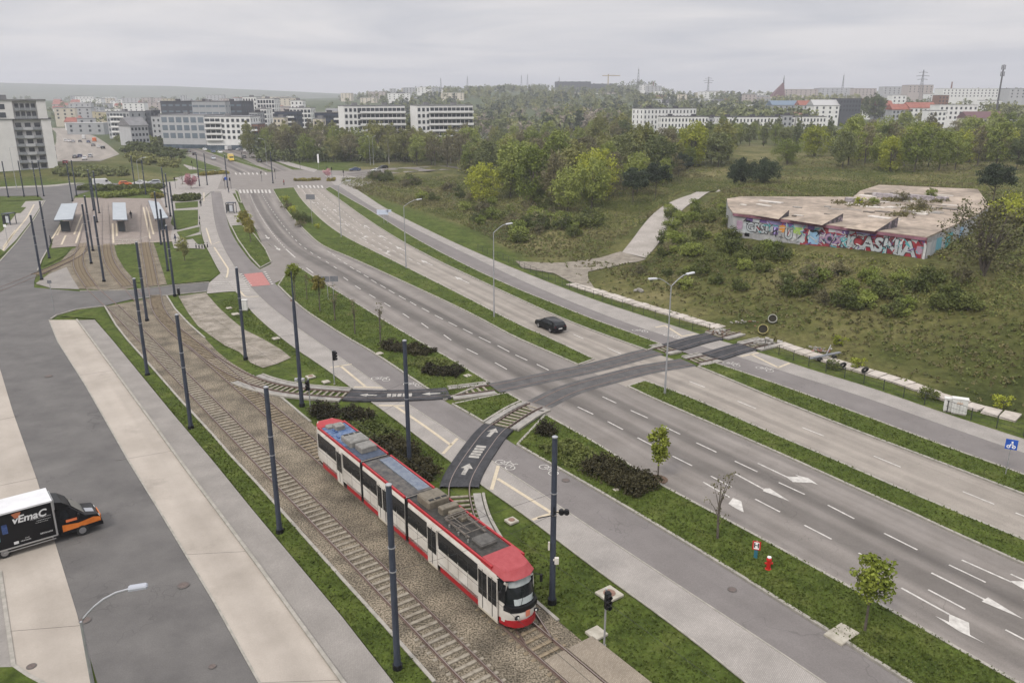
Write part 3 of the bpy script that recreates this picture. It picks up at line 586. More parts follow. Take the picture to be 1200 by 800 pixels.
def track(label,P,group,segs=(('open',None,None),),wood=False,zb=0.0,sl=True):
    """P world centre line; segs [(kind, survey point a, survey point b)]"""
    P=resample(P,max(8,int(arclen(P)[-1]/.8)))
    root=thing('tram_track',(float(P[len(P)//2][0]),float(P[len(P)//2][1]),0),0,label,'tram track',group)
    inv=Matrix.Translation((-root.location.x,-root.location.y,0))
    sl_l=[]
    for sgn in (-1,1):
        mb=MB(); Q=offset(P,sgn*.7525)
        mb.M=inv; sweep(mb,Q,[(a,b+zb) for a,b in RP]); sweep(mb,Q,[(-.02,.161+zb),(-.02,.164+zb),(.02,.164+zb),(.02,.161+zb)],1)
        mb.build('rail',[railm,railtop],root,fix=True)
    for kind,a,b in segs:
        Q=P if a is None else cut(P,a,b)
        if len(Q)<3: continue
        L=arclen(Q)
        if kind in('panel','asph','slab'):
            m={'panel':panelm,'asph':asphD,'slab':slabm}[kind]
            o=sheet('crossing_deck',offset(Q,1.42),offset(Q,-1.42),.145,m,max(6,len(Q)),kind=None); o.data.transform(inv); o.parent=root
            # its sides
            mb=MB(); mb.M=inv
            for sg in (-1,1): sweep(mb,offset(Q,sg*1.43),[(-.03,-.03),(-.03,.14),(.03,.14),(.03,-.03)])
            mb.build('deck_edge',m,root)
        if kind=='road':
            o=sheet('crossing_deck',offset(Q,1.42),offset(Q,-1.42),.036,asphD,max(6,len(Q)),kind=None); o.data.transform(inv); o.parent=root
            mb=MB(); mb.M=inv
            for sg in (-1,1): sweep(mb,offset(Q,sg*.75),[(-.05,.0),(-.05,.042),(.05,.042),(.05,.0)])
            mb.build('grooved_rail',railm,root)
        if kind=='edged':
            for sg in (-1,1):
                mb=MB(); mb.M=inv; sweep(mb,offset(Q,sg*1.3),[(-.28,-.02),(-.28,.12),(.28,.12),(.28,-.02)]); mb.build('edge_slab',slabm,root)
                mb=MB(); mb.M=inv; sweep(mb,offset(Q,sg*1.75),[(-.1,-.02),(-.1,.17),(.1,.17),(.1,-.02)]); mb.build('edge_kerb',kerbm,root)
        if kind in('open','edged') and sl:
            for s in np.arange(.3,L[-1],.65):
                x=float(np.interp(s,L,Q[:,0])); y=float(np.interp(s,L,Q[:,1])); x2=float(np.interp(s+.3,L,Q[:,0])); y2=float(np.interp(s+.3,L,Q[:,1])); x1=float(np.interp(s-.3,L,Q[:,0])); y1=float(np.interp(s-.3,L,Q[:,1]))
                sl_l.append((math.hypot(x,y),x,y,math.atan2(y2-y1,x2-x1)))
    sl_l.sort(); rest=sl_l[100:]
    for d,x,y,a in sl_l[:100]:
        o=bpy.data.objects.new('sleeper',SL[1 if wood else 0]); COL.objects.link(o); o.parent=root; o.location=(x-root.location.x,y-root.location.y,zb); o.rotation_euler=(0,0,a)
    if rest:
        mb=MB()
        for d,x,y,a in rest: mb.cbox((x-root.location.x,y-root.location.y,.03),(.22,1.34,.1),rz=a)
        tag(mb.build('sleeper_row',sleepw if wood else sleepm,root),kind='stuff')
    return root
RAILZ_ROAD=-.125
# rails sink into the street where a street crosses them: separate track pieces carry their own rails
def track_in_road(label,P,group,width=None):
    P=resample(P,max(6,int(arclen(P)[-1]/1.0)))
    root=thing('tram_track',(float(P[len(P)//2][0]),float(P[len(P)//2][1]),0),0,label,'tram track',group); inv=Matrix.Translation((-root.location.x,-root.location.y,0))
    for sg in (-1,1):
        mb=MB(); mb.M=inv; sweep(mb,offset(P,sg*.7525),[(-.06,.0),(-.06,.05),(.06,.05),(.06,.0)]); mb.build('rail',railm,root)
    if width:
        o=sheet('crossing_deck',offset(P,width),offset(P,-width),.036,asphD,max(6,len(P)),kind=None); o.data.transform(inv); o.parent=root
    return root
t1=main_line(17.91,(131,359)); t2=main_line(21.97,(228,404))
up2=W([(182,346),(184,360),(192,374),(207,389)],0,0,0,1)
track('straight tram track beside the grass strip, the nearer of the two long ballast tracks',t1,'long ballasted tracks')
track('ballasted tram track that the red and white tram stands on',np.vstack([up2,t2[2:]]),'long ballasted tracks',wood=True)
A_px=[(228,404),(246,419),(264,431),(284,442),(306,450.5),(332,456.5),(360,460),(407,463.5),(440,464.8),(480,464.2),(528,461.5),(578,455),(600,451),(640,442),(680,434.5),(719,425),(759,413.5),(788,408),(815,399.5),(840,394),(862,388)]
B_px=[(632,755),(612,722),(590,688),(568,655),(552,628),(542,605),(537,577),(540,563.6),(547,550),(560,530),(577.6,506),(592,496),(615,481),(633.4,473.6),(660,459.5),(686,451),(707,445.6),(751,434),(767,431),(793.5,427),(817.6,422.5),(834,419),(860,410.5),(882,405.5),(905,400)]
WA=W(A_px,0,0,0,2); WB=W(B_px,0,0,0,2)
track('curved branch track that leaves the ballast and crosses the footway on black panels',cut(WA,(228,404),(577,455)),None,[('open',(250,421),(290,444)),('edged',(290,444),(405,463)),('panel',(407,463.5),(526,461.6)),('edged',(528,461.5),(575,455))])
track('curved branch track passing behind the tram with white arrows on black panels',cut(WB,(632,755),(630,476)),None,[('edged',(560,640),(538,580)),('panel',(537.5,572),(583,501)),('edged',(585,500),(628,476))])
track_in_road('dark band of patched asphalt with rails, the upper one across the main road',cut(WA,(579,455),(766,411)),'tracks across the main road',1.42)
track_in_road('dark band of patched asphalt with rails, the lower one across the main road',cut(WB,(632,474),(806,424)),'tracks across the main road',1.42)
track('upper end of track on the right footway, broken off at the fence',cut(WA,(770,410),(862,388)),None,[('edged',(770,410),(782,407)),('panel',(784,407.5),(838,395)),('edged',(840,394),(860,389))])
track('lower end of track on the right footway, broken off at the fence',cut(WB,(810,423),(905,400)),None,[('edged',(810,423),(832,419)),('panel',(834,419),(876,407)),('edged',(878,406.5),(904,401))])
track('tram track running straight between two platforms up to the level crossing',W([(169,240),(169,262),(169.5,284),(174,306),(179,334)],0,0,0,1),None,wood=True,segs=[('open',(169.5,284),(179,334))])
track('curved tram track bending from the middle platform past the grass wedge',W([(123,240),(124,262),(124.5,286),(127,305),(136,320),(149,335)],0,0,0,1),'curved tracks by the tram stop',segs=[('open',(124.5,286),(149,335))],wood=True)
track('curved tram track nearest the bus loop, beside the left platform',W([(105,243),(102,262),(98,285),(91,302),(93,316),(107,336.5)],0,0,0,1),'curved tracks by the tram stop',segs=[('open',(98,285),(107,336.5))],wood=True)
track('short spur track branching off across the grass corner of the bus loop',W([(42,322),(49,319.5),(75,308),(92,299),(99,290)],0,0,0,1),None,wood=True)
track_in_road('rails of the left track let into the street asphalt',W([(107,337),(119,348),(131,359)]),'rails in the cross street')
track_in_road('rails of the middle track let into the street asphalt',W([(150,335),(163,350),(178,365)]),'rails in the cross street')
track_in_road('rails of the right track let into the street asphalt',W([(179,334),(181,340),(182,346)]),'rails in the cross street')
track_in_road('rails of the spur running out across the bus loop asphalt',W([(42,322),(20,331),(0,339),(-30,349)]),None)
# arrows painted on the black panels
am=MB()
def panarrow(P,c,L=2.0,w=.55,blk=False):
    P=resample(P,800); p=np.array(G(*c)); i=int(np.argmin(np.hypot(*(P-p).T))); p=P[i]; d=P[min(i+5,799)]-P[max(i-5,0)]; d/=np.hypot(*d); n=np.array([-d[1],d[0]])
    return p,d,n
def pa(p,d,n,L,w,z=.152):
    f=lambda u,v:(p[0]+d[0]*u+n[0]*v,p[1]+d[1]*u+n[1]*v,z)
    am.add([f(-L/2,-w*.35),f(L*.05,-w*.35),f(L*.05,w*.35),f(-L/2,w*.35)],[(0,1,2,3)]); am.add([f(L*.05,-w),f(L/2,0),f(L*.05,w)],[(0,1,2)])
for P,c,sg,L,w in ((WA,(432,464.5),-1,1.7,.4),(WA,(505,463),-1,1.8,.4),(WB,(577,508),1,1.9,.5),(WB,(545.5,551),1,2.0,.5)):
    p,d,n=panarrow(P,c); pa(p,d*sg,n,L,w)
for P,c,sg in ((WA,(468,464.5),-1),(WB,(561,531),1)):
    p,d,n=panarrow(P,c)
    for k in range(5):
        u=(k-2)*.5; f=lambda a,b:(p[0]+d[0]*a+n[0]*b,p[1]+d[1]*a+n[1]*b,.152)
        am.add([f(u-.18,-.45),f(u+.2,-.4),f(u+.18,.42),f(u-.2,.4)],[(0,1,2,3)])
tag(am.build('road_markings',mat('worn_panel_paint',(.1,.095,.09),.8,(.3,.285,.26),2.2,mix=(.3,.5)),fix=False),kind='structure')
# asphalt deck on the level crossing of the near track, bottom of the picture
pad=MB(); s1_,s2_=-26.6,-22.2
def tl(s,o,z): return (float(td[0]*s+tn[0]*(21.97+o)),float(td[1]*s+tn[1]*(21.97+o)),z)
for a_,b_ in ((-.66,.66),(.88,2.6)):
    e=s2_ if b_<1 else 12
    pad.add([tl(s1_,a_,.15),tl(e,a_,.15),tl(e,b_,.15),tl(s1_,b_,.15),tl(s1_,a_,0),tl(e,a_,0),tl(e,b_,0),tl(s1_,b_,0)],[(0,1,2,3),(0,4,5,1),(1,5,6,2),(2,6,7,3),(3,7,4,0)])
tag(pad.build('pavement',paver('crossing_setts',(.19,.16,.125),(.25,.215,.17),3.5)),kind='structure')
# ================================================================ tram
wht=mat('tram_white',(.4,.37,.33),.42,(.53,.505,.465),1.1,spec=.35,detail=8); red=mat('tram_red',(.25,.008,.012),.45,(.31,.014,.02),2,spec=.4)
pinkred=mat('tram_cab_roof',(.25,.04,.045),.75,(.29,.06,.065),3); blueroof=mat('blue_roof_paint',(.035,.075,.17),.6,(.12,.16,.24),2.2,mix=(.4,.6))
greyroof=mat('grimy_roof',(.04,.04,.042),.8,(.105,.095,.085),2.5,mix=(.35,.65)); boxm=mat('roof_box_grey',(.12,.117,.108),.65,(.21,.203,.188),4); boxb=mat('roof_box_brown',(.09,.078,.06),.7,(.15,.13,.1),3)
under=mat('underframe',(.03,.024,.018),.8,(.06,.045,.03),4)
def in_body(name,x0,x1,y,z0,z1,m,par,t=.02,side=-1):
    mb=MB(); ya,yb=(y,y+side*t); mb.box(x0,x1,min(ya,yb),max(ya,yb),z0,z1); return mb.build(name,m,par)
def make_tram():
    s0=-55.85; o=thing('tram',(float(td[0]*s0+tn[0]*21.97),float(td[1]*s0+tn[1]*21.97),.16),dth,'red and white articulated tram with a blue and grey roof on the ballast track','tram')
    hw=1.15; Z0=.42; ZT_=3.42
    # body shells, profile (y,z)
    def ring(x,w,zb=.75,zt=ZT_,zs=.0):
        k=3.0/3.42 if x>25.5 else 1
        return [(x,-w,zb),(x,-w,1.0),(x,-w,1.85),(x,-w*.975,2.95*k),(x,-w*.95,3.22*k),(x,-w*.84,zt*k),(x,w*.84,zt*k),(x,w*.95,3.22*k),(x,w*.975,2.95*k),(x,w,1.85),(x,w,1.0),(x,w,zb)]
    for nm,xs in (('rear',[(0.75,.72),(1.1,.9),(1.9,1.08),(2.6,hw),(9.2,hw)]),('mid',[(9.62,hw),(15.6,hw)]),('front',[(16.02,hw),(24.9,hw),(25.6,1.12),(26.2,1.0)])):
        mb=MB(); mb.loft([ring(x,w) for x,w in xs]); mb.build('body',wht,o,smooth=True)
    # cab nose: sloped windscreen
    nose=MB()
    def nr(x,w,z,): return [(x,-w,z),(x+.35,-w*.6,z),(x+.5,0,z),(x+.35,w*.6,z),(x,w,z)]
    lv=[(26.2,1.0,.62,.2),(26.25,1.04,1.0,.5),(26.2,1.04,1.5,.55)]
    rings=[]
    for z,xf,wd in ((.62,26.62,.92),(1.05,26.8,.98),(1.45,26.72,1.0),(1.6,26.62,1.0)):
        rings.append([(25.9,-1.06,z),(26.2,-1.02,z),(xf-.12,-wd*.8,z),(xf+.12,-wd*.45,z),(xf+.2,0,z),(xf+.12,wd*.45,z),(xf-.12,wd*.8,z),(26.2,1.02,z),(25.9,1.06,z)])
    nose.loft(rings); nose.build('front_apron',wht,o,smooth=True)
    ws=MB(); rings=[]
    for z,xf,wd in ((1.6,26.66,.99),(2.3,26.5,.97),(3.0,26.2,.93)):
        rings.append([(25.7,-1.08,z),(26.1,-1.02,z),(xf-.12,-wd*.8,z),(xf+.1,-wd*.45,z),(xf+.16,0,z),(xf+.1,wd*.45,z),(xf-.12,wd*.8,z),(26.1,1.02,z),(25.7,1.08,z)])
    ws.loft(rings); ws.build('windscreen',glass,o,smooth=True)
    def fstrip(nm,z0,z1,ys,m,off=.012):
        q=MB(); fx=lambda z,y: float(np.interp(z,[1.6,2.3,3.0],[26.66,26.5,26.2]))+float(np.interp(abs(y),[0,.45,.78],[.16,.1,-.11]))+off
        n_=len(ys); q.add([(fx(z0,y),y,z0) for y in ys]+[(fx(z1,y),y,z1) for y in ys]+[(fx(z0,y)-.05,y,z0) for y in ys]+[(fx(z1,y)-.05,y,z1) for y in ys],[(i,i+1,n_+i+1,n_+i) for i in range(n_-1)]+[(2*n_+i,3*n_+i,3*n_+i+1,2*n_+i+1) for i in range(n_-1)]); return q.build(nm,m,o,smooth=False)
    fstrip('dashboard_panel',1.68,2.02,(-.62,-.45,0,.45,.62),mat('pale_dash',(.3,.335,.34),.3,(.38,.41,.41),4)); fstrip('sun_blind',2.62,2.96,(-.74,-.45,0,.45,.74),mat('sun_blind_grey',(.2,.225,.23),.3,(.3,.32,.32),3))
    wp=MB(); 
    for y_,a in ((-.35,.6),(.35,.5)): wp.tube([(26.86,y_,1.72),(26.74,y_+a*.5,2.45)],.016,5)
    wp.build('wiper',black,o)
    hd=MB(); hd.loft([[(25.2,-1.0,3.0),(26.3,-.9,3.0),(26.42,-.5,3.0),(26.46,0,3.0),(26.42,.5,3.0),(26.3,.9,3.0),(25.2,1.0,3.0)],[(25.0,-.98,3.3),(26.05,-.86,3.24),(26.2,-.45,3.24),(26.22,0,3.24),(26.2,.45,3.24),(26.05,.86,3.24),(25.0,.98,3.3)]])
    hd.build('destination_box',black,o)
    cr=MB(); cr.loft([[(24.2,-1.13,3.3),(25.3,-1.12,3.25),(26.2,-1.0,3.1),(26.52,-.5,3.08),(26.56,0,3.08),(26.52,.5,3.08),(26.2,1.0,3.1),(25.3,1.12,3.25),(24.2,1.13,3.3)],[(24.2,-1.0,3.56),(24.9,-.97,3.55),(25.95,-.8,3.47),(26.1,-.4,3.46),(26.12,0,3.46),(26.1,.4,3.46),(25.95,.8,3.47),(24.9,.97,3.55),(24.2,1.0,3.56)]]); cr.build('cab_roof',pinkred,o,smooth=True)
    rr=MB(); rr.loft([[(.72,-.68,3.3),(1.6,-1.05,3.4),(2.3,-1.1,3.4),(2.3,1.1,3.4),(1.6,1.05,3.4),(.72,.68,3.3)],[(.85,-.55,3.46),(1.6,-.85,3.52),(2.3,-.9,3.52),(2.3,.9,3.52),(1.6,.85,3.52),(.85,.55,3.46)]]); rr.build('rear_roof_cap',red,o,smooth=True)
    rg=MB(); rg.box(.66,.8,-.62,.62,1.7,2.9); rg.build('rear_window',glass,o)
    for x0,x1 in ((1.9,9.2),(9.62,15.6),(16.02,25.2)):
        for sd in (-1,1):
            mb=MB(); mb.section([(x0,3.33),(x1,3.33),(x1,3.5),(x0,3.5)],(sd*1.115,sd*1.0)); mb.build('roof_edge',red,o)
    # roofs
    mb=MB(); mb.box(2.3,6.4,-.93,.93,3.42,3.47); mb.build('roof_panel',blueroof,o)
    mb=MB(); mb.box(6.4,9.2,-.93,.93,3.42,3.46); mb.build('roof_panel',mat('dark_roof',(.03,.04,.06),.7,(.06,.075,.11),4),o)
    mb=MB(); mb.box(9.62,15.6,-.93,.93,3.42,3.46); 
    mb.section([(9.8,3.46),(15.3,3.46),(15.0,3.5),(10.0,3.56)],(.05,.9),1); mb.build('roof_panel',[greyroof,mat('roof_hump',(.08,.1,.14),.6,(.15,.17,.2),3)],o)
    mb=MB(); mb.box(16.02,24.2,-.93,.93,3.42,3.46); mb.build('roof_panel',mat('oily_roof',(.018,.017,.016),.7,(.05,.046,.04),5),o)
    def rb(nm,c,d,m,b=.05): 
        q=MB(); q.cbox(c,d,bev=b); return q.build(nm,m,o)
    rb('roof_unit',(3.1,.1,3.64),(.8,.75,.36),boxm); rb('roof_unit',(2.55,-.35,3.56),(.6,.6,.18),boxm)
    u=rb('ventilation_unit',(6.1,.05,3.68),(1.7,1.5,.44),boxm,.08)
    for y_ in (-.45,0,.45): q=MB(); q.cbox((5.5,.05+y_,3.905),(.22,.34,.02)); q.build('vent',black,u)
    rb('braking_resistor',(7.75,.1,3.68),(1.1,1.2,.4),mat('resistor_grey',(.12,.117,.108),.7,(.19,.183,.17),4))
    for k in range(8): rb('cable_box',(2.6+random.random()*3.2,random.uniform(-.8,.8),3.52),(random.uniform(.15,.4),.12,.1),mat('blue_conduit',(.05,.09,.2),.6),.01)
    u=rb('ventilation_unit',(17.2,.05,3.72),(1.5,1.5,.5),boxb,.08)
    for y_ in (-.45,0,.45): q=MB(); q.cbox((17.75,.05+y_,3.98),(.2,.34,.02)); q.build('vent',black,u)
    rb('braking_resistor',(18.75,.2,3.68),(.55,1.2,.42),boxb); rb('braking_resistor',(19.45,.3,3.66),(.35,1.0,.36),boxb); rb('roof_unit',(20.1,.45,3.58),(.5,.6,.2),boxb)
    rb('roof_unit',(22.9,.0,3.58),(1.1,1.1,.2),mat('hatch_grey',(.05,.047,.043),.6,(.095,.09,.082),3),.08)
    # folded pantograph
    pg=MB()
    for y_ in (-.55,.55): pg.tube([(19.9,y_,3.68),(22.0,y_*.6,3.86),(20.2,y_*.8,3.98)],.028,6)
    for x_ in (19.9,20.2,21.2,22.0): pg.tube([(x_,-.75,3.8),(x_,.75,3.8)],.03,6)
    pg.tube([(20.1,-.9,3.98),(20.05,-.6,4.02),(20.05,.6,4.02),(20.1,.9,3.98)],.035,6); pg.box(19.7,22.2,-.6,-.5,3.56,3.64); pg.box(19.7,22.2,.5,.6,3.56,3.64)
    pg.build('pantograph',mat('pantograph_metal',(.08,.07,.06),.5,(.16,.14,.12),6),o)
    for k in range(5): q=MB(); q.cyl((20.4+k*.5,-.75+(k%2)*.2,3.46),.06,.18,8); q.build('insulator',boxm,o)
    for sd in (-1,1):
        q=MB()
        for x_ in (1.9,3.5,5.2,7.8,10.7,11.75,14.5,17.2,18.4,20.8,21.9,22.9,23.95): q.box(x_-.012,x_+.012,sd*1.151-.003,sd*1.151+.003,.93,1.85)
        q.box(2.0,9.2,sd*1.151-.003,sd*1.151+.003,.93,.95); q.box(9.7,15.5,sd*1.151-.003,sd*1.151+.003,.93,.95); q.box(16.1,24.0,sd*1.151-.003,sd*1.151+.003,.93,.95)
        q.build('panel_seams',under,o)
    # bellows
    for x0,x1 in ((9.2,9.62),(15.6,16.02)):
        mb=MB()
        for k in range(5):
            xa=x0+(x1-x0)*k/5; w=1.05 if k%2 else 1.1
            mb.box(xa,xa+(x1-x0)/5,-w,w,.7,3.36)
        mb.build('bellows',black,o)
    # skirts, windows, doors on both sides
    for sd in (-1,1):
        W_=lambda nm,x0,x1,z0,z1,m,t=.022,y=hw: in_body(nm,x0,x1,sd*y,z0,z1,m,o,t,sd)
        doors=[(5.35,6.3),(11.9,13.4),(18.5,19.6),(24.0,25.85)] if sd<0 else [(.9,.91)]
        skirts=[(2.6,5.3),(6.9,9.2),(9.62,11.85),(13.45,15.6),(16.02,18.45),(19.9,24.0)] if sd<0 else [(2.6,9.2),(9.62,15.6),(16.02,25.8)]
        for a,b in skirts: W_('skirt',a,b,.42,.92,red,.03,hw-.03)
        wins=[(1.95,3.5),(3.56,5.25),(6.45,7.8),(7.86,9.18),(9.64,10.7),(10.76,11.85),(13.5,14.5),(14.56,15.58),(16.05,17.2),(17.26,18.4),(19.75,20.8),(20.86,21.85),(21.91,22.9),(22.96,23.9)]
        if sd>0: wins+=[(5.35,6.4),(12,13.4),(18.5,19.6),(24.1,25.3)]
        for a,b in ((1.92,5.3),(6.4,9.2),(9.62,11.85),(13.45,15.6),(16.03,18.42),(19.68,23.95)): W_('window_band',a,b,1.86,2.98,mat('band_black',(.02,.02,.021),.35),.012,hw*.985)
        for a,b in wins: 
            mb=MB(); x0,x1=a,b; mb.add([(x0,sd*(hw+.012),1.9),(x1,sd*(hw+.012),1.9),(x1,sd*(hw*.975+.014),2.95),(x0,sd*(hw*.975+.014),2.95),(x0,sd*(hw-.05),1.9),(x1,sd*(hw-.05),1.9),(x1,sd*(hw*.975-.05),2.95),(x0,sd*(hw*.975-.05),2.95)],[(0,1,2,3),(4,5,6,7),(0,1,5,4),(2,3,7,6),(1,2,6,5),(0,3,7,4)]); mb.build('window',glass,o)
        if sd<0:
            for a,b in doors:
                d_=in_body('door',a,b,sd*hw,.5,3.02,wht,o,.045,sd)
                n=2 if b-a>1.3 else 1; wd=(b-a)/n
                for k in range(n):
                    xa=a+k*wd; half=(wd-.16)/2
                    for q in ((xa+.06,xa+.06+half-.03),(xa+.1+half,xa+wd-.05)): in_body('door_glass',q[0],q[1],sd*(hw+.045),1.35,2.85,glass,d_,.01,sd)
                    in_body('door_seal',xa+wd*.5-.03,xa+wd*.5+.03,sd*(hw+.045),.55,2.98,black,d_,.008,sd)
                in_body('door_step',a,b,sd*(hw-.02),.36,.5,mat('step_cream',(.42,.38,.3),.7),d_,.05,sd)
            mb=MB(); mb.add([(25.88,-1.13,1.85),(26.3,-1.0,1.75),(26.35,-.97,2.9),(25.88,-1.1,2.98)],[(0,1,2,3)]); mb.build('cab_side_window',glass,o)
    mb=MB(); mb.loft([[(25.85,-1.08,z),(26.3,-.98,z),(26.75,-.7,z),(26.95,-.3,z),(26.98,0,z),(26.95,.3,z),(26.75,.7,z),(26.3,.98,z),(25.85,1.08,z)] for z in (.4,.78)]); mb.build('bumper',red,o,smooth=True)
    mb=MB(); mb.loft([[(26.2,-1.04,z),(26.68,-.86,z),(26.9,-.45,z),(26.985,0,z),(26.9,.45,z),(26.68,.86,z),(26.2,1.04,z)] for z in (1.32,1.62)]); mb.build('front_band',black,o,smooth=True)
    for y_ in (-.6,.6):
        q=MB(); q.cbox((26.86,y_,1.1),(.14,.36,.14),rz=-.35*np.sign(y_),bev=.03); l_=q.build('headlight',black,o); q=MB(); q.cyl((26.9,y_,1.1),.055,.05,10,axis='X'); q.build('lens',mat('lamp_lens',(.7,.7,.66),.1,spec=.8),l_)
    q=MB(); q.cbox((27.0,0,1.2),(.03,.26,.34)); q.build('route_shield',mat('crest_orange',(.5,.16,.1),.5),o)
    for sd in (-1,1):
        q=MB(); q.tube([(26.1,sd*1.0,2.75),(26.35,sd*1.32,2.7)],.02,6); a_=q.build('mirror_arm',black,o); q=MB(); q.cbox((26.38,sd*1.36,2.5),(.12,.16,.46),bev=.03); q.build('mirror',black,a_)
    mb=MB(); 
    for x0,x1 in ((1.6,9.0),(9.8,15.4),(16.2,25.9)): mb.box(x0,x1,-.95,.95,.3,.8)
    mb.build('underframe',under,o)
    for xc in (3.6,9.4,15.8,23.0):
        bg=MB(); bg.box(xc-1.1,xc+1.1,-.9,.9,.22,.5); b_=bg.build('bogie',under,o)
        for dx in (-.85,.85):
            for sd in (-1,1):
                q=MB(); q.cyl((xc+dx,sd*.72-.06*(sd>0)-.0,.33),.33,.12*1,16,axis='Y'); q.build('wheel',railm,b_)
    return o
make_tram()
# ================================================================ road vehicles
tyre=mat('tyre_rubber',(.018,.018,.018),.85); rim=mat('wheel_rim',(.3,.3,.31),.35,metal=.7); lampw=mat('headlamp_glass',(.6,.6,.58),.15,spec=.7); lampr=mat('tail_lamp',(.3,.01,.01),.3)
platem=mat('number_plate',(.6,.6,.58),.5)
def wheels(o,xs,hw,r,w=.22):
    for x in xs:
        for s in (-1,1):
            q=MB(); q.cyl((x,hw-w if s>0 else -hw,r),r,w,16,axis='Y'); a=q.build('wheel',tyre,o,smooth=True)
            q=MB(); q.cyl((x,(hw-.005 if s>0 else -hw-.015),r),r*.6,.02,12,axis='Y'); q.build('rim',rim,a)
def make_car(paint,kind,label,group,name='car'):
    """x forward"""
    o=thing(name,(0,0,0),0,label,'car' if kind!='van' else 'van',group)
    if kind=='hatch': L,Wd,Hh=4.0,1.74,1.48; pr=[(-2,.35),(-2.02,.75),(-1.95,1.0),(-1.6,1.42),(-1.1,Hh),(.3,Hh-.02),(1.0,1.02),(1.85,.82),(2.0,.6),(2.0,.3)]
    elif kind=='estate': L,Wd,Hh=4.6,1.82,1.52; pr=[(-2.3,.35),(-2.34,.8),(-2.25,1.02),(-1.95,1.42),(-1.4,1.5),(.2,Hh),(1.05,1.04),(2.1,.86),(2.28,.62),(2.3,.3)]
    elif kind=='sedan': L,Wd,Hh=4.5,1.8,1.44; pr=[(-2.25,.35),(-2.28,.78),(-2.1,1.0),(-1.5,1.04),(-.9,1.4),(.2,Hh),(1.0,1.0),(2.05,.8),(2.22,.58),(2.25,.3)]
    else: L,Wd,Hh=5.4,2.0,2.35; pr=[(-2.7,.35),(-2.72,1.0),(-2.68,2.25),(-2.5,Hh),(1.2,Hh),(1.6,2.15),(2.1,1.3),(2.6,1.1),(2.7,.8),(2.7,.3)]
    hw=Wd/2; belt=1.0 if kind!='van' else 1.25
    rings=[]
    for f,ins in ((-1,.0),(-.96,.0),(.96,0),(1,.0)):
        rings.append([(x,f*hw*(.93 if z>belt+.1 and abs(f)>.9 else 1)*(1 if abs(f)<.99 else 1),z) for x,z in pr])
    n=len(pr); k=.82 if kind!='van' else .92
    def rg(f,e): return [(x*(1-.012*e),f*hw*(k if z>belt+.1 else (1.0 if z<belt*.95 else .97)),z-(.03*e if z>belt else 0)) for x,z in pr]
    mb=MB(); mb.loft([rg(-1,1),rg(-.93,0),rg(.93,0),rg(1,1)]); mb.build('body',paint,o,smooth=True)
    # glass
    hi=Hh-.1; g=MB(); top=[p for p in pr if p[1]>belt+.1]; x0=top[0][0]; x1=top[-1][0]
    if kind=='van': g.box(1.0,1.75,-hw*.99,hw*.99,1.35,1.95); g.build('windows',glass,o); ws=MB(); ws.add([(1.66,-hw*.8,2.1),(1.66,hw*.8,2.1),(2.12,hw*.85,1.35),(2.12,-hw*.85,1.35)],[(0,1,2,3)]); ws.build('windscreen',glass,o)
    else:
        for s in (-1,1):
            y=s*(hw*.97+.0); yt=s*(hw*k+.012)
            q=MB(); xa,xb=pr[2][0]+.45,pr[6][0]-.1
            if kind=='sedan': xa=pr[3][0]+.15
            q.add([(xa,y+s*.012,belt+.04),(xb,y+s*.012,belt+.04),(x1-.02,yt+s*.01,hi),(x0+.35,yt+s*.01,hi)],[(0,1,2,3)]); q.build('side_window',glass,o)
        a=pr[6]; b=pr[5]; q=MB(); q.add([(a[0]-.05,-hw*.84,a[1]+.04),(a[0]-.05,hw*.84,a[1]+.04),(b[0]+.1,hw*k*.9,b[1]-.04),(b[0]+.1,-hw*k*.9,b[1]-.04)],[(0,1,2,3)]); q.M=None; w_=q.build('windscreen',glass,o); w_.location=(.03,0,.03)
        a,b=(pr[2],pr[3]) if kind!='sedan' else (pr[3],pr[4]); q=MB(); q.add([(a[0]+.02,-hw*.8,a[1]+.06),(a[0]+.02,hw*.8,a[1]+.06),(b[0]-.02,hw*k*.86,b[1]-.03),(b[0]-.02,-hw*k*.86,b[1]-.03)],[(0,1,2,3)]); w_=q.build('rear_window',glass,o); w_.location=(-.03,0,.02)
    for s in (-1,1):
        q=MB(); q.cbox((L/2-.1,s*hw*.72,.68),(.16,.36,.14),bev=.03); q.build('headlight',lampw,o)
        q=MB(); q.cbox((-L/2+.06,s*hw*.78,.84),(.12,.26,.2),bev=.03); q.build('tail_light',lampr,o)
        q=MB(); q.cbox((pr[6][0]-.25 if kind!='van' else 1.7,s*(hw+.1),1.05 if kind!='van' else 1.5),(.12,.18,.13),bev=.03); q.build('mirror',paint,o)
    q=MB(); q.box(-L/2-.05,-L/2+.0,-.26,.26,.62,.73); q.build('number_plate',platem,o)
    r=.33 if kind!='van' else .36; wheels(o,(-L*.29,L*.31),hw+.01,r)
    return o
def paint(n,c): return mat('paint_'+n,c,.3,spec=.28 if n=='black' else .5)
PN={'black':(.006,.006,.008),'white':(.5,.5,.5),'blue':(.03,.05,.11),'orange':(.5,.12,.03),'silver':(.3,.31,.33),'grey':(.08,.085,.09),'red':(.25,.03,.03),'yellow':(.6,.42,.05)}
PROT={}
def place_car(px,head,color,kind,label,group=None,name='car'):
    key=(color,kind)
    if key not in PROT:
        PROT[key]=make_car(paint(color,PN[color]),kind,label,group,name); o=PROT[key]; regkids(o)
    else: o=dup(PROT[key],label=label)
    if group: o['group']=group
    elif 'group' in o: del o['group']
    p=GT(*px) if not isinstance(px[0],str) else None
    o.location=(p[0],p[1],p[2]+.03)
    h=G(*head) if isinstance(head,tuple) else None
    o.rotation_euler=(0,0,math.atan2(h[1]-p[1],h[0]-p[0]) if h else head); return o
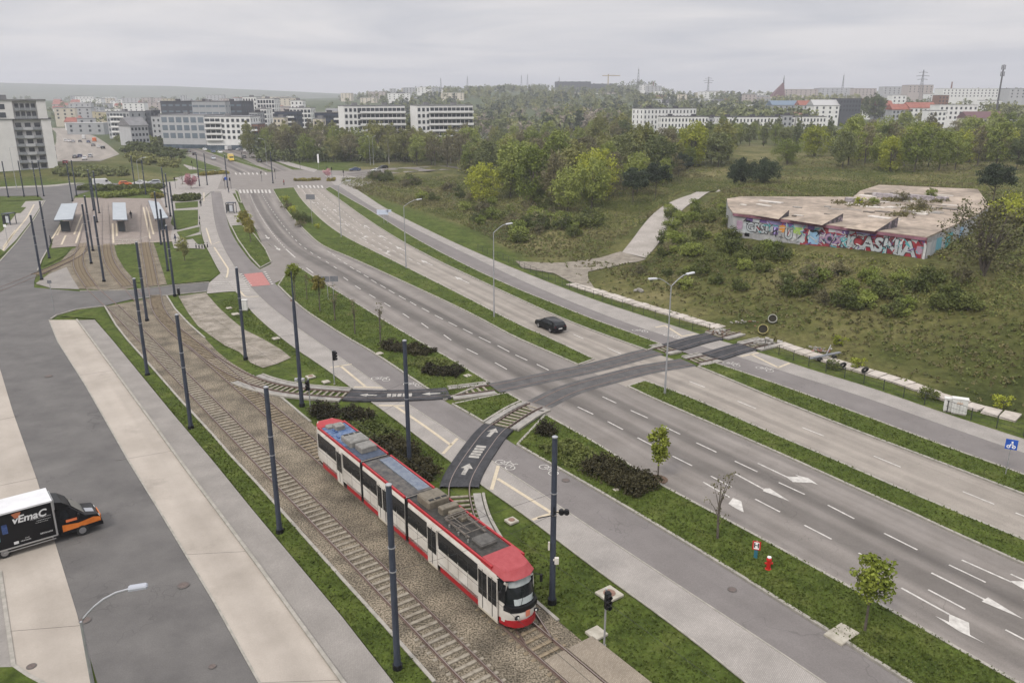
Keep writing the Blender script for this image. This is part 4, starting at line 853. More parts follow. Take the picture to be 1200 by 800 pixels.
place_car((645,386),(600,365),'black','estate','black estate car driving alone on the right carriageway')
place_car((120,218),(160,216),'white','van','white van on the street behind the tram stop',name='van')
place_car((147,217.5),(180,216),'orange','hatch','orange car on the street behind the tram stop')
place_car((164,216.5),(140,217),'white','sedan','white car right of the orange car behind the tram stop')
place_car((181,216),(150,217.5),'silver','hatch','silver car behind the third platform shelter')
BC='cars on the boulevard beyond the crossroads'
for px,hd,c,k,l in (((221,178.5),(214,175),'grey','sedan','dark grey car farthest up the boulevard, left lane'),((228,182),(220,178),'black','hatch','black car on the boulevard beside the green median'),((240,176.5),(250,180),'white','hatch','white car far up the boulevard near the corner block'),
    ((250,179),(260,182),'blue','sedan','dark blue car in front of the white corner block'),((258,179.5),(268,182),'white','sedan','white sedan right behind the dark blue car'),((250,187),(260,191),'silver','hatch','silver grey car on the boulevard left of the yellow truck'),
    ((286,185.5),(276,181),'grey','hatch','grey car just right of the yellow truck'),((304,190),(292,185),'black','estate','dark estate car on the right side of the boulevard')):
    place_car(px,hd,c,k,l,BC)
SC_='cars on the side street right of the crossroads'
for px,hd,c,k,l in (((416,200.5),(400,201),'blue','sedan','dark blue car waiting on the side street'),((441,201.5),(425,203),'white','sedan','white car on the side street behind the blue one'),((449,198),(430,199),'black','hatch','black car at the edge of the scrub on the side street')): place_car(px,hd,c,k,l,SC_)
PK=[((77,166),'white','hatch'),((81,166.5),'white','sedan'),((86,167),'silver','hatch'),((94,167),'grey','hatch'),((98.5,163),'white','van'),((104,167.5),'blue','estate'),((111,166),'orange','van'),((109.5,171.5),'grey','sedan'),((116,173),'white','hatch'),((121,174.5),'black','estate'),((88,185.5),'grey','sedan'),((94,184.5),'blue','hatch'),((99.5,187.5),'white','sedan'),((106,184.5),'silver','hatch'),((77,192),'red','hatch')]
PL=['white hatchback leftmost in the back row of the car park','white saloon second in the back row of the car park','silver hatchback in the back row beside the white saloon','grey hatchback at the middle of the car park back row','white van parked left of the orange van','dark blue estate between the white van and the orange van','orange van parked at the end of the back row','grey saloon in the right row of the car park','white hatchback in the right row of the car park','black estate at the end of the right row','grey saloon leftmost in the front row near the hedge','dark blue hatchback in the front row of the car park','white saloon nearest the hedge in the front row','silver hatchback at the right end of the front row','dark red hatchback half hidden by the hedge below the car park']
for (px,c,k),l in zip(PK,PL): place_car(px,(px[0]+9,px[1]-2.2),c,k,l,'cars in the car park beside the tower block','van' if k=='van' else 'car')
for px,c,k,l in (((269,176),'white','van','white van parked before the corner block, left one'),((291,178),'white','van','white van parked before the corner block, right one'),((281,176.5),'silver','sedan','silver saloon between the two white vans'),((210,165.5),'white','van','white van near the glass fronted office'),((219,166),'silver','van','silver van near the glass fronted office')):
    place_car(px,(px[0]+9,px[1]-.8),c,k,l,'vehicles parked before the office blocks','van' if k=='van' else 'car')
# yellow truck
def box_truck(name,loc,rz,label,cabm,boxm_,L=6.0,art=None):
    o=thing(name,loc,rz,label,'truck')
    q=MB(); q.cbox((-.9,0,1.95),(L*.62,2.2,2.3),bev=.05); q.build('cargo_box',boxm_,o)
    q=MB(); q.loft([[(x,y,z) for x,z in ((1.05,.5),(1.05,2.2),(1.5,2.3),(2.0,1.5),(2.7,1.25),(2.8,.5))] for y in (-.95,.95)]); c=q.build('cab',cabm,o)
    q=MB(); q.add([(1.58,-.85,2.2),(1.58,.85,2.2),(2.04,.88,1.5),(2.04,-.88,1.5)],[(0,1,2,3)]); q.build('windscreen',glass,o).location=(.02,0,.02)
    q=MB(); q.box(-2.8,1.1,-.5,.5,.5,.8); q.build('chassis',black,o); wheels(o,(-1.9,1.9),.98,.38,.26); return o
p_=GT(271,189); box_truck('truck',(p_[0],p_[1],.03),-1.1,'yellow box truck on the boulevard before the corner block',paint('yellow',PN['yellow']),mat('yellow_box',(.55,.42,.14),.5))

# ---------------------------------------------------------------- thin wires of the tram line
wirem=mat('wire_dark',(.02,.02,.022),.5)
def wire(pts,r,label,group,name='wire',cat='overhead wire'):
    q=MB(); q.tube(pts,r,5); p=pts[0]; o=q.build(name,wirem); tag(o,label,cat,group); return o
PAIRS=[((466,783),(647,706)),((328,624),(480,546)),((224,502),(354,475)),((173,440),(288,421)),((122,330),(205,347))]
for i,(a,b) in enumerate(PAIRS):
    A=G(*a);B=G(*b)
    for z in (5.65,6.95): wire([(A[0]+(B[0]-A[0])*t,A[1]+(B[1]-A[1])*t,z-.35*math.sin(math.pi*t)*(z<6)) for t in (0,.25,.5,.75,1)],.008,'thin span wire stretched between two opposite tram poles','span wires between the tram poles')
for off,l in ((17.91,'thin contact wire above the nearer ballast track'),(21.97,'thin contact wire above the track of the tram')):
    wire([(float(td[0]*s_+tn[0]*off),float(td[1]*s_+tn[1]*off),5.4) for s_ in (-92,-70,-50,-30,-10)],.008,l,None) if 0 else tag(wire([(float(td[0]*s_+tn[0]*off),float(td[1]*s_+tn[1]*off),5.4) for s_ in (-92,-70,-50,-30,-10)],.008,l,None),l,'overhead wire')
# ================================================================ delivery truck, bottom left
def delivery():
    ang=R(38.49); d=(math.cos(ang),math.sin(ang)); n=(-d[1],d[0]); s0=5.35; off=53.74+1.08
    o=thing('delivery_truck',(d[0]*s0+n[0]*off,d[1]*s0+n[1]*off,.035),ang,'black delivery truck with a white box roof and an orange stripe, entering the bus lane','truck')
    bk=mat('truck_black',(.007,.007,.008),.4,spec=.22); og=mat('truck_orange',(.5,.13,.02),.4,(.58,.17,.03),3); alu=mat('aluminium_trim',(.4,.4,.4),.35,metal=.6)
    q=MB(); q.box(-4.75,0,-1.06,1.06,.62,2.98); bx=q.build('cargo_box',bk,o)
    q=MB(); q.box(-4.8,.04,-1.1,1.1,2.95,3.06); q.build('box_roof',mat('box_roof_white',(.46,.46,.47),.5,(.52,.52,.53),1),o)
    for y in (-1.09,1.09):
        q=MB(); q.box(-4.78,.02,y-.02,y+.02,.56,.64); q.build('rail_trim',alu,o)
        q=MB(); q.box(-.05,.05,y-.025,y+.025,.6,3.0); q.build('corner_trim',alu,o)
        q=MB(); q.box(-3.0,-.1,y*.96-.02,y*.96+.02,.36,.42); q.box(-2.9,-2.84,y*.9-.02,y*.9+.02,.4,.62); q.box(-.3,-.24,y*.9-.02,y*.9+.02,.4,.62); q.build('side_guard',alu,o)
    q=MB(); q.box(-4.6,1.2,-.45,.45,.4,.62); q.build('chassis',black,o)
    # cab: profile x,z
    pr=[(.12,.42),(.12,2.15),(.5,2.28),(.95,2.2),(1.75,1.42),(2.45,1.22),(2.62,.95),(2.66,.4)]
    def rg(y,k): return [(x,y*(.86 if z>1.45 else 1),z-(.05*k if z>1.3 else 0)) for x,z in pr]
    q=MB(); q.loft([rg(-.98,1),rg(-.9,0),rg(.9,0),rg(.98,1)]); q.build('cab',bk,o,smooth=True)
    q=MB(); q.loft([[(x,y*.84,z) for x,z in ((.1,2.2),(.15,2.75),(.55,2.62),(1.0,2.24))] for y in (-1,1)]); q.build('wind_deflector',bk,o)
    q=MB(); q.tube([(.08,-.95,2.3),(.12,-.8,2.9),(.12,.8,2.9),(.08,.95,2.3)],.035,6); q.build('deflector_frame',alu,o)
    for y in (-1,1):
        q=MB(); q.add([(.35,y*.992,1.1),(2.6,y*.985,.72),(2.6,y*.985,1.0),(2.2,y*.99,1.12),(1.3,y*.99,.98),(.35,y*.992,.62)],[(5,4,1),(4,3,2,1),(5,0,4)] if 0 else [(0,5,4),(4,5,1),(4,1,2,3)]); q.build('orange_stripe',og,o,fix=False)
        q=MB(); q.add([(.6,y*.995,1.22),(1.25,y*.995,1.22),(1.25,y*.995,1.4),(.6,y*.995,1.4)],[(0,1,2,3)]); q.build('door_emblem',mat('emblem_orange',(.6,.16,.06),.5),o)
        q=MB(); q.add([(.35,y*.925,1.5),(1.6,y*.93,1.46),(1.0,y*.87,2.05),(.4,y*.87,2.05)],[(0,1,2,3)]); q.build('door_window',glass,o)
        q=MB(); q.cbox((1.35,y*1.18,1.55),(.12,.2,.4),bev=.03); q.build('mirror',black,o)
        q=MB(); q.cbox((2.5,y*.72,.98),(.2,.42,.16),bev=.04); q.build('headlight',lampw,o)
    q=MB(); q.box(2.6,2.72,-.95,.95,.38,.62); q.build('bumper',black,o)
    q=MB(); q.box(2.64,2.7,-.6,.6,.72,.95); q.build('orange_grille',og,o)
    q=MB(); q.add([(1.04,-.72,2.14),(1.04,.72,2.14),(1.72,.84,1.45),(1.72,-.84,1.45)],[(0,1,2,3)]); w_=q.build('windscreen',mat('windscreen_glass',(.03,.045,.05),.08,spec=.9),o); w_.location=(.03,0,.03)
    q=MB(); q.add([(1.85,-.5,1.43),(1.85,.1,1.43),(2.35,.1,1.28),(2.35,-.5,1.28)],[(0,1,2,3)]); q.build('bonnet_panel',mat('bonnet_grey',(.25,.26,.28),.3),o).location=(0,0,-.03)
    wheels(o,(-2.95,1.45),1.0,.36,.24)
    # lettering on the near side (y=-1.06)
    S=Matrix.Rotation(R(90),4,'X'); lw=mat('white_lettering',(.55,.55,.55),.6); SH=Matrix(((1,.22,0,0),(0,1,0,0),(0,0,1,0),(0,0,0,1)))
    def tx(t,x,z,s,m=lw,b=0.0): return text('lettering',t,s,m,Matrix.Translation((x,-1.068,z))@S@SH,bx,b)
    tx('vEmaC',-1.3,2.36,.66,b=.018)
    q=MB(); q.add([(-2.1,-1.067,2.5),(-1.98,-1.067,2.86),(-1.86,-1.067,2.5),(-2.25,-1.067,2.82),(-1.72,-1.067,2.84)],[(0,2,1),(0,1,3),(2,4,1)]); q.build('flame_mark',mat('brand_orange',(.35,.12,.06),.6),bx)
    q=MB()   # small print, too small to read in the photograph
    rr_=random.Random(3)
    for x0,x1,z,h in ((-1.3,-.15,2.1,.05),(-.98,-.2,1.93,.045),(-1.05,-.35,1.8,.045),(-.9,-.2,1.0,.12),(-2.0,-1.45,.87,.1),(-1.75,-1.5,1.02,.06)):
        x=x0
        while x<x1: w_=rr_.uniform(.03,.08); q.box(x,min(x+w_,x1),-1.066,-1.058,z-h/2*rr_.uniform(.6,1),z+h/2*rr_.uniform(.6,1)); x+=w_+.025
    q.build('small_print',mat('print_grey',(.33,.33,.33),.6),bx)
    q=MB(); q.cbox((-2.25,-1.062,.86),(.26,.01,.18)); q.build('badge',lw,bx)
    def pan(x,z,w,h,c,nm): q=MB(); q.cbox((x,-1.063,z),(w,.012,h)); q.build('poster_panel',mat(nm,c[0],.6,c[1],3),bx)
    pan(-3.35,1.72,.62,1.0,((.03,.11,.25),(.2,.32,.25)),'poster_blue'); pan(-2.72,1.95,.3,.62,((.02,.04,.12),(.06,.1,.25)),'poster_navy'); pan(-4.2,1.6,.6,.9,((.02,.03,.02),(.09,.1,.03)),'poster_olive')
delivery()
# ================================================================ poles and lamps
def make_pole(h=10.2):
    o=thing('catenary_pole',(0,0,0),0,'x','tram pole','steel poles of the tram line')
    q=MB(); q.tube([(0,0,.0),(0,0,1.0),(0,0,h)],[.2,.175,.15],10); q.build('shaft',steelblue,o,smooth=True)
    q=MB(); q.cyl((0,0,-.05),.26,.32,10); q.build('plinth',black,o)
    q=MB(); q.tube([(0,0,h),(0,0,h+.06),(0,0,h+.12)],[.16,.165,.05],10); q.build('cap',galv,o)
    for z in (5.6,6.9): q=MB(); q.tube([(0,0,z),(0,0,z+.06)],[.185,.185],10); q.build('band',galv,o)
    return o
pole0=make_pole(); regkids(pole0)
POLES=[((466,783),'tall dark blue tram pole on the grass strip, in front of the tram nose'),((647,706),'dark blue tram pole right of the tram cab with small boxes and a signal arm'),((328,624),'dark blue tram pole on the grass strip, second from the bottom'),((224,502),'dark blue tram pole on the grass strip, third from the bottom'),((173,440),'dark blue tram pole on the grass strip, nearest the concrete bus bay end'),
 ((288,421),'dark blue tram pole at the lower edge of the gravel patch'),((480,546),'dark blue tram pole between the tram rear and the footway'),((49,328),'dark tram pole at the kerb corner of the bus loop'),((58,303),'dark tram pole on the grass wedge left of the tracks'),((107,309),'dark tram pole between the two curved tracks'),((122,330),'dark tram pole on the ballast beside the middle curved track'),
 ((172.5,376),'dark tram pole between the long tracks just below the street crossing'),((205,347),'dark tram pole at the street kerb beside the gravel patch'),((197,318),'dark tram pole in the lawn right of the straight track'),((189,287),'dark tram pole at the lower end of the third platform'),((205.5,269),'dark tram pole on the lawn right of the third shelter'),((200,254),'dark tram pole on the small lawn above'),((195,243),'dark tram pole behind the third shelter'),
 ((109,294),'dark tram pole carrying a signal beside the first platform'),((114,261),'dark tram pole at the middle of the stop between the tracks'),((116.5,250),'dark tram pole at the upper end of the middle platform'),((110,247),'dark tram pole just left of the upper middle pole'),((85,236),'dark tram pole above the first shelter roof'),((90,229.5),'dark tram pole at the edge of the back street'),((44.5,230.5),'dark tram pole on the far grass strip, third from the left'),((51.5,230),'dark tram pole on the far grass strip, fourth from the left'),((28.5,230.5),'dark tram pole on the far grass strip, second from the left'),((10,231.5),'dark tram pole on the far grass strip, leftmost'),
 ((158.5,222),'dark tram pole behind the middle shelter at the hedge'),((171,228),'dark tram pole behind the third platform near the hedge'),((234,218),'dark tram pole at the left corner of the crossroads'),((243,217),'dark tram pole in the yellow hedge by the crossroads'),((267,220),'dark tram pole at the zebra crossing of the crossroads'),((320,215),'dark tram pole on the median tip at the crossroads')]
for i,(b,l) in enumerate(POLES):
    o=pole0 if i==0 else dup(pole0)
    o['label']=l; x,y=G(*b); o.location=(x,y,.02); o.rotation_euler=(0,0,random.random()*6)
def pipe(path,r,m,name,par,n=8): q=MB(); q.tube(path,r,n); return q.build(name,m,par,smooth=True)
def lamp(b,h,arms,label,group='galvanised street lamps',al=1.9,rise=.9,cat='street lamp',z=0):
    x,y=G(*b) if z==0 else GT(*b)[:2]; zz=Tz(x,y)*0+ (GT(*b)[2] if z else 0)
    o=thing('street_lamp',(x,y,zz),0,label,cat,group)
    pipe([(0,0,0),(0,0,1.4),(0,0,1.5),(0,0,h)],[.11,.105,.085,.055],galv,'shaft',o)
    q=MB(); q.cyl((0,0,-.02),.19,.08,10); q.build('base_plate',kerbm,o)
    for a in arms:
        c,s=math.cos(a),math.sin(a); P=[(0,0,h-.05)]+[(c*al*t,s*al*t,h+rise*math.sin(t*math.pi/2)**1.2) for t in (.25,.5,.75,1)]
        ar=pipe(P,.04,galv,'arm',o,6); q=MB(); q.cbox((c*(al+.4),s*(al+.4),h+rise+.03),(.95,.3,.13),rz=a,ry=-.06,bev=.04); q.build('lamp_head',mat('lamp_head_grey',(.45,.46,.48),.4),ar)
    return o
xr=R(0)
rt=math.atan2(G(900,505)[1]-G(812,466)[1],G(900,505)[0]-G(812,466)[0])+R(90)
lamp((779,462),10.8,(rt,rt+R(180)),'double armed street lamp on the median right of the tram crossing')
lamp((579,372),11.2,(rt,),'street lamp on the median beside the black car')
lamp((476,315),10.5,(rt,),'street lamp on the median, second up from the black car',al=2.4)
lamp((400,278),10.5,(rt,),'street lamp on the median among the median shrubs')
lamp((434,193.5),11,(R(120),),'left one of two street lamps in front of the wood on the side street',al=1.2); COL.objects
lamp((438,193.5),11,(R(60),),'right one of two street lamps in front of the wood on the side street',al=1.2)
lamp((313,195),10.5,(R(200),),'street lamp on the boulevard footway near the crossroads')
lamp((165,226),9.5,(R(20),),'street lamp between the vehicles and the hedge behind the stop')
lamp((20,223),13,(R(0),),'pale tall lamp post at the foot of the tower block',al=.6,rise=.2)
lamp((347,186),10,(R(200),),'street lamp on the boulevard footway beyond the crossroads')
def front_lamp():
    x,y=G(95,728,8.2); o=thing('street_lamp',(x,y,0),0,'street lamp with a long curved arm over the bus lane, bottom left','street lamp')
    pipe([(0,0,0),(0,0,1.5),(0,0,8.2)],[.11,.09,.06],galv,'shaft',o)
    e=np.array(G(150,690,9.2)); e2=np.array(G(173,685,9.25)); v=e-np.array([x,y]); v2=e2-np.array([x,y])
    P=[(0,0,8.1)]+[(v[0]*t,v[1]*t,8.2+1.0*(1-(1-t)**2.2)) for t in (.06,.15,.3,.5,.75,1)]
    pipe(P,.045,galv,'arm',o); a=math.atan2(v2[1]-v[1],v2[0]-v[0]); m=(v+v2)/2; q=MB(); q.cbox((m[0],m[1],9.24),(float(np.hypot(*(v2-v))),.3,.13),rz=a,bev=.05); q.build('lamp_head',mat('lamp_head_pale',(.3,.315,.35),.4),o)
front_lamp()
# pole 344 carries a thinner top
x,y=G(354,475.5); o=thing('catenary_pole',(x,y,.02),0,'taller dark blue tram pole beside the black panel crossing, with two pale boxes','tram pole','steel poles of the tram line')
q=MB(); q.tube([(0,0,0),(0,0,9.6),(0,0,10.4),(0,0,12.8)],[.2,.15,.08,.05],10); q.build('shaft',steelblue,o,smooth=True); q=MB(); q.cyl((0,0,-.05),.26,.32,10); q.build('plinth',black,o)
for dx in (-.32,.3): q=MB(); q.cbox((dx,-.05,2.6),(.3,.25,.3),bev=.03); q.build('control_box',galv,o)
# fittings on the pole right of the cab
x,y=G(647,706); o=thing('signal_arm',(x,y,5.9),0,'black lamp arm clamped on the pole right of the tram cab','signal arm')
q=MB(); q.tube([(0,-.17,0),(.45,-.3,0),(.7,-.3,.1)],.035,6); q.tube([(0,-.17,-.2),(-.9,-.25,-.35)],.03,6); q.tube([(0,-.19,-.3),(0,-.19,.3)],.03,6); q.build('bracket',black,o)
for dx in (.4,.68): q=MB(); q.cyl((dx,-.5,.1),.15,.22,12,axis='Y'); q.build('lamp_head',black,o)
o=thing('control_box',(x,y,2.9),0,'small white box strapped to the pole right of the tram cab','control box'); q=MB(); q.cbox((.2,-.24,0),(.24,.16,.4),bev=.02); q.box(.0,.3,-.2,-.15,-.05,.05); q.build('housing',wht,o); q=MB(); q.cbox((-.24,-.2,.9),(.1,.1,.5)); q.build('cable_cover',wht,o)
# ---------------------------------------------------------------- signals
def signal(b,h,label,two=False,white_=True,s=1.0,post=galv,z0=None,group=None,face=0):
    x,y=G(*b); o=thing('traffic_signal',(x,y,.0),face,label,'traffic signal',group)
    q=MB(); q.tube([(0,0,0),(0,0,h)],.055,8); q.build('post',post,o,smooth=True); q=MB(); q.cyl((0,0,-.02),.11,.07,8); q.build('base',kerbm,o)
    n=3
    q=MB(); q.cbox((.2*s,0,h-.55),(.28,.3,.95),bev=.03); hd=q.build('signal_head',black,o)
    for k in range(3):
        q=MB(); q.tube([(.33*s,0,h-.25-.3*k),(.5*s,0,h-.27-.3*k)],[.12,.13],10,cap=False); q.build('visor',black,hd)
        q=MB(); q.cyl((.335 if s>0 else -.345,0,h-.25-.3*k),.1,.01,10,axis='X'); q.build('lens',mat('lens_dark_'+str(k),[(.06,.012,.01),(.06,.045,.01),(.012,.05,.02)][k],.2),hd)
    return o
signal((392,450),3.6,'traffic signal on the grass beside the left footway with three black visors',face=R(-25))
signal((364,481),3.1,'low tram signal in front of the dark hedge at the tram rear',face=R(-100))
signal((708,756),3.45,'traffic signal on the grass right of the tram, nearest the bottom edge',face=R(-70))
signal((211,349),1.5,'short signal box at the kerb where the tracks leave the street',face=R(-90))
for b,l,f in (((307,213),'dark traffic signal at the right end of the zebra crossing',-90),((323,210),'dark traffic signal at the tip of the median',-90),((264,222),'dark traffic signal at the left end of the zebra crossing',-90),((271,221.5),'dark traffic signal between the cycleway and the zebra crossing',-120),((206,221),'dark traffic signal on the paved corner left of the pink tree',-90),((384,207),'dark traffic signal on the right island of the crossroads',-90),((389,207.5),'second dark signal on the right island of the crossroads',-60),((403,211.5),'dark thick signal post on the right corner of the crossroads',-90),((352,199),'dark traffic signal on the far side of the crossroads',-90),((284,187.5),'dark traffic signal on the boulevard median',-90),((226,199),'dark traffic signal on the boulevard green strip',-90)):
    signal(b,3.6,l,post=steelblue,face=R(f))
def signpost(b,h,label,w,hh,front,back,rz,cat='sign',z=None):
    x,y=G(*b); o=thing('road_sign',(x,y,0),rz,label,cat); q=MB(); q.tube([(0,0,0),(0,0,h)],.035,8); q.build('post',galv,o,smooth=True)
    q=MB(); q.box(-w/2,w/2,-.06,-.035,h-hh,h); pl=q.build('sign_plate',front,o); return o,pl
blue_=mat('sign_blue',(.015,.06,.3),.4,(.02,.08,.36),3); swh=mat('sign_white',(.7,.7,.7),.5)
o,pl=signpost((1178,557),3.0,'square blue cycle path sign on a thin post by the right footway',.8,.8,blue_,galv,R(-28))
q=MB()
def ringm(q,cx,cz,r,w=.03,y=-.064):
    n=12
    vs=[(cx+rr*math.cos(a),y,cz+rr*math.sin(a)) for rr in (r-w,r+w) for a in np.linspace(0,2*math.pi,n,endpoint=False)]
    q.add(vs,[(i,(i+1)%n,(i+1)%n+n,i+n) for i in range(n)])
ringm(q,-.17,2.42,.1); ringm(q,.17,2.42,.1); q.add([(-.17,-.064,2.4),(-.05,-.064,2.62),(.02,-.064,2.6),(-.1,-.064,2.4)],[(0,1,2,3)]); q.add([(.17,-.064,2.4),(.1,-.064,2.66),(.03,-.064,2.66),(.1,-.064,2.4)],[(0,1,2,3)]); q.add([(-.1,-.064,2.58),(.14,-.064,2.58),(.14,-.064,2.63),(-.1,-.064,2.63)],[(0,1,2,3)]); q.add([(-.02,-.064,2.7),(.1,-.064,2.7),(.1,-.064,2.85),(-.02,-.064,2.85)],[(0,1,2,3)])
q.build('cycle_symbol',swh,pl,fix=False)
o,pl=signpost((885,655),1.3,'small red and white hydrant sign with a blue post on the verge',.5,.6,mat('sign_red',(.4,.02,.02),.5),galv,R(-20)); text('lettering','H',.46,mat('sign_black',(.02,.02,.02),.5),Matrix.Translation((0,-.07,1.0))@Matrix.Rotation(R(90),4,'X'),pl,.012)
q=MB(); q.box(-.16,.16,-.067,-.062,.76,1.24); q.build('white_field',swh,pl); q=MB(); q.box(-.11,.11,-.05,.05,.02,.7); q.build('post_sleeve',mat('teal_sleeve',(.03,.12,.16),.5),o)
x,y=G(900,668); o=thing('fire_hydrant',(x,y,.05),0,'small red fire hydrant on the verge beside the hydrant sign','fire hydrant')
rd_=mat('hydrant_red',(.36,.015,.012),.45); q=MB(); q.tube([(0,0,0),(0,0,.08),(0,0,.1),(0,0,.62),(0,0,.66),(0,0,.78),(0,0,.85)],[.2,.2,.13,.13,.17,.15,.03],12); q.build('barrel',rd_,o,smooth=True)
q=MB(); q.cyl((-.24,0,.45),.07,.48,8,axis='X'); q.build('outlets',rd_,o); q=MB(); q.cyl((0,0,.84),.12,.05,10); q.build('cap',swh,o)
def board(b,h,label,cells,rz,col):
    x,y=G(*b); o=thing('road_sign',(x,y,0),rz,label,'sign')
    for dx in (-.4,.4) if len(cells)>1 else (0,): q=MB(); q.tube([(dx,0,0),(dx,0,h)],.04,6); q.build('post',galv,o)
    for (cx,cz,w,hh) in cells: q=MB(); q.box(cx-w/2,cx+w/2,-.07,-.03,cz-hh/2,cz+hh/2); q.build('sign_plate',col,o)
grb=mat('sign_back_grey',(.12,.125,.14),.5,(.16,.165,.18),3)
board((388,352),3.4,'two dark grey sign backs side by side above the young tree row',[(-.62,3.1,1.15,.8),(.62,3.15,1.15,.8)],R(0),grb)
board((366,263),6.6,'dark sign box on a thin pole over the median shrubs',[(0,6.2,2.0,1.1)],R(0),grb)
board((452,262),3.0,'pale blue direction board at the edge of the right footway',[(-.6,2.6,2.6,1.1),(.9,2.9,1.0,.6)],R(0),mat('board_pale_blue',(.38,.43,.55),.5,(.5,.54,.62),2))
board((374,205),7.5,'white flag shaped pylon on the right side of the crossroads',[(0,6.0,.6,3.2)],R(10),swh)
board((266,220),3.2,'blue and white direction sign at the crossroads',[(0,2.9,1.0,.9)],R(0),blue_)
board((64,366),4.4,'thin dark post with a small plate at the kerb of the bus loop',[(0,4.2,.5,.4)],R(15),grb)
board((10,288),4.2,'stop sign post with a small pale plate on the left pavement',[(0,3.9,.55,.5)],R(0),swh)
# ---------------------------------------------------------------- slabs, covers, cabinets
def cover(b,s,label,rnd=False,col=None,rz=None,group='concrete covers set in the grass',s2=None):
    x,y=G(*b); o=thing('cover_slab',(x,y,.02),dth if rz is None else rz,label,'cover',group); q=MB(); q.cbox((0,0,.06),(s,s2 or s,.14),bev=.03); q.build('slab',mat('pale_slab',(.24,.22,.18),.85,(.36,.335,.285),1.5),o)
    if rnd: q=MB(); q.cyl((0,0,.125),s*.3,.03,14); q.build('lid',mat('brown_lid',(.13,.075,.055),.7,(.2,.12,.09),6),o)
for b,s,l,r in (((714,697),1.2,'square slab with a round brown lid beside the lower signal',1),((699,743),.9,'pale slab left of the lower signal post',0),((599.5,611),.75,'small slab with a brown lid between the tram and the footway',1),((986,744),1.1,'pale rectangular slab at the roadside bottom right',0),((364,442),.85,'square slab with brown lid beside the left footway signal',1),((382,448),.7,'pale slab beside the left footway signal',0),((444,415),.85,'pale slab on the verge left of the dark hedge',0),((485,405.5),.6,'pale slab above the dark hedge on the verge',0),((548,441),.7,'pale slab at the pointed end of the verge',0),((276,368.5),.9,'pale slab on the grass above the gravel patch, right one',0),((268.5,361.5),.7,'pale slab on the grass above the gravel patch, left one',0),((323.5,397),.8,'pale slab on the grass right of the gravel patch',0),((722,575),.4,'tiny pale cover below the dark hedge',0)):
    cover(b,s,l,r,s2=s*1.5 if b==(986,744) else None)
def drain(b,s,label):
    x,y=G(*b); o=thing('drain_cover',(x,y,.035),dth,label,'drain cover','drain covers in the asphalt'); q=MB(); q.cyl((0,0,0),s*.8,.02,14); q.build('frame',mat('worn_iron',(.075,.066,.062),.8,(.1,.09,.085),5),o); q=MB(); q.cyl((0,0,.02),s*.62,.008,14); q.build('lid',mat('rust_iron',(.08,.062,.056),.8,(.115,.092,.083),8),o)
for b,s,l in (((215,686),.45,'brown round cover in the bus lane asphalt'),((249,781),.25,'small cover in the bus lane near the bottom edge'),((100,727),.4,'reddish cover behind the curved lamp arm'),((37,781),.3,'small dark cover in the left concrete lane'),((57,441),.5,'dark repaired cover in the bus asphalt'),((663,563),.4,'brown cover on the paved strip beside the cream line'),((858,691),.35,'dark patch cover in the cycleway')): drain(b,s,l)
def cabinet(b,w,d,h,label,rz,marks=False):
    x,y,z=GT(*b); o=thing('utility_cabinet',(x,y,z-.03),rz,label,'cabinet'); q=MB(); q.cbox((0,0,h/2+.1),(w,d,h),bev=.03); bd=q.build('housing',mat('cabinet_white',(.45,.45,.43),.5,(.52,.52,.5),2),o)
    q=MB(); q.cbox((0,0,.05),(w*.95,d*.95,.14)); q.build('plinth',kerbm,o); q=MB(); q.cbox((0,0,h+.13),(w+.08,d+.08,.06)); q.build('lid',mat('cabinet_lid',(.5,.5,.48),.5),o)
    q=MB(); q.box(-.005,.005,-d/2-.006,-d/2+.0,.2,h); q.build('door_gap',black,bd)
    if marks:
        q=MB(); 
        for k in range(3): q.tube([(-.25+k*.16,-d/2-.01,h*.72),(-.18+k*.16,-d/2-.012,h*.9),(-.1+k*.16,-d/2-.01,h*.74)],.018,4)
        q.build('graffiti',mat('spray_orange',(.5,.22,.05),.6),bd)
cz=R(-25)
cabinet((1123,484),1.25,.6,1.35,'taller white electrical cabinet with an orange spray mark at the fence',cz,True); cabinet((1110,481),.7,.5,1.15,'shorter white electrical cabinet attached left of the taller one',cz)
cabinet((286.5,363.5),.9,.45,1.35,'white cabinet at the inner edge of the left footway',R(0))
# ---------------------------------------------------------------- fences right of the footway
def fence(px,label,off=-.9,step=2.2,h=1.15):
    P=np.array([np.array(GT(*p)[:2]) for p in px]) ; P=smooth(P,1); L=arclen(P); o=thing('wire_fence',(float(P[0][0]),float(P[0][1]),0),0,label,'fence','dark wire fences along the right footway'); inv=Matrix.Translation((-float(P[0][0]),-float(P[0][1]),0))
    n=int(L[-1]/step); fm=mat('fence_dark',(.035,.04,.035),.6); pts=[(float(np.interp(k*step,L,P[:,0])),float(np.interp(k*step,L,P[:,1]))) for k in range(n+1)]
    pm=MB(); pm.box(-.03,.03,-.03,.03,-.1,h); pr=pm.build('post',fm,o)
    for i,(x,y) in enumerate(pts):
        q=pr if i==0 else pr.copy()
        if i: COL.objects.link(q)
        q.location=(x-P[0][0],y-P[0][1],Tz(x,y)-.03)
    for z in (h-.04,h*.5,.12):
        q=MB(); q.M=inv; q.tube([(x,y,Tz(x,y)-.03+z) for x,y in pts],.02 if z>h*.9 else .014,5); q.build('rail',fm,o)
    w=MB(); w.M=inv
    for i in range(len(pts)-1):
        (x0,y0),(x1,y1)=pts[i],pts[i+1]; 
        for k in range(1,8):
            t=k/8; x=x0+(x1-x0)*t; y=y0+(y1-y0)*t; z=Tz(x,y)-.03; w.tube([(x,y,z+.12),(x,y,z+h-.05)],.006,3,cap=False)
    w.build('mesh_wires',fm,o)
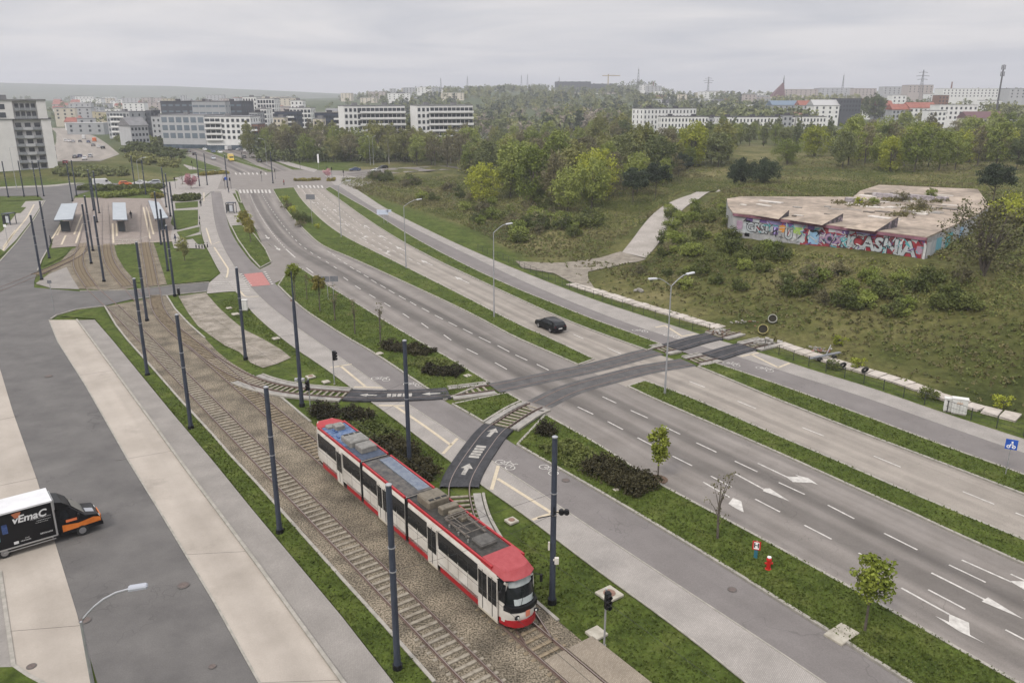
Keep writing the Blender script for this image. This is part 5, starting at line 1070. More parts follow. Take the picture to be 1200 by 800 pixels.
fence([(560,293),(600,309),(640,327),(700,351),(740,364),(780,377),(818,389),(852,390)],'long dark wire fence beside the concrete slab path, above the tram crossing')
fence([(896,409),(920,418),(954,431),(1019,451),(1110,483),(1200,511),(1260,530)],'dark wire fence running past the white cabinets to the right edge')
# slab path
q=MB(); Pu=np.array([GT(*p)[:2] for p in [(675,335),(700,341),(740,353),(780,365),(820,376),(852,385)]]); L=arclen(Pu); s=0; k=0
slb=[]
for seg in ([(672,334),(700,342),(740,354.5),(780,366),(820,378),(850,386)],[(918,405),(945,414),(985,427),(1020,437),(1060,449),(1100,464),(1150,480),(1200,492)]):
    P=np.array([GT(*p)[:2] for p in seg]); L=arclen(P); s=0
    while s<L[-1]:
        x,y=np.interp(s,L,P[:,0]),np.interp(s,L,P[:,1]); x2,y2=np.interp(s+.3,L,P[:,0]),np.interp(s+.3,L,P[:,1]); a=math.atan2(y2-y,x2-x) if s+.3<L[-1] else a
        q.cbox((x,y,Tz(x,y)+.06),(1.35,random.uniform(1.7,2.1),.16),rz=a+random.uniform(-.06,.06),rx=random.uniform(-.03,.03),ry=random.uniform(-.02,.02),mi=random.randint(0,1)); s+=1.5
tag(q.build('path',[mat('pale_slab_path',(.28,.25,.22),.9,(.4,.36,.315),1.5),mat('grey_slab_path',(.3,.27,.24),.9,(.42,.38,.34),1.5)]),kind='structure')
# pipe rings, barrier, bricks, tyres
def pring(b,r,label,c1,c2,rz,tilt):
    x,y,z=GT(*b); o=thing('pipe_ring',(x,y,z+r*.82),rz,label,'concrete pipe'); o.rotation_euler=(-.55,0,rz); q=MB(); n=18; L=.75
    rings=[[(rr*math.cos(a),yy,rr*math.sin(a)) for a in np.linspace(0,2*math.pi,n,endpoint=False)] for rr,yy in ((r,-L/2),(r,L/2),(r*.88,L/2),(r*.88,-L/2))]
    q.loft(rings+[rings[0]],cap=False); q.build('ring',mat('pipe_'+str(int(c1[0]*1000)),c1,.85,c2,3),o,smooth=True); q=MB(); q.tube([(0,-L*.3,0),(0,L*.48,0)],r*.875,18); q.build('inner_shade_plug',mat('pipe_inner_shade',(.02,.018,.012),.95),o)  # near-black plug paints the shade inside the hollow ring
pring((894,391),.62,'yellow stained concrete pipe ring lying in the weeds',(.2,.17,.04),(.33,.3,.16),R(-25),.35); pring((905,378),.55,'grey concrete pipe ring behind the yellow one',(.25,.25,.22),(.36,.36,.33),R(-20),.35)
def rubble(b,n,label,ms,s,sp,cat='rubble heap',name='rubble_heap'):
    x,y,z=GT(*b); q=MB()
    for k in range(n): q.cbox((random.gauss(0,sp),random.gauss(0,sp*.8),abs(random.gauss(0,.12))+s*.2),(s*random.uniform(.6,1.4),s*random.uniform(.4,1),s*random.uniform(.2,.6)),rz=random.random()*6,rx=random.uniform(-.4,.4),ry=random.uniform(-.3,.3),mi=random.randint(0,len(ms)-1))
    o=q.build(name,ms,fix=True); o.location=(x,y,z); tag(o,label,cat); return o
brick=mat('brick_red',(.13,.06,.045),.9,(.2,.1,.075),5)
rubble((961,411),26,'heap of red bricks and slabs beside the tipped barrier',[brick,slabm],.3,.5)
rubble((841,391),34,'rusty soil and broken slabs at the upper broken track end',[mat('rust_soil',(.09,.06,.042),.95,(.15,.1,.07),4),slabm],.3,.6); rubble((897,402),24,'broken concrete at the lower broken track end',[slabm,mat('rust_soil')if 0 else slabm],.5,.8); rubble((876,378),14,'small pile of brown rubbish left of the pipe rings',[brick,slabm],.3,.8)
rubble((751,341),9,'two grey stones in the dry grass below the ramp',[slabm],.5,.5)
x,y,z=GT(966,421); o=thing('tipped_barrier',(x,y,z),R(22),'grey metal barrier lying across the slab path','barrier'); q=MB(); q.section([(-2.1,.3),(2.1,.5),(2.15,.62),(-2.1,.42)],(-.2,.2)); q.build('beam',mat('barrier_grey',(.1,.105,.115),.6,(.17,.175,.185),3),o)
for dx in (-.9,1.1): q=MB(); q.cyl((dx,-.45,.22),.24,.35,14,axis='Y'); q.build('wheel',tyre,o)
q=MB(); q.tube([(.3,.1,.5),(.9,.2,1.5)],.05,6); q.build('lever',galv,o)
for b,l in (((987,433.5),'black tyre hung at the fence, left one'),((1013,439),'black tyre hung at the fence, right one'),((1004,397),'x')):
    if l=='x': continue
    x,y,z=GT(*b); q=MB(); n=14; rings=[[((.3+.11*math.cos(w))*math.cos(a),.11*math.sin(w)*1.2,(.3+.11*math.cos(w))*math.sin(a)) for w in np.linspace(0,2*math.pi,8,endpoint=False)] for a in np.linspace(0,2*math.pi,n+1)]; q.loft(rings,cap=False); o=q.build('tyre',tyre,smooth=True); o.location=(x,y,z+.55); o.rotation_euler=(.5,0,.3); tag(o,l,'tyre','tyres at the fence')
# ---------------------------------------------------------------- shelters
roofm=mat('shelter_roof_blue',(.24,.265,.29),.5,(.31,.335,.355),1.2); scr=mat('shelter_glass',(.02,.027,.033),.1,spec=.8)
def shelter(c4,label,h=2.9,dark=False):
    P=[np.array(G(x,y,h)) for x,y in c4]; c=sum(P)/4; o=thing('tram_shelter',(float(c[0]),float(c[1]),.05),0,label,'tram shelter'); L=[(float(p[0]-c[0]),float(p[1]-c[1])) for p in P]
    q=MB(); q.prism(L,h-.12,h); q.build('roof',roofm,o)
    q=MB(); q.prism([(x*1.03,y*1.015) for x,y in L],h-.2,h-.13); q.build('fascia',steelblue,o)
    for t in (.12,.5,.88):
        for w in (.25,.75):
            a=[L[0][k]*(1-w)+L[1][k]*w for k in (0,1)]; b=[L[3][k]*(1-w)+L[2][k]*w for k in (0,1)]; x,y=[a[k]*(1-t)+b[k]*t for k in (0,1)]; q=MB(); q.tube([(x,y,0),(x,y,h-.15)],.05,6); q.build('post',steelblue,o)
    mid=lambda w,t:[(L[0][k]*(1-w)+L[1][k]*w)*(1-t)+(L[3][k]*(1-w)+L[2][k]*w)*t for k in (0,1)]
    for t0,t1 in ((.08,.36),(.38,.64),(.66,.95)):
        a=mid(.78,t0); b=mid(.78,t1); q=MB(); q.add([(a[0],a[1],.3),(b[0],b[1],.3),(b[0],b[1],2.3),(a[0],a[1],2.3)],[(0,1,2,3)]); q.build('glass_wall',scr,o)
    a=mid(.6,.2); b=mid(.6,.8); q=MB(); q.add([(a[0]-.2,a[1],.5),(b[0]-.2,b[1],.5),(b[0]+.2,b[1],.5),(a[0]+.2,a[1],.5)],[(0,1,2,3)]); q.add([(a[0]-.2,a[1],.44),(b[0]-.2,b[1],.44),(b[0]+.2,b[1],.44),(a[0]+.2,a[1],.44)],[(0,3,2,1)]); q.build('bench',sleepw,o)
    a=mid(.3,.97); b=mid(.78,.97); q=MB(); q.add([(a[0],a[1],.2),(b[0],b[1],.2),(b[0],b[1],2.4),(a[0],a[1],2.4)],[(0,1,2,3)]); q.build('end_wall',scr,o)
shelter([(72,239),(91,238),(85,257),(63,258)],'tram shelter with a pale flat roof on the left platform'); shelter([(132,237.5),(147,237.5),(149,257.5),(132,257.5)],'tram shelter with a pale flat roof on the middle platform'); shelter([(174,235),(186,237),(197,255),(181,256.5)],'tram shelter with a pale flat roof on the right platform, behind the poles')
def kiosk(b,label,w,d,h):
    x,y=G(*b); o=thing('bus_shelter',(x,y,.04),0,label,'bus shelter'); q=MB(); q.cbox((0,0,h),(w+.2,d+.2,.14),bev=.03); q.build('roof',mat('shelter_dark',(.03,.035,.05),.5),o)
    for sx in (-1,1):
        for sy in (-1,1): q=MB(); q.cbox((sx*w/2,sy*d/2,h/2),(.12,.12,h)); q.build('post',mat('shelter_dark'  ,(0,0,0)),o)
    q=MB(); q.cbox((-w/2,0,1.2),(.04,d*.95,1.9)); q.build('glass_wall',scr,o); q=MB(); q.cbox((w*.15,-d/2,1.25),(w*.55,.12,1.8),bev=.02); p=q.build('poster_case',mat('shelter_dark',(0,0,0)),o); q=MB(); q.cbox((w*.15,-d/2-.07,1.25),(w*.42,.02,1.5)); q.build('poster',mat('poster_pale',(.35,.38,.42),.4,(.5,.5,.5),3),p)
kiosk((271.5,249.5),'dark framed bus shelter with a pale poster beside the cycleway',1.9,1.8,2.5); kiosk((12,263),'dark framed bus shelter with a pale poster at the left edge',1.6,2.2,2.5)
# platform railing
o=thing('guard_rail',(*G(145,287),.05),0,'white guard rail at the lower end of the middle platform','railing'); q=MB(); 
for k in range(7): q.tube([(-1.6+k*.75,0,0),(-1.6+k*.75,0,1)],.03,5)
q.tube([(-1.6,0,1),(2.9,0,1)],.03,5); q.tube([(-1.6,0,.5),(2.9,0,.5)],.02,5); q.tube([(2.9,0,1),(3.1,4.5,1)],.03,5); q.build('bars',mat('railing_white',(.5,.48,.42),.5),o)
for i,b in enumerate([(230,291),(233.5,291.2),(237,291),(240,290.5),(243.3,290),(234,257),(234,263.5)]):
    o=thing('bollard',(*G(*b),.03),0,'short black bollard in the row at the lawn corner' if i<5 else 'black bollard at the upper lawn edge by the footway','bollard','black bollards at the corner of the lawn' if i<5 else 'black bollards at the upper lawn'); q=MB(); q.tube([(0,0,0),(0,0,.85),(0,0,.95)],[.11,.11,.05],8); q.build('shaft',black,o); q=MB(); q.cyl((0,0,.7),.118,.08,8); q.build('band',swh,o)
# ================================================================ people
def person(b,label,top,legs,rz=0,skin_=(.35,.2,.14)):
    x,y=G(*b); mb=MB()
    def ell(z,cx,cy,rx,ry,n=10): return [(cx+rx*math.cos(a),cy+ry*math.sin(a),z) for a in np.linspace(0,2*math.pi,n,endpoint=False)]
    # one continuous body lofted from hips to head
    mb.loft([ell(.86,0,0,.17,.11),ell(.95,0,0,.18,.12),ell(1.1,0,0,.16,.11),ell(1.3,0,0,.2,.12),ell(1.43,0,0,.19,.1),ell(1.49,0,0,.08,.07),ell(1.55,0,0,.06,.06),ell(1.6,0,.01,.085,.095),ell(1.68,0,.01,.095,.11),ell(1.76,0,0,.075,.085),ell(1.8,0,0,.02,.02)],0)
    for s in (-1,1):
        mb.tube([(s*.09,0,.9),(s*.1,.12*s,.48),(s*.1,.16*s,.08)],[.1,.07,.05],8,1); mb.tube([(s*.1,.14*s,.06),(s*.1,.14*s+.2,.05)],[.05,.04],6,2)
        mb.tube([(s*.2,0,1.42),(s*.25,-.06*s,1.15),(s*.24,-.1*s+.06,.88),(s*.24,-.1*s+.08,.8)],[.06,.05,.04,.035],8,0)
    o=mb.build('person',[mat('cloth_'+top[0],top[1],.9),mat('cloth_'+legs[0],legs[1],.9),black],smooth=True); o.location=(x,y,.05); o.rotation_euler=(0,0,rz); tag(o,label,'person')
    h=MB(); h.loft([ell(1.66,0,-.01,.1,.11),ell(1.74,0,-.015,.098,.11),ell(1.8,0,-.01,.05,.06)]); h.build('hair',mat('hair_dark',(.03,.02,.015),.8),o,smooth=True)
    f=MB(); f.loft([ell(1.56,0,.075,.05,.03),ell(1.62,0,.09,.065,.03),ell(1.7,0,.09,.062,.03)]); f.build('face',mat('skin',skin_,.7),o,smooth=True)
DK=('dark',(.02,.02,.025)); NV=('navy',(.03,.04,.08)); GY=('grey',(.12,.12,.13)); RD=('red',(.25,.04,.04)); BL=('blue',(.05,.09,.2))
person((235.5,242),'person in black walking on the footway beside the upper lawn',DK,DK,R(190)); person((206,285),'person in dark blue clothes standing on the paving below the right platform',NV,GY,R(90)); person((268,226),'person in dark clothes at the zebra crossing',DK,NV,R(-80)); person((333,217),'person in a red top waiting at the median tip',RD,DK,R(90)); person((83,262),'person in black under the left shelter',DK,DK,R(30)); person((154,256),'person in dark clothes beside the middle shelter',DK,GY,R(40)); person((60,287),'person in black at the edge of the left platform',DK,DK,R(-60))
# ================================================================ derelict flat building with graffiti
def ruin():
    zb,zt=4.0,9.9; A=G(858,270,7); B=G(1083,303,7); A=np.array(A); B=np.array(B); u=(B-A)/np.hypot(*(B-A)); v=np.array([-u[1],u[0]]) 
    if v[1]<0: v=-v
    Cn=np.array(G(1140,253,10)); Dn=np.array(G(1160,241,10)); 
    root=thing('derelict_building',(float(B[0]),float(B[1]),0),math.atan2(u[1],u[0]),'low derelict concrete building with graffiti covered walls and a bare roof on the scrub slope','building')
    inv=root.matrix_basis.inverted() if 0 else (Matrix.Translation((B[0],B[1],0))@Matrix.Rotation(math.atan2(u[1],u[0]),4,'Z')).inverted()
    Ln=float(np.hypot(*(B-A)))
    def loc(p): w=inv@Vector((float(p[0]),float(p[1]),0)); return (w.x,w.y)
    outline=[loc(A),(-.0,0.0),loc(Cn),loc(Dn),loc(G(1146,221,10)),loc(G(1030,216,10)),loc(G(1008,223,10)),loc(G(1000,230,10)),loc(G(870,229.5,10)),loc(G(852,232,10)),loc(G(853,240,10))]
    outline[0]=(-Ln,0)
    wallg=mat('rendered_wall',(.2,.2,.2),.9,(.33,.33,.33),.8); 
    q=MB(); q.prism(outline,zb,zt-.25); q.build('wall',wallg,root)
    q=MB(); q.box(-Ln*.6,.02,-.028,-.005,5.5,zt-.4); q.build('painted_field',mat('field_maroon',(.14,.02,.03),.85,(.3,.05,.06),.9),root)
    rf=mat('roof_screed',(.17,.14,.112),.95,(.31,.255,.205),.12,bump=.3,bscale=3,detail=10,fine=(.9,.25),mix=(.38,.6))
    out2=[(x,y-.15 if y<1 else y) for x,y in outline]
    q=MB(); q.prism([(x*1.0,y) for x,y in out2],zt-.24,zt); q.build('roof',rf,root)
    q=MB(); q.box(-Ln,.05,-.22,-.02,zt-.5,zt-.1); 
    q.build('eaves_band',mat('eaves_maroon',(.12,.05,.06),.8,(.25,.12,.16),.8),root)
    # raised roof wedges
    rl_=lambda x,y,z:(lambda p:(p.x,p.y))(inv@Vector((*G(x,y,z),0)))
    for i,(F1,K1,F0,h) in enumerate((((912.5,257),(925,246),(862,249),1.0),((963.3,264),(988.3,250),(925,258),1.2),((1025,271.5),(1053,254),(988,267),1.5))):
        f1=rl_(*F1,zt); k1=rl_(*K1,zt+h); f0=rl_(*F0,zt); k0=(f0[0]+(k1[0]-f1[0]),f0[1]+(k1[1]-f1[1]))
        q=MB(); q.add([(*f0,zt+.01),(*f1,zt+.01),(*k1,zt+h),(*k0,zt+.02),(*k1,zt),(*f1,zt-.2),(*f0,zt-.2)],[(0,1,2,3)]); q.build('roof_wedge',rf,root,fix=False)
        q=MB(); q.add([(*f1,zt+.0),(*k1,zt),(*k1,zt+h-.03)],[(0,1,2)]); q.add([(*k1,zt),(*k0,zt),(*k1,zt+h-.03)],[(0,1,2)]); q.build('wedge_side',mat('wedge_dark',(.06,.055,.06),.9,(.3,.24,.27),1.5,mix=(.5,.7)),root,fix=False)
    # doorway
    q=MB(); q.box(-Ln+2.4,-Ln+3.3,-.03,.02,6.4,9.0); q.build('door_opening',black,root)
    # rubble and weeds on the roof, slabs
    def rb(x,y,w,d,h,m,nm):
        p=rl_(x,y,zt); q=MB(); q.cbox((p[0],p[1],zt+h/2),(w,d,h),rz=random.uniform(-.2,.2),bev=.02); q.build(nm,m,root)
    lg=mat('roof_slab_light',(.36,.33,.3),.9,(.5,.47,.43),1)
    for x,y,w,d in [(random.uniform(1000,1120),random.uniform(226,252),random.uniform(.8,3.5),random.uniform(.4,1.4)) for k in range(34)]+[(random.uniform(870,1000),random.uniform(238,256),random.uniform(.5,2.5),random.uniform(.3,.8)) for k in range(8)]: rb(x,y,w,d,random.uniform(.06,.25),random.choice([lg,slabm,mat('roof_dark_patch',(.08,.07,.06),.95,(.16,.14,.12),1.5)]),'loose_slab')
    for x,y,w,d in ((903,237,4.5,1.2),(895,241,3,.8),(1003,240,3.2,2),(1020,243,3,1.4),(1036,256,5,1.2),(1060,236,6,.8),(1100,229,5,.7),(1075,248,4,1.0),(936,253,1.5,.5),(1113,241,2.5,.6)): rb(x,y,w,d,.16,lg,'loose_slab')
    for x,y,w,d,h in ((1000,238,2.8,.8,.9),(1045,233,7.5,.7,.8),(1078,234,5,.7,.8),(1104,235,2,.8,.7),(1040,232,1.5,1,.8)): rb(x,y,w,d,h,mat('roof_block',(.16,.14,.15),.9,(.4,.37,.38),1.5),'parapet_block')
    # graffiti, on the front wall in wall coordinates: s metres from the left corner, z
    def wx(px): # survey column -> metres along the wall
        r=ray(px,270+(px-858)*.147); N=float(A@v); t=N/(r[0]*v[0]+r[1]*v[1]); return float(np.array([r[0]*t,r[1]*t])@u-B@u)
    cols=dict(silver=(.27,.29,.3),blue=(.17,.29,.42),purple=(.09,.05,.16),pink=(.24,.165,.22),green=(.22,.32,.08),white=(.36,.36,.36),redg=(.19,.014,.022),teal=(.05,.22,.24),orange=(.5,.2,.12),blackg=(.015,.015,.02),cyan=(.09,.24,.29),maroon=(.13,.015,.025),lilac=(.25,.22,.4))
    def gm(c): return mat('spray_'+c,cols[c],.7,tuple(min(1,k*1.3+.02) for k in cols[c]),1.2)
    def patch(a,b,z0,z1,c,layer=0,wob=.25,n=14,side=False):
        x0,x1=wx(a),wx(b); cx,cz_=(x0+x1)/2,(z0+z1)/2; rnd=random.Random(int(a*7+z0*13)); q=MB(); y=-.03-.012*layer
        pts=[]
        for k in range(n):
            w=2*math.pi*k/n; cc=abs(math.cos(w))**.5*np.sign(math.cos(w)); sn=abs(math.sin(w))**.5*np.sign(math.sin(w)); f=1-rnd.random()*wob
            pts.append((cx+cc*f*(x1-x0)/2,y,cz_+sn*f*(z1-z0)/2))
        q.add(pts,[tuple(range(n))]); q.build('graffiti',gm(c),root,fix=False)
    def tg(t,a,z,s,c,c2,b=.05,layer=3):
        x=wx(a); M=Matrix.Translation((x,-.03-.012*layer,z))@Matrix.Rotation(R(90),4,'X')
        text('graffiti_letter' if len(t)==1 else 'graffiti',t,s,gm(c2),M,root,b+.1); text('graffiti',t,s,gm(c),Matrix.Translation((0,-.014,0))@M,root,b)
    patch(866,1078,8.6,9.5,'pink',0,.1,40) if 0 else None
    for k in range(26):
        a=872+k*8.0; patch(a,a+10,8.75,9.55,random.choice(['purple','pink','maroon','lilac','purple','silver']),0,.3)
    patch(869,884,6.8,8.9,'silver',1); patch(862,870,7.2,8.9,'pink',1)
    tg('GRSM',890,7.9,1.9,'silver','blackg',.05); patch(903,912,7.2,8.9,'purple',1); tg('T',907.5,8.0,1.6,'lilac','purple',.05); patch(912,920,7.8,9.0,'orange',2); patch(918,934,6.7,8.4,'white',1); tg('U',924,7.6,1.9,'silver','blackg',.09)
    patch(928,941,7.8,9.0,'green',3); patch(934,944,6.6,8.2,'silver',1); patch(945,961,6.5,8.9,'blackg',1); patch(946,960,6.6,8.7,'blue',2,.3); patch(962,983,6.9,8.7,'blackg',1); tg('POX',973,7.8,1.8,'pink','purple',.06); patch(983,996,6.7,8.3,'blackg',1); tg('K',989,7.6,1.7,'teal','silver',.05)
    for a,b in ((993,1012),(1008,1030),(1026,1050),(1046,1073)): patch(a,b,6.2,9.2,'redg' if a!=1026 else 'maroon',1,.12)
    patch(1002,1008,7.4,8.6,'redg',2)
    for ch,a,s in (('L',996,2.2),('C',1003,2.9),('A',1017,2.6),('S',1029,2.6),('N',1043,2.8),('i',1054,2.6),('A',1064,2.8)): tg(ch,a,7.9,s,'silver','blackg',.1,4)
    patch(1071,1081,6.0,9.3,'redg',2,.08); patch(1072,1080,7.4,8.6,'pink',3); patch(1079,1084,6.0,9.2,'white',2,.2)
    rg_=random.Random(8)
    for k in range(150):
        a=rg_.uniform(868,1080); z0=rg_.uniform(6.6,9.2); x=wx(a); q=MB(); L_=rg_.uniform(.25,1.0); w_=rg_.uniform(.04,.12); t_=rg_.uniform(0,3.14); c_,s_=math.cos(t_),math.sin(t_)
        P=[(x+c_*u-s_*(v_+.25*math.sin(u*4)),-.1-.002*(k%9),z0+s_*u+c_*(v_+.25*math.sin(u*4))) for u in (-L_/2,0,L_/2) for v_ in (-w_,w_)]
        q.add(P,[(0,2,3,1),(2,4,5,3)]); q.build('graffiti_stroke',gm(rg_.choice(['blackg','silver','purple','redg','blackg','white','silver','teal'])),root,fix=False)
    # side wall strokes
    c0=np.array((0.,0.)); c1=np.array(loc(Cn)); L=np.hypot(*c1); e=c1/L; nn=np.array([e[1],-e[0]])
    for k,(t0,t1,c) in enumerate(((.02,.1,'white'),(.1,.2,'silver'),(.2,.32,'cyan'),(.31,.4,'silver'),(.4,.55,'teal'),(.55,.7,'silver'),(.72,.8,'blue'),(.82,.95,'silver'))):
        q=MB(); P=[c0+e*L*t+nn*.03 for t in (t0,t1)]; q.add([(P[0][0],P[0][1],6.2),(P[1][0],P[1][1],6.6),(P[1][0],P[1][1],8.9),(P[0][0],P[0][1],9.1)],[(0,1,2,3)]); q.build('graffiti',gm(c),root,fix=False)
ruin()
# ================================================================ vegetation
def quads(C,Rad,per,size,flat=.0,rng=RNG):
    """leaf faces scattered round the centres C"""
    C=np.repeat(np.asarray(C,float),per,0); r=np.repeat(np.asarray(Rad,float),per); n=len(C)
    d=rng.normal(size=(n,3)); d/=np.linalg.norm(d,axis=1)[:,None]; d*= (rng.random(n)**.45)[:,None]; d[:,2]*=.85
    P=C+d*r[:,None]; a=rng.normal(size=(n,3)); a[:,2]*=1-flat; a/=np.linalg.norm(a,axis=1)[:,None]; b=np.cross(a,rng.normal(size=(n,3))); b/=np.linalg.norm(b,axis=1)[:,None]
    s=(size*(.55+.9*rng.random(n)))[:,None]*.5; a*=s; b*=s*.75
    return np.stack([P-a-b,P+a-b*.6,P+a*.7+b,P-a*.8+b*.9],1).reshape(-1,3)
def facemesh(name,V,m,k=4):
    n=len(V)//k; me=bpy.data.meshes.new(name); me.vertices.add(len(V)); me.vertices.foreach_set('co',V.astype('f').ravel()); me.loops.add(n*k); me.loops.foreach_set('vertex_index',np.arange(n*k,dtype='i')); me.polygons.add(n); me.polygons.foreach_set('loop_start',np.arange(0,n*k,k,dtype='i')); me.materials.append(m); me.update(calc_edges=True); me.validate(); return me
def _b(c,k=1.45): return tuple(min(1,v*k) for v in c)
LM=dict(fresh=leafmat('leaf_fresh_green',(.1,.13,.024),(.2,.23,.055)),yellow=leafmat('leaf_yellow_green',(.15,.175,.018),(.29,.31,.04)),olive=leafmat('leaf_olive',(.105,.115,.03),(.2,.2,.07)),brown=leafmat('twig_brown',(.08,.074,.038),(.165,.15,.08)),pine=leafmat('needle_dark',(.02,.032,.018),(.042,.058,.03)),dull=leafmat('leaf_dull_green',(.065,.085,.03),(.14,.155,.06)),
    pale=leafmat('twig_pale',(.13,.11,.085),(.23,.2,.16)),barb=leafmat('leaf_barberry',(.018,.016,.008),(.045,.04,.017)),ever=leafmat('leaf_evergreen',(.048,.062,.016),(.115,.132,.037)),pink=leafmat('blossom_pink',(.3,.14,.16),(.5,.3,.32)),straw=leafmat('dry_grass',(.075,.072,.028),(.145,.13,.058)),gold=leafmat('leaf_golden',(.13,.115,.025),(.24,.21,.05)))
bark=mat('bark',(.06,.05,.04),.9,(.11,.095,.08),6); barkp=mat('birch_bark',(.2,.19,.17),.9,(.34,.33,.31),4)
def crown_pts(shape,h,w,n,rng):
    P=[]
    while len(P)<n:
        p=rng.uniform(-1,1,3)
        if shape=='round': ok=np.linalg.norm(p)<1 and np.linalg.norm(p)>.35
        elif shape=='tall': ok=np.hypot(p[0],p[1])<.95*(1-abs(p[2])**2.2)**.5 
        elif shape=='cone': ok=np.hypot(p[0],p[1])<(1-p[2])/2+.06
        elif shape=='umbrella': ok=np.linalg.norm(p)<1 and p[2]>-.35
        elif shape=='dome': ok=np.linalg.norm(p)<1 and p[2]>-.8
        if ok: P.append(p)
    return np.array(P)
def make_tree(name,shape,h,w,lm,bm=None,seed=1,clumps=60,per=34,leaf=.42,base=.25,clr=.15,stems=1):
    """crown from base*h to h, width w"""
    rng=np.random.default_rng(seed); bm=bm or bark; o=bpy.data.objects.new(name,None); COL.objects.link(o)
    z0,z1=h*base,h; P=crown_pts(shape,h,w,clumps,rng)
    jit=1+.16*np.sin(P[:,0]*3+seed)+.12*np.sin(P[:,1]*4+seed*2)
    C=np.c_[P[:,0]*w/2*jit,P[:,1]*w/2*jit,(z0+z1)/2+P[:,2]*(z1-z0)/2]
    V=quads(C,clr*w*(.6+.8*rng.random(clumps)),per,leaf,rng=rng); V[:,2]=np.maximum(V[:,2],.03)
    me=facemesh('crown',V,lm); c=bpy.data.objects.new('crown',me); COL.objects.link(c); c.parent=o
    q=MB(); r0=max(.05,h*.018)
    for k in range(stems):
        a=2*math.pi*k/stems+seed; lean=0 if stems==1 else w*.16
        top=(math.cos(a)*lean+rng.normal()*w*.03,math.sin(a)*lean+rng.normal()*w*.03,h*.8); b=(math.cos(a)*lean*.05,math.sin(a)*lean*.05,-.3)
        mid=(b[0]*.5+top[0]*.5+rng.normal()*w*.02,b[1]*.5+top[1]*.5+rng.normal()*w*.02,h*.4)
        q.tube([b,mid,top],[r0,r0*.7,r0*.2],7)
        for j in rng.choice(clumps,min(7,clumps),replace=False):
            t=C[j]; zz=min(max(h*base*.7,t[2]*.55),h*.7); f=zz/h/.8; s=(b[0]+(top[0]-b[0])*f,b[1]+(top[1]-b[1])*f,zz); q.tube([s,((s[0]+t[0])/2,(s[1]+t[1])/2,(s[2]+t[2])/2+.03*h),tuple(t)],[r0*.4,r0*.25,r0*.08],5)
    q.build('trunk',bm,o,smooth=True); regkids(o); o['category']='tree' if 'tree' in name else 'shrub'; o.location=(0,-3000,-500); return o
USED=set()
def put(proto,x,y,label,sc=1.0,group=None,z=None,cat=None,hs=1.0):
    if proto.name in USED: o=dup(proto)
    else: USED.add(proto.name); o=proto
    o.location=(x,y,(Tz(x,y) if z is None else z)-.05); o.rotation_euler=(0,0,random.random()*6.28); o.scale=(sc,sc,sc*hs); o['label']=label
    if group: o['group']=group
    elif 'group' in o: del o['group']
    if cat: o['category']=cat
    return o
TP=dict(
 f1=make_tree('leafy_tree','round',13,9,LM['fresh'],seed=1,clumps=70,per=71,leaf=0.37,base=.2), f2=make_tree('leafy_tree','tall',15,8,LM['fresh'],seed=2,clumps=75,per=71,leaf=0.37,base=.15),
 o1=make_tree('leafy_tree','tall',14,8,LM['olive'],seed=3,clumps=70,per=68,leaf=0.37,base=.15), o2=make_tree('leafy_tree','round',12,9,LM['dull'],seed=4,clumps=70,per=71,leaf=0.37,base=.15),
 b1=make_tree('budding_tree','tall',14,7.5,LM['brown'],seed=5,clumps=60,per=51,leaf=0.31,base=.15), b2=make_tree('budding_tree','round',12,8.5,LM['brown'],seed=6,clumps=60,per=51,leaf=0.31,base=.15),
 y1=make_tree('yellow_tree','round',11,9,LM['yellow'],seed=7,clumps=80,per=74,leaf=0.30,base=.08,stems=3), p1=make_tree('pine_tree','umbrella',11,8,LM['pine'],seed=8,clumps=60,per=102,leaf=0.30,base=.3), p2=make_tree('pine_tree','dome',8,8,LM['pine'],seed=9,clumps=70,per=102,leaf=0.30,base=.05),
 w1=make_tree('willow_tree','dome',10,9,LM['fresh'],seed=10,clumps=90,per=74,leaf=0.24,base=.05,stems=3), t1=make_tree('poplar_tree','tall',17,5.5,LM['dull'],seed=11,clumps=60,per=68,leaf=0.37,base=.05), bi=make_tree('birch_tree','tall',15,6,LM['olive'],barkp,seed=12,clumps=60,per=47,leaf=0.31,base=.25))
# ---- single trees the photograph lets one tell apart
def putpx(key,b,label,sc=1.0,**k):
    x,y,z=GT(*b); return put(TP[key],x,y,label,sc,z=z,**k)
putpx('y1',(566,238),'rounded yellow green tree standing free at the left of the wood',.95)
putpx('y1',(697,236),'large yellow green tree at the middle of the wood, brightest of all',1.12,hs=1.05)
putpx('f2',(625,246),'tall leafy green tree left of the large yellow tree',1.05); putpx('f1',(598,232),'broad leafy green tree between the two yellow trees',1.1); putpx('f1',(665,250),'low leafy green tree at the front of the wood under the yellow tree',.8)
putpx('p1',(742,240),'dark umbrella shaped pine right of the yellow tree, front one',.8); putpx('p1',(768,232),'dark umbrella shaped pine right of the yellow tree, back one',.8)
putpx('p2',(868,217),'dark dome shaped pine at the top of the ramp, left one',.85); putpx('p2',(896,216),'dark dome shaped pine at the top of the ramp, right one',.8); putpx('p2',(799,200),'small dark pine in the meadow beyond the ramp',.7)
putpx('y1',(812,195),'tall yellow green tree in the meadow beyond the small pine',1.1,hs=1.2); putpx('w1',(922,193),'round pale green willow on the far meadow',1.0,hs=.9); putpx('y1',(954,183),'yellow green dome tree behind the round willow',1.2,hs=.8)
putpx('p1',(1163,240),'dark pine with yellowish top behind the ruin',.75)
big=make_tree('spreading_tree','dome',9.5,9.5,LM['ever'] if 0 else leafmat('budding_olive',(.06,.06,.03),(.12,.115,.05)),seed=33,clumps=120,per=30,leaf=.24,base=.12,clr=.1,stems=6)
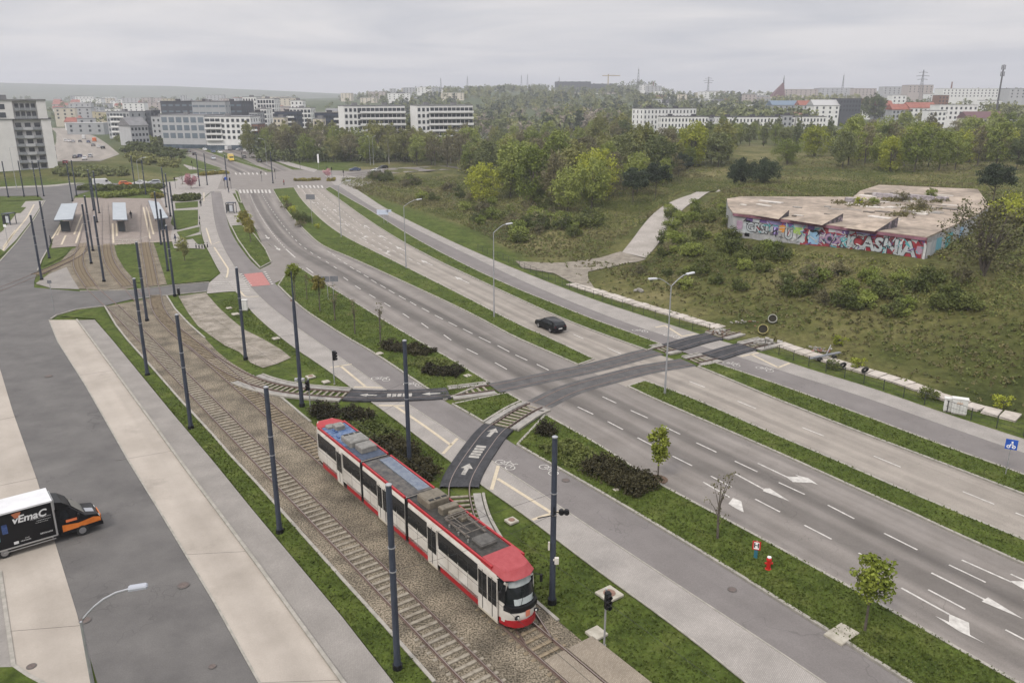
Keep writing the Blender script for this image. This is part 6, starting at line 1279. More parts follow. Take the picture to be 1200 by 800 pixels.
x,y,z=GT(1152,322); put(big,x,y,'spreading many stemmed tree with sparse olive leaves at the right end of the ruin',1.0,z=z)
yb=make_tree('golden_bush','dome',5,8,LM['yellow'],seed=34,clumps=60,per=40,leaf=.25,base=.05,stems=4); x,y,z=GT(1186,262); put(yb,x,y,'yellow green bush at the right edge behind the spreading tree',1.0,z=z)
# ---- the woods: each tree its own object
def inpoly(x,y,P):
    c=False; n=len(P)
    for i in range(n):
        x1,y1=P[i]; x2,y2=P[(i+1)%n]
        if (y1>y)!=(y2>y) and x<(x2-x1)*(y-y1)/(y2-y1)+x1: c=not c
    return c
def wood(px,n,gap,keys,where,seed,sc=(.8,1.15),bias=.5,avoid=()):
    rng=random.Random(seed); P=[GT(*p)[:2] for p in px]; xs=[p[0] for p in P]; ys=[p[1] for p in P]; got=[]; tries=0
    while len(got)<n and tries<60000:
        tries+=1; x=rng.uniform(min(xs),max(xs)); y=min(ys)+(max(ys)-min(ys))*rng.random()**(1+bias*1.6)
        if not inpoly(x,y,P): continue
        g=gap*(1+.5*(y-min(ys))/(max(ys)-min(ys)))
        if any((x-a)**2+(y-b)**2<g*g for a,b in got): continue
        if any((x-a)**2+(y-b)**2<r*r for a,b,r in avoid): continue
        got.append((x,y)); k=rng.choice(keys); nm={'f':'fresh green leafy tree','o':'olive green leafy tree','b':'brown budding tree','t':'slim dull green poplar','p':'dark pine tree','y':'yellow green tree'}[k[0]]
        if k=='bi': nm='pale stemmed birch'
        put(TP[k],x,y,nm+' '+where,rng.uniform(*sc),group=nm.replace('tree','trees')+' '+where,hs=rng.uniform(.9,1.12))
    return got
wood([(285,187),(380,191),(470,194),(545,199),(565,184),(540,171),(400,169),(285,170)],98,6.2,['o1','o2','b1','b2','bi','bi','f1','o1','b1'],'in the wood beyond the crossroads',5,(.85,1.12),1.2)
wood([(530,205),(590,232),(640,246),(700,250),(770,226),(850,196),(880,182),(740,180),(740,168),(700,166),(570,176)],80,6.6,['f1','f2','o1','o2','b1','b2','f2','o1'],'in the wood between the main road and the ramp',6,(.75,1.1),.5,avoid=[(*GT(566,238)[:2],7),(*GT(697,236)[:2],8)])
wood([(742,172),(742,215),(770,222),(850,194),(880,180),(850,170)],30,5.5,['f1','o1','b2','f2','o2'],'at the thin end of the wood near the ramp top',16,(.45,.68),.4)
wood([(800,172),(900,172),(975,175),(975,163),(880,158),(800,160)],34,5.0,['t1','t1','f2','o2'],'in the row before the long white block',7,(.55,.72),.5)
wood([(985,200),(1060,203),(1140,203),(1225,198),(1260,172),(1120,163),(985,166)],88,5.2,['o2','b2','f1','y1','b1','f2','b2','y1','f1'],'in the belt behind the derelict roof',8,(.72,1.0),.5)
0 and wood([(20,200),(75,197),(120,196),(185,190),(195,182),(130,190),(60,196)],14,8,['o2','b2','o1'],'on the bank below the car park',9,(.35,.55),.3)
# ---- far woods on the hills, too many to count
def cover(name,pts,lm,per,size,hh,ww,rng=RNG,hv=.3):
    C=[];Rd=[]
    for x,y,s in pts:
        z=Tz(x,y)
        for k in range(3): C.append((x+rng.normal()*ww*.2,y+rng.normal()*ww*.2,z+hh*s*(.3+.28*k))); Rd.append(ww*s*(.5-.08*k))
    V=quads(C,Rd,per,size,rng=rng); me=facemesh(name,V,lm); o=bpy.data.objects.new(name,me); COL.objects.link(o); o['kind']='stuff'; return o
def farpts(n,pxr,dr,seed,clump=.5):
    rng=np.random.default_rng(seed); out=[]
    while len(out)<n:
        px=rng.uniform(*pxr); D=dr[0]*(dr[1]/dr[0])**rng.random(); x=(px-600)/F/1.0456*D
        f=math.sin(px*.045+seed)*math.sin(D*.011+seed*1.7)+math.sin(px*.11+D*.006)*.5
        if f<clump-.7: continue
        out.append((x,D,rng.uniform(.7,1.25)))
    return out
cover('woods',farpts(900,(420,980),(560,1900),21,.35),LM['dull'],26,1.8,11,9); cover('woods',farpts(420,(480,1250),(600,1700),22,.5),LM['olive'],26,1.7,10,9)
cover('woods',farpts(300,(430,900),(560,1500),23,.6),LM['pine'],26,1.7,12,7); cover('woods',farpts(170,(560,760),(560,900),24,.55),LM['pale'],26,1.4,9,8)
cover('woods',farpts(150,(-60,520),(640,2200),25,.5),LM['dull'],24,1.8,10,9); cover('woods',farpts(170,(820,1300),(600,2300),26,.55),LM['dull'],24,1.8,11,9)
def belt(pxr,D,n,lm,seed,h=14,w=10,dd=60):
    rng=np.random.default_rng(seed); return cover('woods',[((px-600)/F/1.0456*(D+e),D+e,rng.uniform(.8,1.15)) for px,e in zip(rng.uniform(*pxr,n),rng.uniform(0,dd,n))],lm,int(16*max(1,2.3/(D*.0021))**1.3),min(2.3,D*.0021),h,w)
belt((520,640),1750,110,LM['dull'],31,13,12,250); belt((560,650),640,50,LM['ever'],32,11,9,60); belt((700,860),620,60,LM['dull'],33,10,9,90); belt((1120,1200),640,40,LM['olive'],34,14,9,60); belt((880,1200),950,90,LM['dull'],71,9,9,120); belt((900,1010),1200,40,LM['olive'],72,12,10,60); belt((300,402),470,60,LM['olive'],35,9,8,60)
belt((48,140),288,60,LM['dull'],36,1.5,3,10); belt((140,206),385,70,LM['ever'],38,1.6,4,60)
belt((130,215),470,70,LM['ever'],47,2.6,5,60); belt((142,200),325,46,LM['olive'],48,1.4,3.5,40)
belt((285,548),366,150,LM['dull'],41,5,6,40); belt((540,800),300,90,LM['olive'],42,4,6,50); belt((985,1240),300,110,LM['dull'],43,4.5,6,40); belt((800,985),420,80,LM['dull'],44,5,6,40)
for px,D,h in ((1028,720,24),(1015,900,16)): pass
tb=make_tree('big_tree','round',24,17,LM['dull'],seed=40,clumps=70,per=40,leaf=1.2,base=.2); D=700; put(tb,(1027-600)/F/1.0456*D,D,'big dark round tree rising among the red roofs',1.0)
# ---- undergrowth on the rough ground
def under():
    rng=np.random.default_rng(77); keys={'ever':[], 'olive':[], 'straw':[], 'brown':[],'yellow':[]}
    n=0; t=0
    RX=np.array([loc_ for loc_ in [G(858,270,7),G(1083,303,7),G(1140,253,10),G(1160,241,10),G(1146,221,10),G(1030,216,10),G(870,229.5,10),G(852,232,10)]])
    N=125000; X=rng.uniform(-75,175,N); Y=30+260*rng.random(N)**1.25; S=side_of(X,Y); Z=T(X,Y)
    tt=((X-RA[0])*rd[0]+(Y-RA[1])*rd[1]); q=((X-RA[0])*rd[1]-(Y-RA[1])*rd[0])
    for i in range(N):
        if S[i]<4.2: continue
        x,y=X[i],Y[i]
        if abs(q[i])<4.3 and -3<tt[i]<85: continue
        if S[i]<10 and y<142 and rng.random()<.85: continue
        if inpoly(x,y,RX): continue
        vv=(x-55.07)*.773+(y-104.97)*.634
        if -3.5<vv<1 and 30<x<60: continue
        if y>210 and x>60 and rng.random()<.75: continue
        f=math.sin(x*.13+1.2)*math.sin(y*.09+.4)+.6*math.sin(x*.31+y*.23)+.3*rng.normal()
        if S[i]<22 and x>-10: k='straw' if rng.random()<.6 else 'ever'; s=.26
        elif f>.55: k='ever'; s=1.15
        elif f>.1: k='ever' if rng.random()<.6 else 'olive'; s=.65
        elif f>-.45: k='yellow' if rng.random()<.04 else 'brown' if rng.random()<.45 else 'olive' if rng.random()<.5 else 'ever'; s=.42
        else: k='straw'; s=.38
        if y>180 and x<30: s*=1.25
        keys[k].append((x,y,Z[i],s*rng.uniform(.6,1.4)))
    for k,L in keys.items():
        L=np.array(L); C=L[:,:3].copy(); C[:,2]+=L[:,3]*.28
        V=quads(C,L[:,3]*1.0,13,.19,rng=rng); zz=T(V[:,0],V[:,1]); V[:,2]=np.maximum(V[:,2],zz-.04)
        me=facemesh('undergrowth',V,LM[k]); o=bpy.data.objects.new('undergrowth',me); COL.objects.link(o); o['kind']='stuff'
under()
def roofweeds():
    rng=np.random.default_rng(12); C=[]
    for cx,cy,sx,sy,n in ((1010,240,16,3,90),(1050,235,18,1.5,110),(1075,246,18,4,120),(1055,252,14,2,50),(985,238,8,2,30),(1100,236,10,2,40)):
        for k in range(n):
            x,y=G(cx+rng.normal()*sx*.6,cy+rng.normal()*sy*.6,9.9); C.append((x,y,9.95+rng.random()*.25))
    V=quads(C,np.full(len(C),.32),10,.2,rng=rng); V[:,2]=np.maximum(V[:,2],9.86); o=bpy.data.objects.new('undergrowth',facemesh('undergrowth',V,LM['straw'])); COL.objects.link(o); o['kind']='stuff'
roofweeds()
# larger shrubs on the slope that can be told apart
SP=dict(s1=make_tree('shrub','dome',2.6,3.6,LM['ever'],seed=51,clumps=34,per=34,leaf=.22,base=.0,clr=.18,stems=3),s2=make_tree('shrub','dome',2.2,3.0,LM['fresh'],seed=52,clumps=30,per=34,leaf=.2,base=.0,clr=.18,stems=3),s3=make_tree('shrub','dome',2.8,3.4,LM['brown'],seed=53,clumps=30,per=26,leaf=.2,base=.05,clr=.16,stems=4),s4=make_tree('shrub','dome',1.6,1.9,LM['yellow'],seed=54,clumps=20,per=26,leaf=.16,base=.0,clr=.18,stems=3))
def shr(b,k,l,sc=1.0,group=None): x,y,z=GT(*b); put(SP[k],x,y,l,sc,z=z,group=group,cat='shrub')
rs=random.Random(4)
for i in range(46):
    px=rs.uniform(435,640); py=214+ (px-435)*.42*rs.uniform(.15,1)-4; k=rs.choice(['s1','s3','s3','s2','s1']); shr((px,min(py,292)),k,{'s1':'dark green','s2':'fresh green','s3':'brown'}[k]+' bush on the rough bank above the right footway',rs.uniform(.7,1.3),'bushes on the bank above the right footway')
for i in range(62):
    px=rs.uniform(735,1140); py=rs.uniform(288,345)+max(0,(px-850))*.13; k=rs.choice(['s1','s2','s1','s3']); shr((px,py),k,{'s1':'dark green','s2':'fresh green','s3':'brown'}[k]+' bush on the slope below the derelict building',rs.uniform(.35,.95),'bushes on the slope below the derelict building')
for i in range(34):
    px=rs.uniform(765,860); py=rs.uniform(240,300); shr((px,py),rs.choice(['s1','s2']),'green bush on the bank right of the ramp',rs.uniform(.5,1.0),'bushes on the bank beside the ramp')
for i in range(26):
    px=rs.uniform(560,700); py=rs.uniform(245,285); k=rs.choice(['s1','s3','s2']); shr((px,py),k,{'s1':'dark green','s2':'fresh green','s3':'brown'}[k]+' bush at the foot of the wood left of the ramp',rs.uniform(.8,1.5),'bushes at the foot of the wood')
for b,k,l,s in (((1087,466),'s1','small dark bush caught in the fence beside the cabinets',.5),((976,432),'s1','thin dark bush at the fence right of the barrier',.45),((985,405),'s4','pale yellow weed clump above the barrier',.8),((1006,431),'s4','pale yellow weed clump above the slab path',.8),((1175,478),'s4','pale yellow weed clump near the right edge fence',.9),((1008,240),'s4','weed tuft growing on the derelict roof, left one',.9),((1023,240),'s2','green bush growing on the derelict roof beside the rubble',.6),((1058,236),'s3','brown weeds growing along the block wall on the roof',.7),((1091,230),'s2','small green tree growing on the derelict roof',.7),((1078,245),'s3','brown weed patch on the derelict roof, right one',.7)):
    x,y,z=GT(*b)
    if b[1]<250 and b[0]>900: x,y=G(*b,9.9); z=9.9
    put(SP[k],x,y,l,s,z=z,cat='shrub')
# ---- median shrubs, far hedges
for i,(b,k,l,s) in enumerate((((333,237),'s4','yellow green shrub at the top of the median',1.2),((337,246),'s3','brown shrub on the upper median',.8),((343,250),'s4','golden shrub on the median, second row',1.3),((349,257),'s1','dark green shrub on the median',.8),((357,261),'s1','dark green shrub beside the lamp on the median',.9),((352,266),'s3','brown shrub on the median below the green ones',.7),((372,268),'s4','orange brown shrub lowest on the median',.8),((287,262),'s4','yellow shrub at the top of the traffic island',1.6),((293,270),'s4','yellow shrub lower on the traffic island',1.2))): shr(b,k,l,s)
def hedge(px,w,h,lm,label,cat='hedge',leaf=.14,den=80,z0=.05,ground=False,seed=3,name='hedge'):
    rng=np.random.default_rng(seed); P=np.array([(GT if ground else G)(*p)[:2] for p in px]); L=arclen(P); n=max(8,int(L[-1]*w*h*den/3)); s=rng.uniform(0,L[-1],n); x=np.interp(s,L,P[:,0]); y=np.interp(s,L,P[:,1])
    t=P[-1]-P[0]; t/=np.hypot(*t); nn=np.array([-t[1],t[0]]); o_=rng.uniform(-.5,.5,n)*w; hh=h*.8*(.8+.2*np.sin(s*1.7+seed)+.12*np.sin(s*4.1)); z=rng.random(n)*hh
    C=np.c_[x+nn[0]*o_,y+nn[1]*o_,z+z0+(T(x,y) if ground else 0)]; V=quads(C,np.full(n,min(w,h)*.28),16,leaf,rng=rng); V[:,2]=np.maximum(V[:,2],z0-.05 if not ground else -9)
    o=bpy.data.objects.new(name,facemesh(name,V,lm)); COL.objects.link(o); tag(o,label,cat); return o
hedge([(450,407),(478,411),(504,417)],2.6,.9,LM['barb'],'dark barberry hedge on the verge above the footway, upper strip',seed=1)
hedge([(497,436),(520,438),(540,440)],2.2,.9,LM['barb'],'dark barberry hedge on the verge, lower strip near the crossing',seed=2)
hedge([(484,424),(505,428),(528,433)],3.4,.6,LM['ever'],'green low shrub bed between the two dark hedges',seed=3)
hedge([(636,513),(644,505)],1.6,1.3,LM['barb'],'small dark barberry bush at the top of the right hand verge bed',cat='shrub',seed=4,name='shrub')
hedge([(650,522),(668,532),(688,546)],3.2,.7,LM['ever'],'green low shrub bed behind the tall pole',seed=5)
hedge([(692,548),(718,558),(742,570),(760,579)],2.9,1.25,LM['barb'],'long dark barberry hedge left of the leafy young tree',seed=6)
hedge([(368,484),(395,488),(432,494)],2.4,1.1,LM['barb'],'dark barberry hedge directly behind the tram rear',seed=7)
hedge([(392,497),(425,508),(450,520)],4.0,.8,LM['ever'],'green shrub bed between the tram rear and the footway',seed=8)
hedge([(447,522),(465,535),(483,552),(497,566)],3.0,1.3,LM['barb'],'dark barberry bushes around the pole behind the tram',seed=9)
hedge([(235,206),(250,204.5),(266,203.5)],3,1.2,LM['gold'],'yellow flowering hedge at the left corner of the crossroads',leaf=.4,seed=10)
hedge([(95,222),(125,222.5),(160,222),(190,221)],6,1.5,LM['ever'],'clipped green hedge behind the tram stop, along the back street',leaf=.4,seed=11)
hedge([(120,232),(140,230),(160,227),(185,226)],5,1.4,LM['fresh'],'lighter green hedge curving behind the middle shelter',leaf=.4,seed=12)
hedge([(180,232),(190,231)],3,1.5,LM['gold'],'flower bed with yellow and red blooms behind the right shelter',cat='flower bed',leaf=.35,seed=13,name='flower_bed')
hedge([(208,236),(220,235),(229,233)],4,1.8,LM['ever'],'dark shrubs in the planter on the upper paved corner',cat='planter',leaf=.35,seed=14,name='planter_shrubs')
hedge([(345,212),(362,212),(375,211)],2.5,.9,LM['gold'],'yellow brown shrub bed on the island of the crossroads, left one',leaf=.35,seed=15); hedge([(384,212),(392,212)],3,1.1,LM['gold'],'yellow brown shrub bed on the island of the crossroads, right one',leaf=.35,seed=16)
hedge([(640,605),(660,600)],.01,.01,LM['ever'],'x') if 0 else None
ch=make_tree('cherry_tree','round',4.2,4.4,LM['pink'],seed=60,clumps=30,per=30,leaf=.35,base=.25,clr=.18); x,y=G(224,221); put(ch,x,y,'pink blossoming cherry tree on the paved corner',1.0,z=.05); x,y=G(384,208); put(ch,x,y,'pink blossoming shrub on the right side of the crossroads',.7,z=.05)
# ---- young street trees
def young(b,h,label,kind,w=1.6,seed=1,base=.35,px=None):
    x,y=G(*b); lm={'g':leafmat('young_leaf',(.085,.115,.015),(.18,.205,.03)) if 'young_leaf' not in MATS else MATS['young_leaf'],'b':LM['brown'],'y':LM['gold'],'o':LM['olive']}[kind]
    sparse=kind=='b'
    o=make_tree('young_tree','tall',h,w,lm,seed=seed,clumps=14 if sparse else 46,per=12 if sparse else 46,leaf=.11 if sparse else .15,base=base,clr=.2); put(o,x,y,label,1.0,z=.08,group='young trees on the verges'); del o['group']
    q=MB(); q.cyl((0,0,0),.75,.03,12); q.build('mulch_disc',mat('mulch',(.07,.045,.03),.95,(.13,.085,.06),8,bump=.6),o)
young((771,562),4.4,'young tree with a narrow bright green crown beside the dark hedge','g',1.5,61); young((841,632),5.0,'bare young tree with thin reddish twigs on the verge','b',1.9,62,.3); young((1013,740),4.6,'young tree with a dense round yellow green crown, nearest the bottom right','g',2.1,63,.45)
young((346,352),5.2,'young tree with a sparse yellow green crown at the tip of the verge','g',1.9,64,.62); young((375,366),5.0,'young tree with a sparse brown crown, second in the verge row','y',1.6,65,.6); young((393,376),5.2,'nearly bare young tree under the sign backs, third in the row','b',1.2,66); young((416,392),5.0,'bare young tree with a grey stem, fourth in the row','b',1.1,67); young((446,402),5.2,'bare young tree just above the dark hedge, last in the row','b',1.2,68); young((360,352),3.8,'thin bare young tree between the first two of the row','b',.9,69)
young((294,284),5.0,'young tree with a yellowish crown on the traffic island, lower one','y',2.2,70,.3); young((288,272),4.6,'young tree with a yellowish crown on the traffic island, upper one','y',2.0,71,.3); young((217,306),4.4,'slim greyish green young tree on the lawn left of the footway','o',2.0,72,.2); young((214,216),5,'bare brownish young tree beside the pink cherry tree','b',2.4,73,.3)
# ---- blades of mown grass
def tufts():
    rng=np.random.default_rng(5); allV=[]
    for L,Rr,zz_ in VERGES:
        A=resample(L,80); B=resample(Rr,80); seg=np.hypot(*np.diff((A+B)/2,axis=0).T); wid=np.hypot(*(A-B).T); cy=(A[:-1,1]+B[:-1,1])/2; ar=seg*wid[:-1]
        dens=np.where(cy<75,34,np.where(cy<110,16,np.where(cy<160,6,0)))*(cy>20); cnt=(ar*dens).astype(int)
        idx=np.repeat(np.arange(79),cnt); n=len(idx)
        if not n: continue
        t=rng.random(n); u=rng.random(n); a=A[idx]*(1-t)[:,None]+A[idx+1]*t[:,None]; b=B[idx]*(1-t)[:,None]+B[idx+1]*t[:,None]; P=a*(1-u)[:,None]+b*u[:,None]
        allV.append(np.c_[P,np.full(n,zz_)])
    P=np.vstack(allV); n=len(P); th=rng.random(n)*6.28; s=rng.uniform(.04,.13,n); h=rng.uniform(.04,.16,n)
    b=P; d=np.c_[np.cos(th)*s,np.sin(th)*s,np.zeros(n)]; tip=b+np.c_[rng.normal(size=n)*.05,rng.normal(size=n)*.05,h]
    V=np.stack([b-d,b+d,tip],1).reshape(-1,3); me=facemesh('grass',V,leafmat('grass_blades',(.038,.056,.01),(.09,.112,.022),1.2),3); o=bpy.data.objects.new('grass',me); COL.objects.link(o); o['kind']='stuff'
tufts()
# ================================================================ buildings
def wm(n,c,c2=None): return mat('wall_'+n,c,.85,c2 or tuple(k*1.15 for k in c),.4)
WALLS=dict(white=wm('white',(.56,.56,.55)),grey=wm('grey',(.27,.28,.29)),dark=wm('dark',(.05,.055,.065)),navy=wm('navy',(.04,.05,.075)),cream=wm('cream',(.45,.41,.34)),pink=wm('pink',(.33,.29,.275)),brick=wm('brick',(.16,.085,.06)),pale=wm('pale',(.33,.335,.345)),yellow=wm('yellow',(.36,.32,.22)))
ROOFS=dict(grey=mat('roof_grey',(.12,.12,.125),.8,(.18,.18,.185),.5),red=mat('roof_red_tile',(.17,.06,.045),.85,(.25,.095,.07),.6),dark=mat('roof_dark',(.05,.05,.055),.8),light=mat('roof_light',(.32,.32,.32),.8),blue=mat('roof_blue_grey',(.1,.14,.19),.7),maroon=mat('roof_maroon',(.1,.05,.055),.8))
wg=mat('window_glass',(.03,.036,.045),.15,spec=.7); wgl=mat('window_glass_pale',(.12,.15,.18),.2,spec=.7)
_q=MB(); _q.box(-.5,.5,-.5,.5,0,1); _u=_q.build('window',wg); UNIT=_u.data; bpy.data.objects.remove(_u)
_q=MB(); _q.box(-.5,.5,-.5,.5,0,1); _u=_q.build('window',wgl); UNITL=_u.data; bpy.data.objects.remove(_u)
def win(par,x,y,z,w,d,h,mesh=None,name='window'):
    o=bpy.data.objects.new(name,mesh or UNIT); COL.objects.link(o); o.parent=par; o.location=(x,y,z); o.scale=(w,d,h); return o
def wx_(px,D): return (px-600)/F/1.0456*D
def bld(label,xl,xr,D,ytop,depth=12,wall='white',roof='flat',rc='grey',fl=3.0,cols=6,skew=0,group=None,balc=(),ww=1.1,wh=1.5,cat='apartment block',name='apartment_block',side=True,maxrows=5,zb=None,ground=None,wmesh=None,top=True,rh=None,xoff=0):
    x0=wx_(xl,D); x1=wx_(xr,D+skew); y0,y1=D,D+skew; Ln=math.hypot(x1-x0,y1-y0); a=math.atan2(y1-y0,x1-x0)
    zt=ZT(x0,D,ytop); b=min(Tz(x0,y0),Tz(x1,y1),Tz(x0,y0+depth),Tz((x0+x1)/2,y0+depth/2))-1.0 if zb is None else zb
    zt=max(zt,b+3)
    o=thing(name,(x0,y0,b),a,label,cat,group); Hh=zt-b
    if roof=='gable': eh=Hh-(rh or min(4,depth*.35))
    else: eh=Hh
    q=MB(); q.box(0,Ln,0,depth,0,eh-.02)
    if roof=='gable': q.add([(0,0,eh-.02),(0,depth,eh-.02),(0,depth/2,Hh-.1),(Ln,0,eh-.02),(Ln,depth,eh-.02),(Ln,depth/2,Hh-.1)],[(0,2,1),(3,4,5)])
    q.build('wall',WALLS[wall],o)
    q=MB()
    if roof=='gable': q.section([(0,0)],(0,0)) if 0 else q.add([(-.4,-.4,eh-.1),(Ln+.4,-.4,eh-.1),(Ln+.4,depth/2,Hh),(-.4,depth/2,Hh),(-.4,depth+.4,eh-.1),(Ln+.4,depth+.4,eh-.1),(-.4,-.4,eh-.3),(Ln+.4,-.4,eh-.3),(Ln+.4,depth+.4,eh-.3),(-.4,depth+.4,eh-.3)],[(0,1,2,3),(3,2,5,4),(0,6,7,1),(4,5,8,9),(0,3,4,9,6),(1,7,8,5,2)])
    else:
        q.box(-.15,Ln+.15,-.15,depth+.15,eh,eh+.35)
        if top:
            for k in range(max(1,int(Ln/14))): q.box(Ln*(k+.35)/max(1,int(Ln/14)),Ln*(k+.35)/max(1,int(Ln/14))+2.6,depth*.4,depth*.4+2.4,eh+.35,eh+1.6)
    q.build('roof',ROOFS[rc],o)
    rows=min(maxrows,max(1,int((eh-.3)/fl)))
    for r in range(rows):
        z=eh-.35-(r+1)*fl+ (fl-wh)*.45
        if z<.2: break
        for c in range(cols):
            cx=Ln*(c+.5)/cols; bal=any(b0<=(c+.5)/cols<=b1 for b0,b1 in balc)
            win(o,cx,0,z-(.5 if bal else 0),min((ww*2.0 if bal else ww),Ln/cols*.85),.16,wh+(.6 if bal else 0),wmesh)
        for b0,b1 in balc: 
            q=MB(); q.box(Ln*b0,Ln*b1,-1.25,.05,z-.75,z-.55); q.box(Ln*b0,Ln*b1,-1.25,-1.18,z-.55,z+.25); q.build('balcony',WALLS['white' if wall!='dark' else 'grey'],o)
        if side:
            sx=0 if x0>0 else Ln
            for c in range(max(1,int(depth/4.5))): win(o,sx,depth*(c+.5)/max(1,int(depth/4.5)),z,.16,1.0,wh,wmesh)
    if ground: q=MB(); q.box(-.05,Ln+.05,-.08,depth,0,ground); q.build('shop_front',mat('shop_glass',(.035,.05,.07),.2,(.1,.13,.16),.3,spec=.7),o)
    return o
# ---- tower block at the left edge
def tower():
    D=307; Ln=30.0; cT,sT=math.cos(R(29)),math.sin(R(29)); P1=(wx_(55,307),307); o=thing('tower_block',(P1[0]-Ln*cT,P1[1]-Ln*sT,-.5),R(29),'tall pale grey tower block with recessed balconies at the left edge','tower block'); dp=16; Ht=ZT(0,D,118)+.5
    fx=lambda px:Ln*(px+48)/103
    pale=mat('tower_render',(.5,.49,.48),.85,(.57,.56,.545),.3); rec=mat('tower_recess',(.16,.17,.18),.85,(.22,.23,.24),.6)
    z1=ZT(0,D,139)+.5
    q=MB(); q.box(0,fx(13),0,dp,0,z1-.2); q.box(fx(44),Ln,0,dp,0,z1-.2); q.box(fx(13),fx(44),1.6,dp,0,z1-.2); q.box(0,fx(16),0,dp,z1,Ht); q.box(fx(42),Ln-.8,0,dp,z1,Ht); q.box(fx(16),fx(42),1.6,dp,z1,Ht); q.build('wall',pale,o)
    q=MB(); q.box(-.1,Ln+.3,-.3,dp,z1-.2,z1); q.build('floor_band',ROOFS['dark'],o); q=MB(); q.box(-.2,Ln-.6,-.3,dp+.3,Ht,Ht+.5); q.box(2,fx(10),4,8,Ht+.5,Ht+2); q.build('roof',ROOFS['grey'],o)
    for r in range(9):
        z=z1-1.0-(r+1)*2.95
        if z<0: break
        for k in range(3):
            x0=fx(13)+(fx(44)-fx(13))*k/3; x1=fx(13)+(fx(44)-fx(13))*(k+1)/3
            win(o,(x0+x1)/2+.1,1.6,z+.2,(x1-x0)*.62,.1,2.3)
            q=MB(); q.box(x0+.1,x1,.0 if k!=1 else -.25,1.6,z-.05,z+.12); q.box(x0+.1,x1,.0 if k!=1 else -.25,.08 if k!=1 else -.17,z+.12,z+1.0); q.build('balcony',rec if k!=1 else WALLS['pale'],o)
        for x in (fx(-40),fx(-28)): win(o,x,0,z+.8,1.6,.16,1.5)
        for y in (4,9): win(o,Ln,y,z+.8,.16,1.1,1.4)
    for r in range(2):
        z=Ht-.6-(r+1)*2.9
        for k in range(4):
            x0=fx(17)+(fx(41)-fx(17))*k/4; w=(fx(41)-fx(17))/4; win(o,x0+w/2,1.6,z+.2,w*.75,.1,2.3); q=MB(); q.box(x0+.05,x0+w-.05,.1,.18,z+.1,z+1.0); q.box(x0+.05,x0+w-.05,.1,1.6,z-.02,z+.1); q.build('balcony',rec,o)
        for x in (fx(-20),fx(2)): win(o,x,0,z+.5,3.2,.16,1.8)
tower()
# ---- corner block and offices beyond the crossroads
bld('white corner block with dark ground floor and brown balconies at the left',237,291,452,137,18,'white',cols=9,fl=3.0,ww=1.5,wh=1.7,balc=((0,.36),),ground=3.6,maxrows=4,cat='apartment block')
bld('brown balcony wing attached to the right of the white corner block',291.3,299,453,146,14,'brick',cols=2,fl=3.0,ground=3.5,maxrows=3,balc=((0,1),),top=False)
bld('pale glass fronted office with three rows of large windows',185,236.5,470,135,20,'pale',cols=6,fl=4.3,ww=3.4,wh=2.9,wmesh=UNITL,maxrows=3,ground=3.2,cat='office building',name='office_building',skew=-6)
bld('long dark office behind the glass fronted one',187,283,560,119,25,'dark',cols=12,fl=4,ww=3,wh=1.2,wmesh=UNITL,maxrows=3,cat='office building',name='office_building',rc='dark')
bld('pale blue grey office wing in front of the long dark office',224,263,540,119.5,10,'grey',cols=5,fl=4.4,ww=5,wh=1.4,maxrows=3,wmesh=UNITL,cat='office building',name='office_building')
bld('grey narrow stair block left of the glass fronted office',174,185,500,137,14,'pale',cols=2,fl=3.2,cat='office building',name='office_building'); bld('slim dark office wedge with slanted end',168.5,174.5,520,130,14,'dark',cols=1,cat='office building',name='office_building')
bld('pale house row end with steep gable, left of the dark wedge',148,169,440,138,12,'pale','gable','grey',cols=5,wh=1.4,skew=8); bld('stepped pale terrace farther left of the gable row',122,149,520,131,14,'grey','flat',cols=7,balc=((.2,.8),),skew=-10)
bld('white apartment slab between the corner block and the tall pair',284,300,640,114,14,'white',cols=5,wh=1.6); bld('tall white block with dark window strips, upper left of the navy block',301,321,600,116,14,'white',cols=6,ww=1.5,wh=2.2,fl=3.1)
bld('lower white block standing in front of the tall white one',298,311,560,128,12,'white',cols=4,ww=1.4,wh=2); bld('grey blue stack of balconies beside the corner block',290,300,500,132,14,'grey',cols=3,balc=((0,1),),rc='dark')
bld('navy apartment block with pale gable wing left of the wood',320,346,520,131.5,14,'navy',cols=7,ww=1.6,balc=((.55,.9),),rc='dark'); bld('pale low wing in front of the navy block',318,331,505,138,8,'cream',cols=3); bld('white block with a dark corner behind the navy block',338,363,560,127,14,'white',cols=6,ww=1.8,wh=2.0); bld('small white penthouse block above the white dark cornered one',340,354,640,118,10,'white',cols=3)
bld('dark navy block left of the two white balcony blocks',367,400,455,133,16,'navy',cols=8,ww=1.7,balc=((.2,.4),(.7,.9)),rc='dark'); bld('small cream block in front of the navy block',365,376,440,139.5,8,'cream',cols=2)
WG='white five storey blocks behind the wood'
bld('white five storey block with long balconies, left one of two',402,474,415,124.5,15,'white',cols=14,ww=1.3,wh=1.7,balc=((.25,1.0),),skew=12,maxrows=5,group=WG); bld('white five storey block with long balconies, right one of two',488,554,415,124,15,'white',cols=13,ww=1.3,wh=1.7,balc=((.2,1.0),),skew=10,maxrows=5,group=WG)
bld('upper wing of the long white block right of the hill',755,817,520,127.5,14,'white',cols=15,fl=3.1,ww=.9,wh=1.8,rc='dark',skew=15,maxrows=5); bld('lower wing of the long white block right of the hill',776,832,500,137,10,'white',cols=14,fl=3.1,ww=.9,wh=1.8,rc='dark',maxrows=4); bld('dark recessed staircase link between the two long white blocks',832,844,512,138,9,'grey',cols=2,rc='dark')
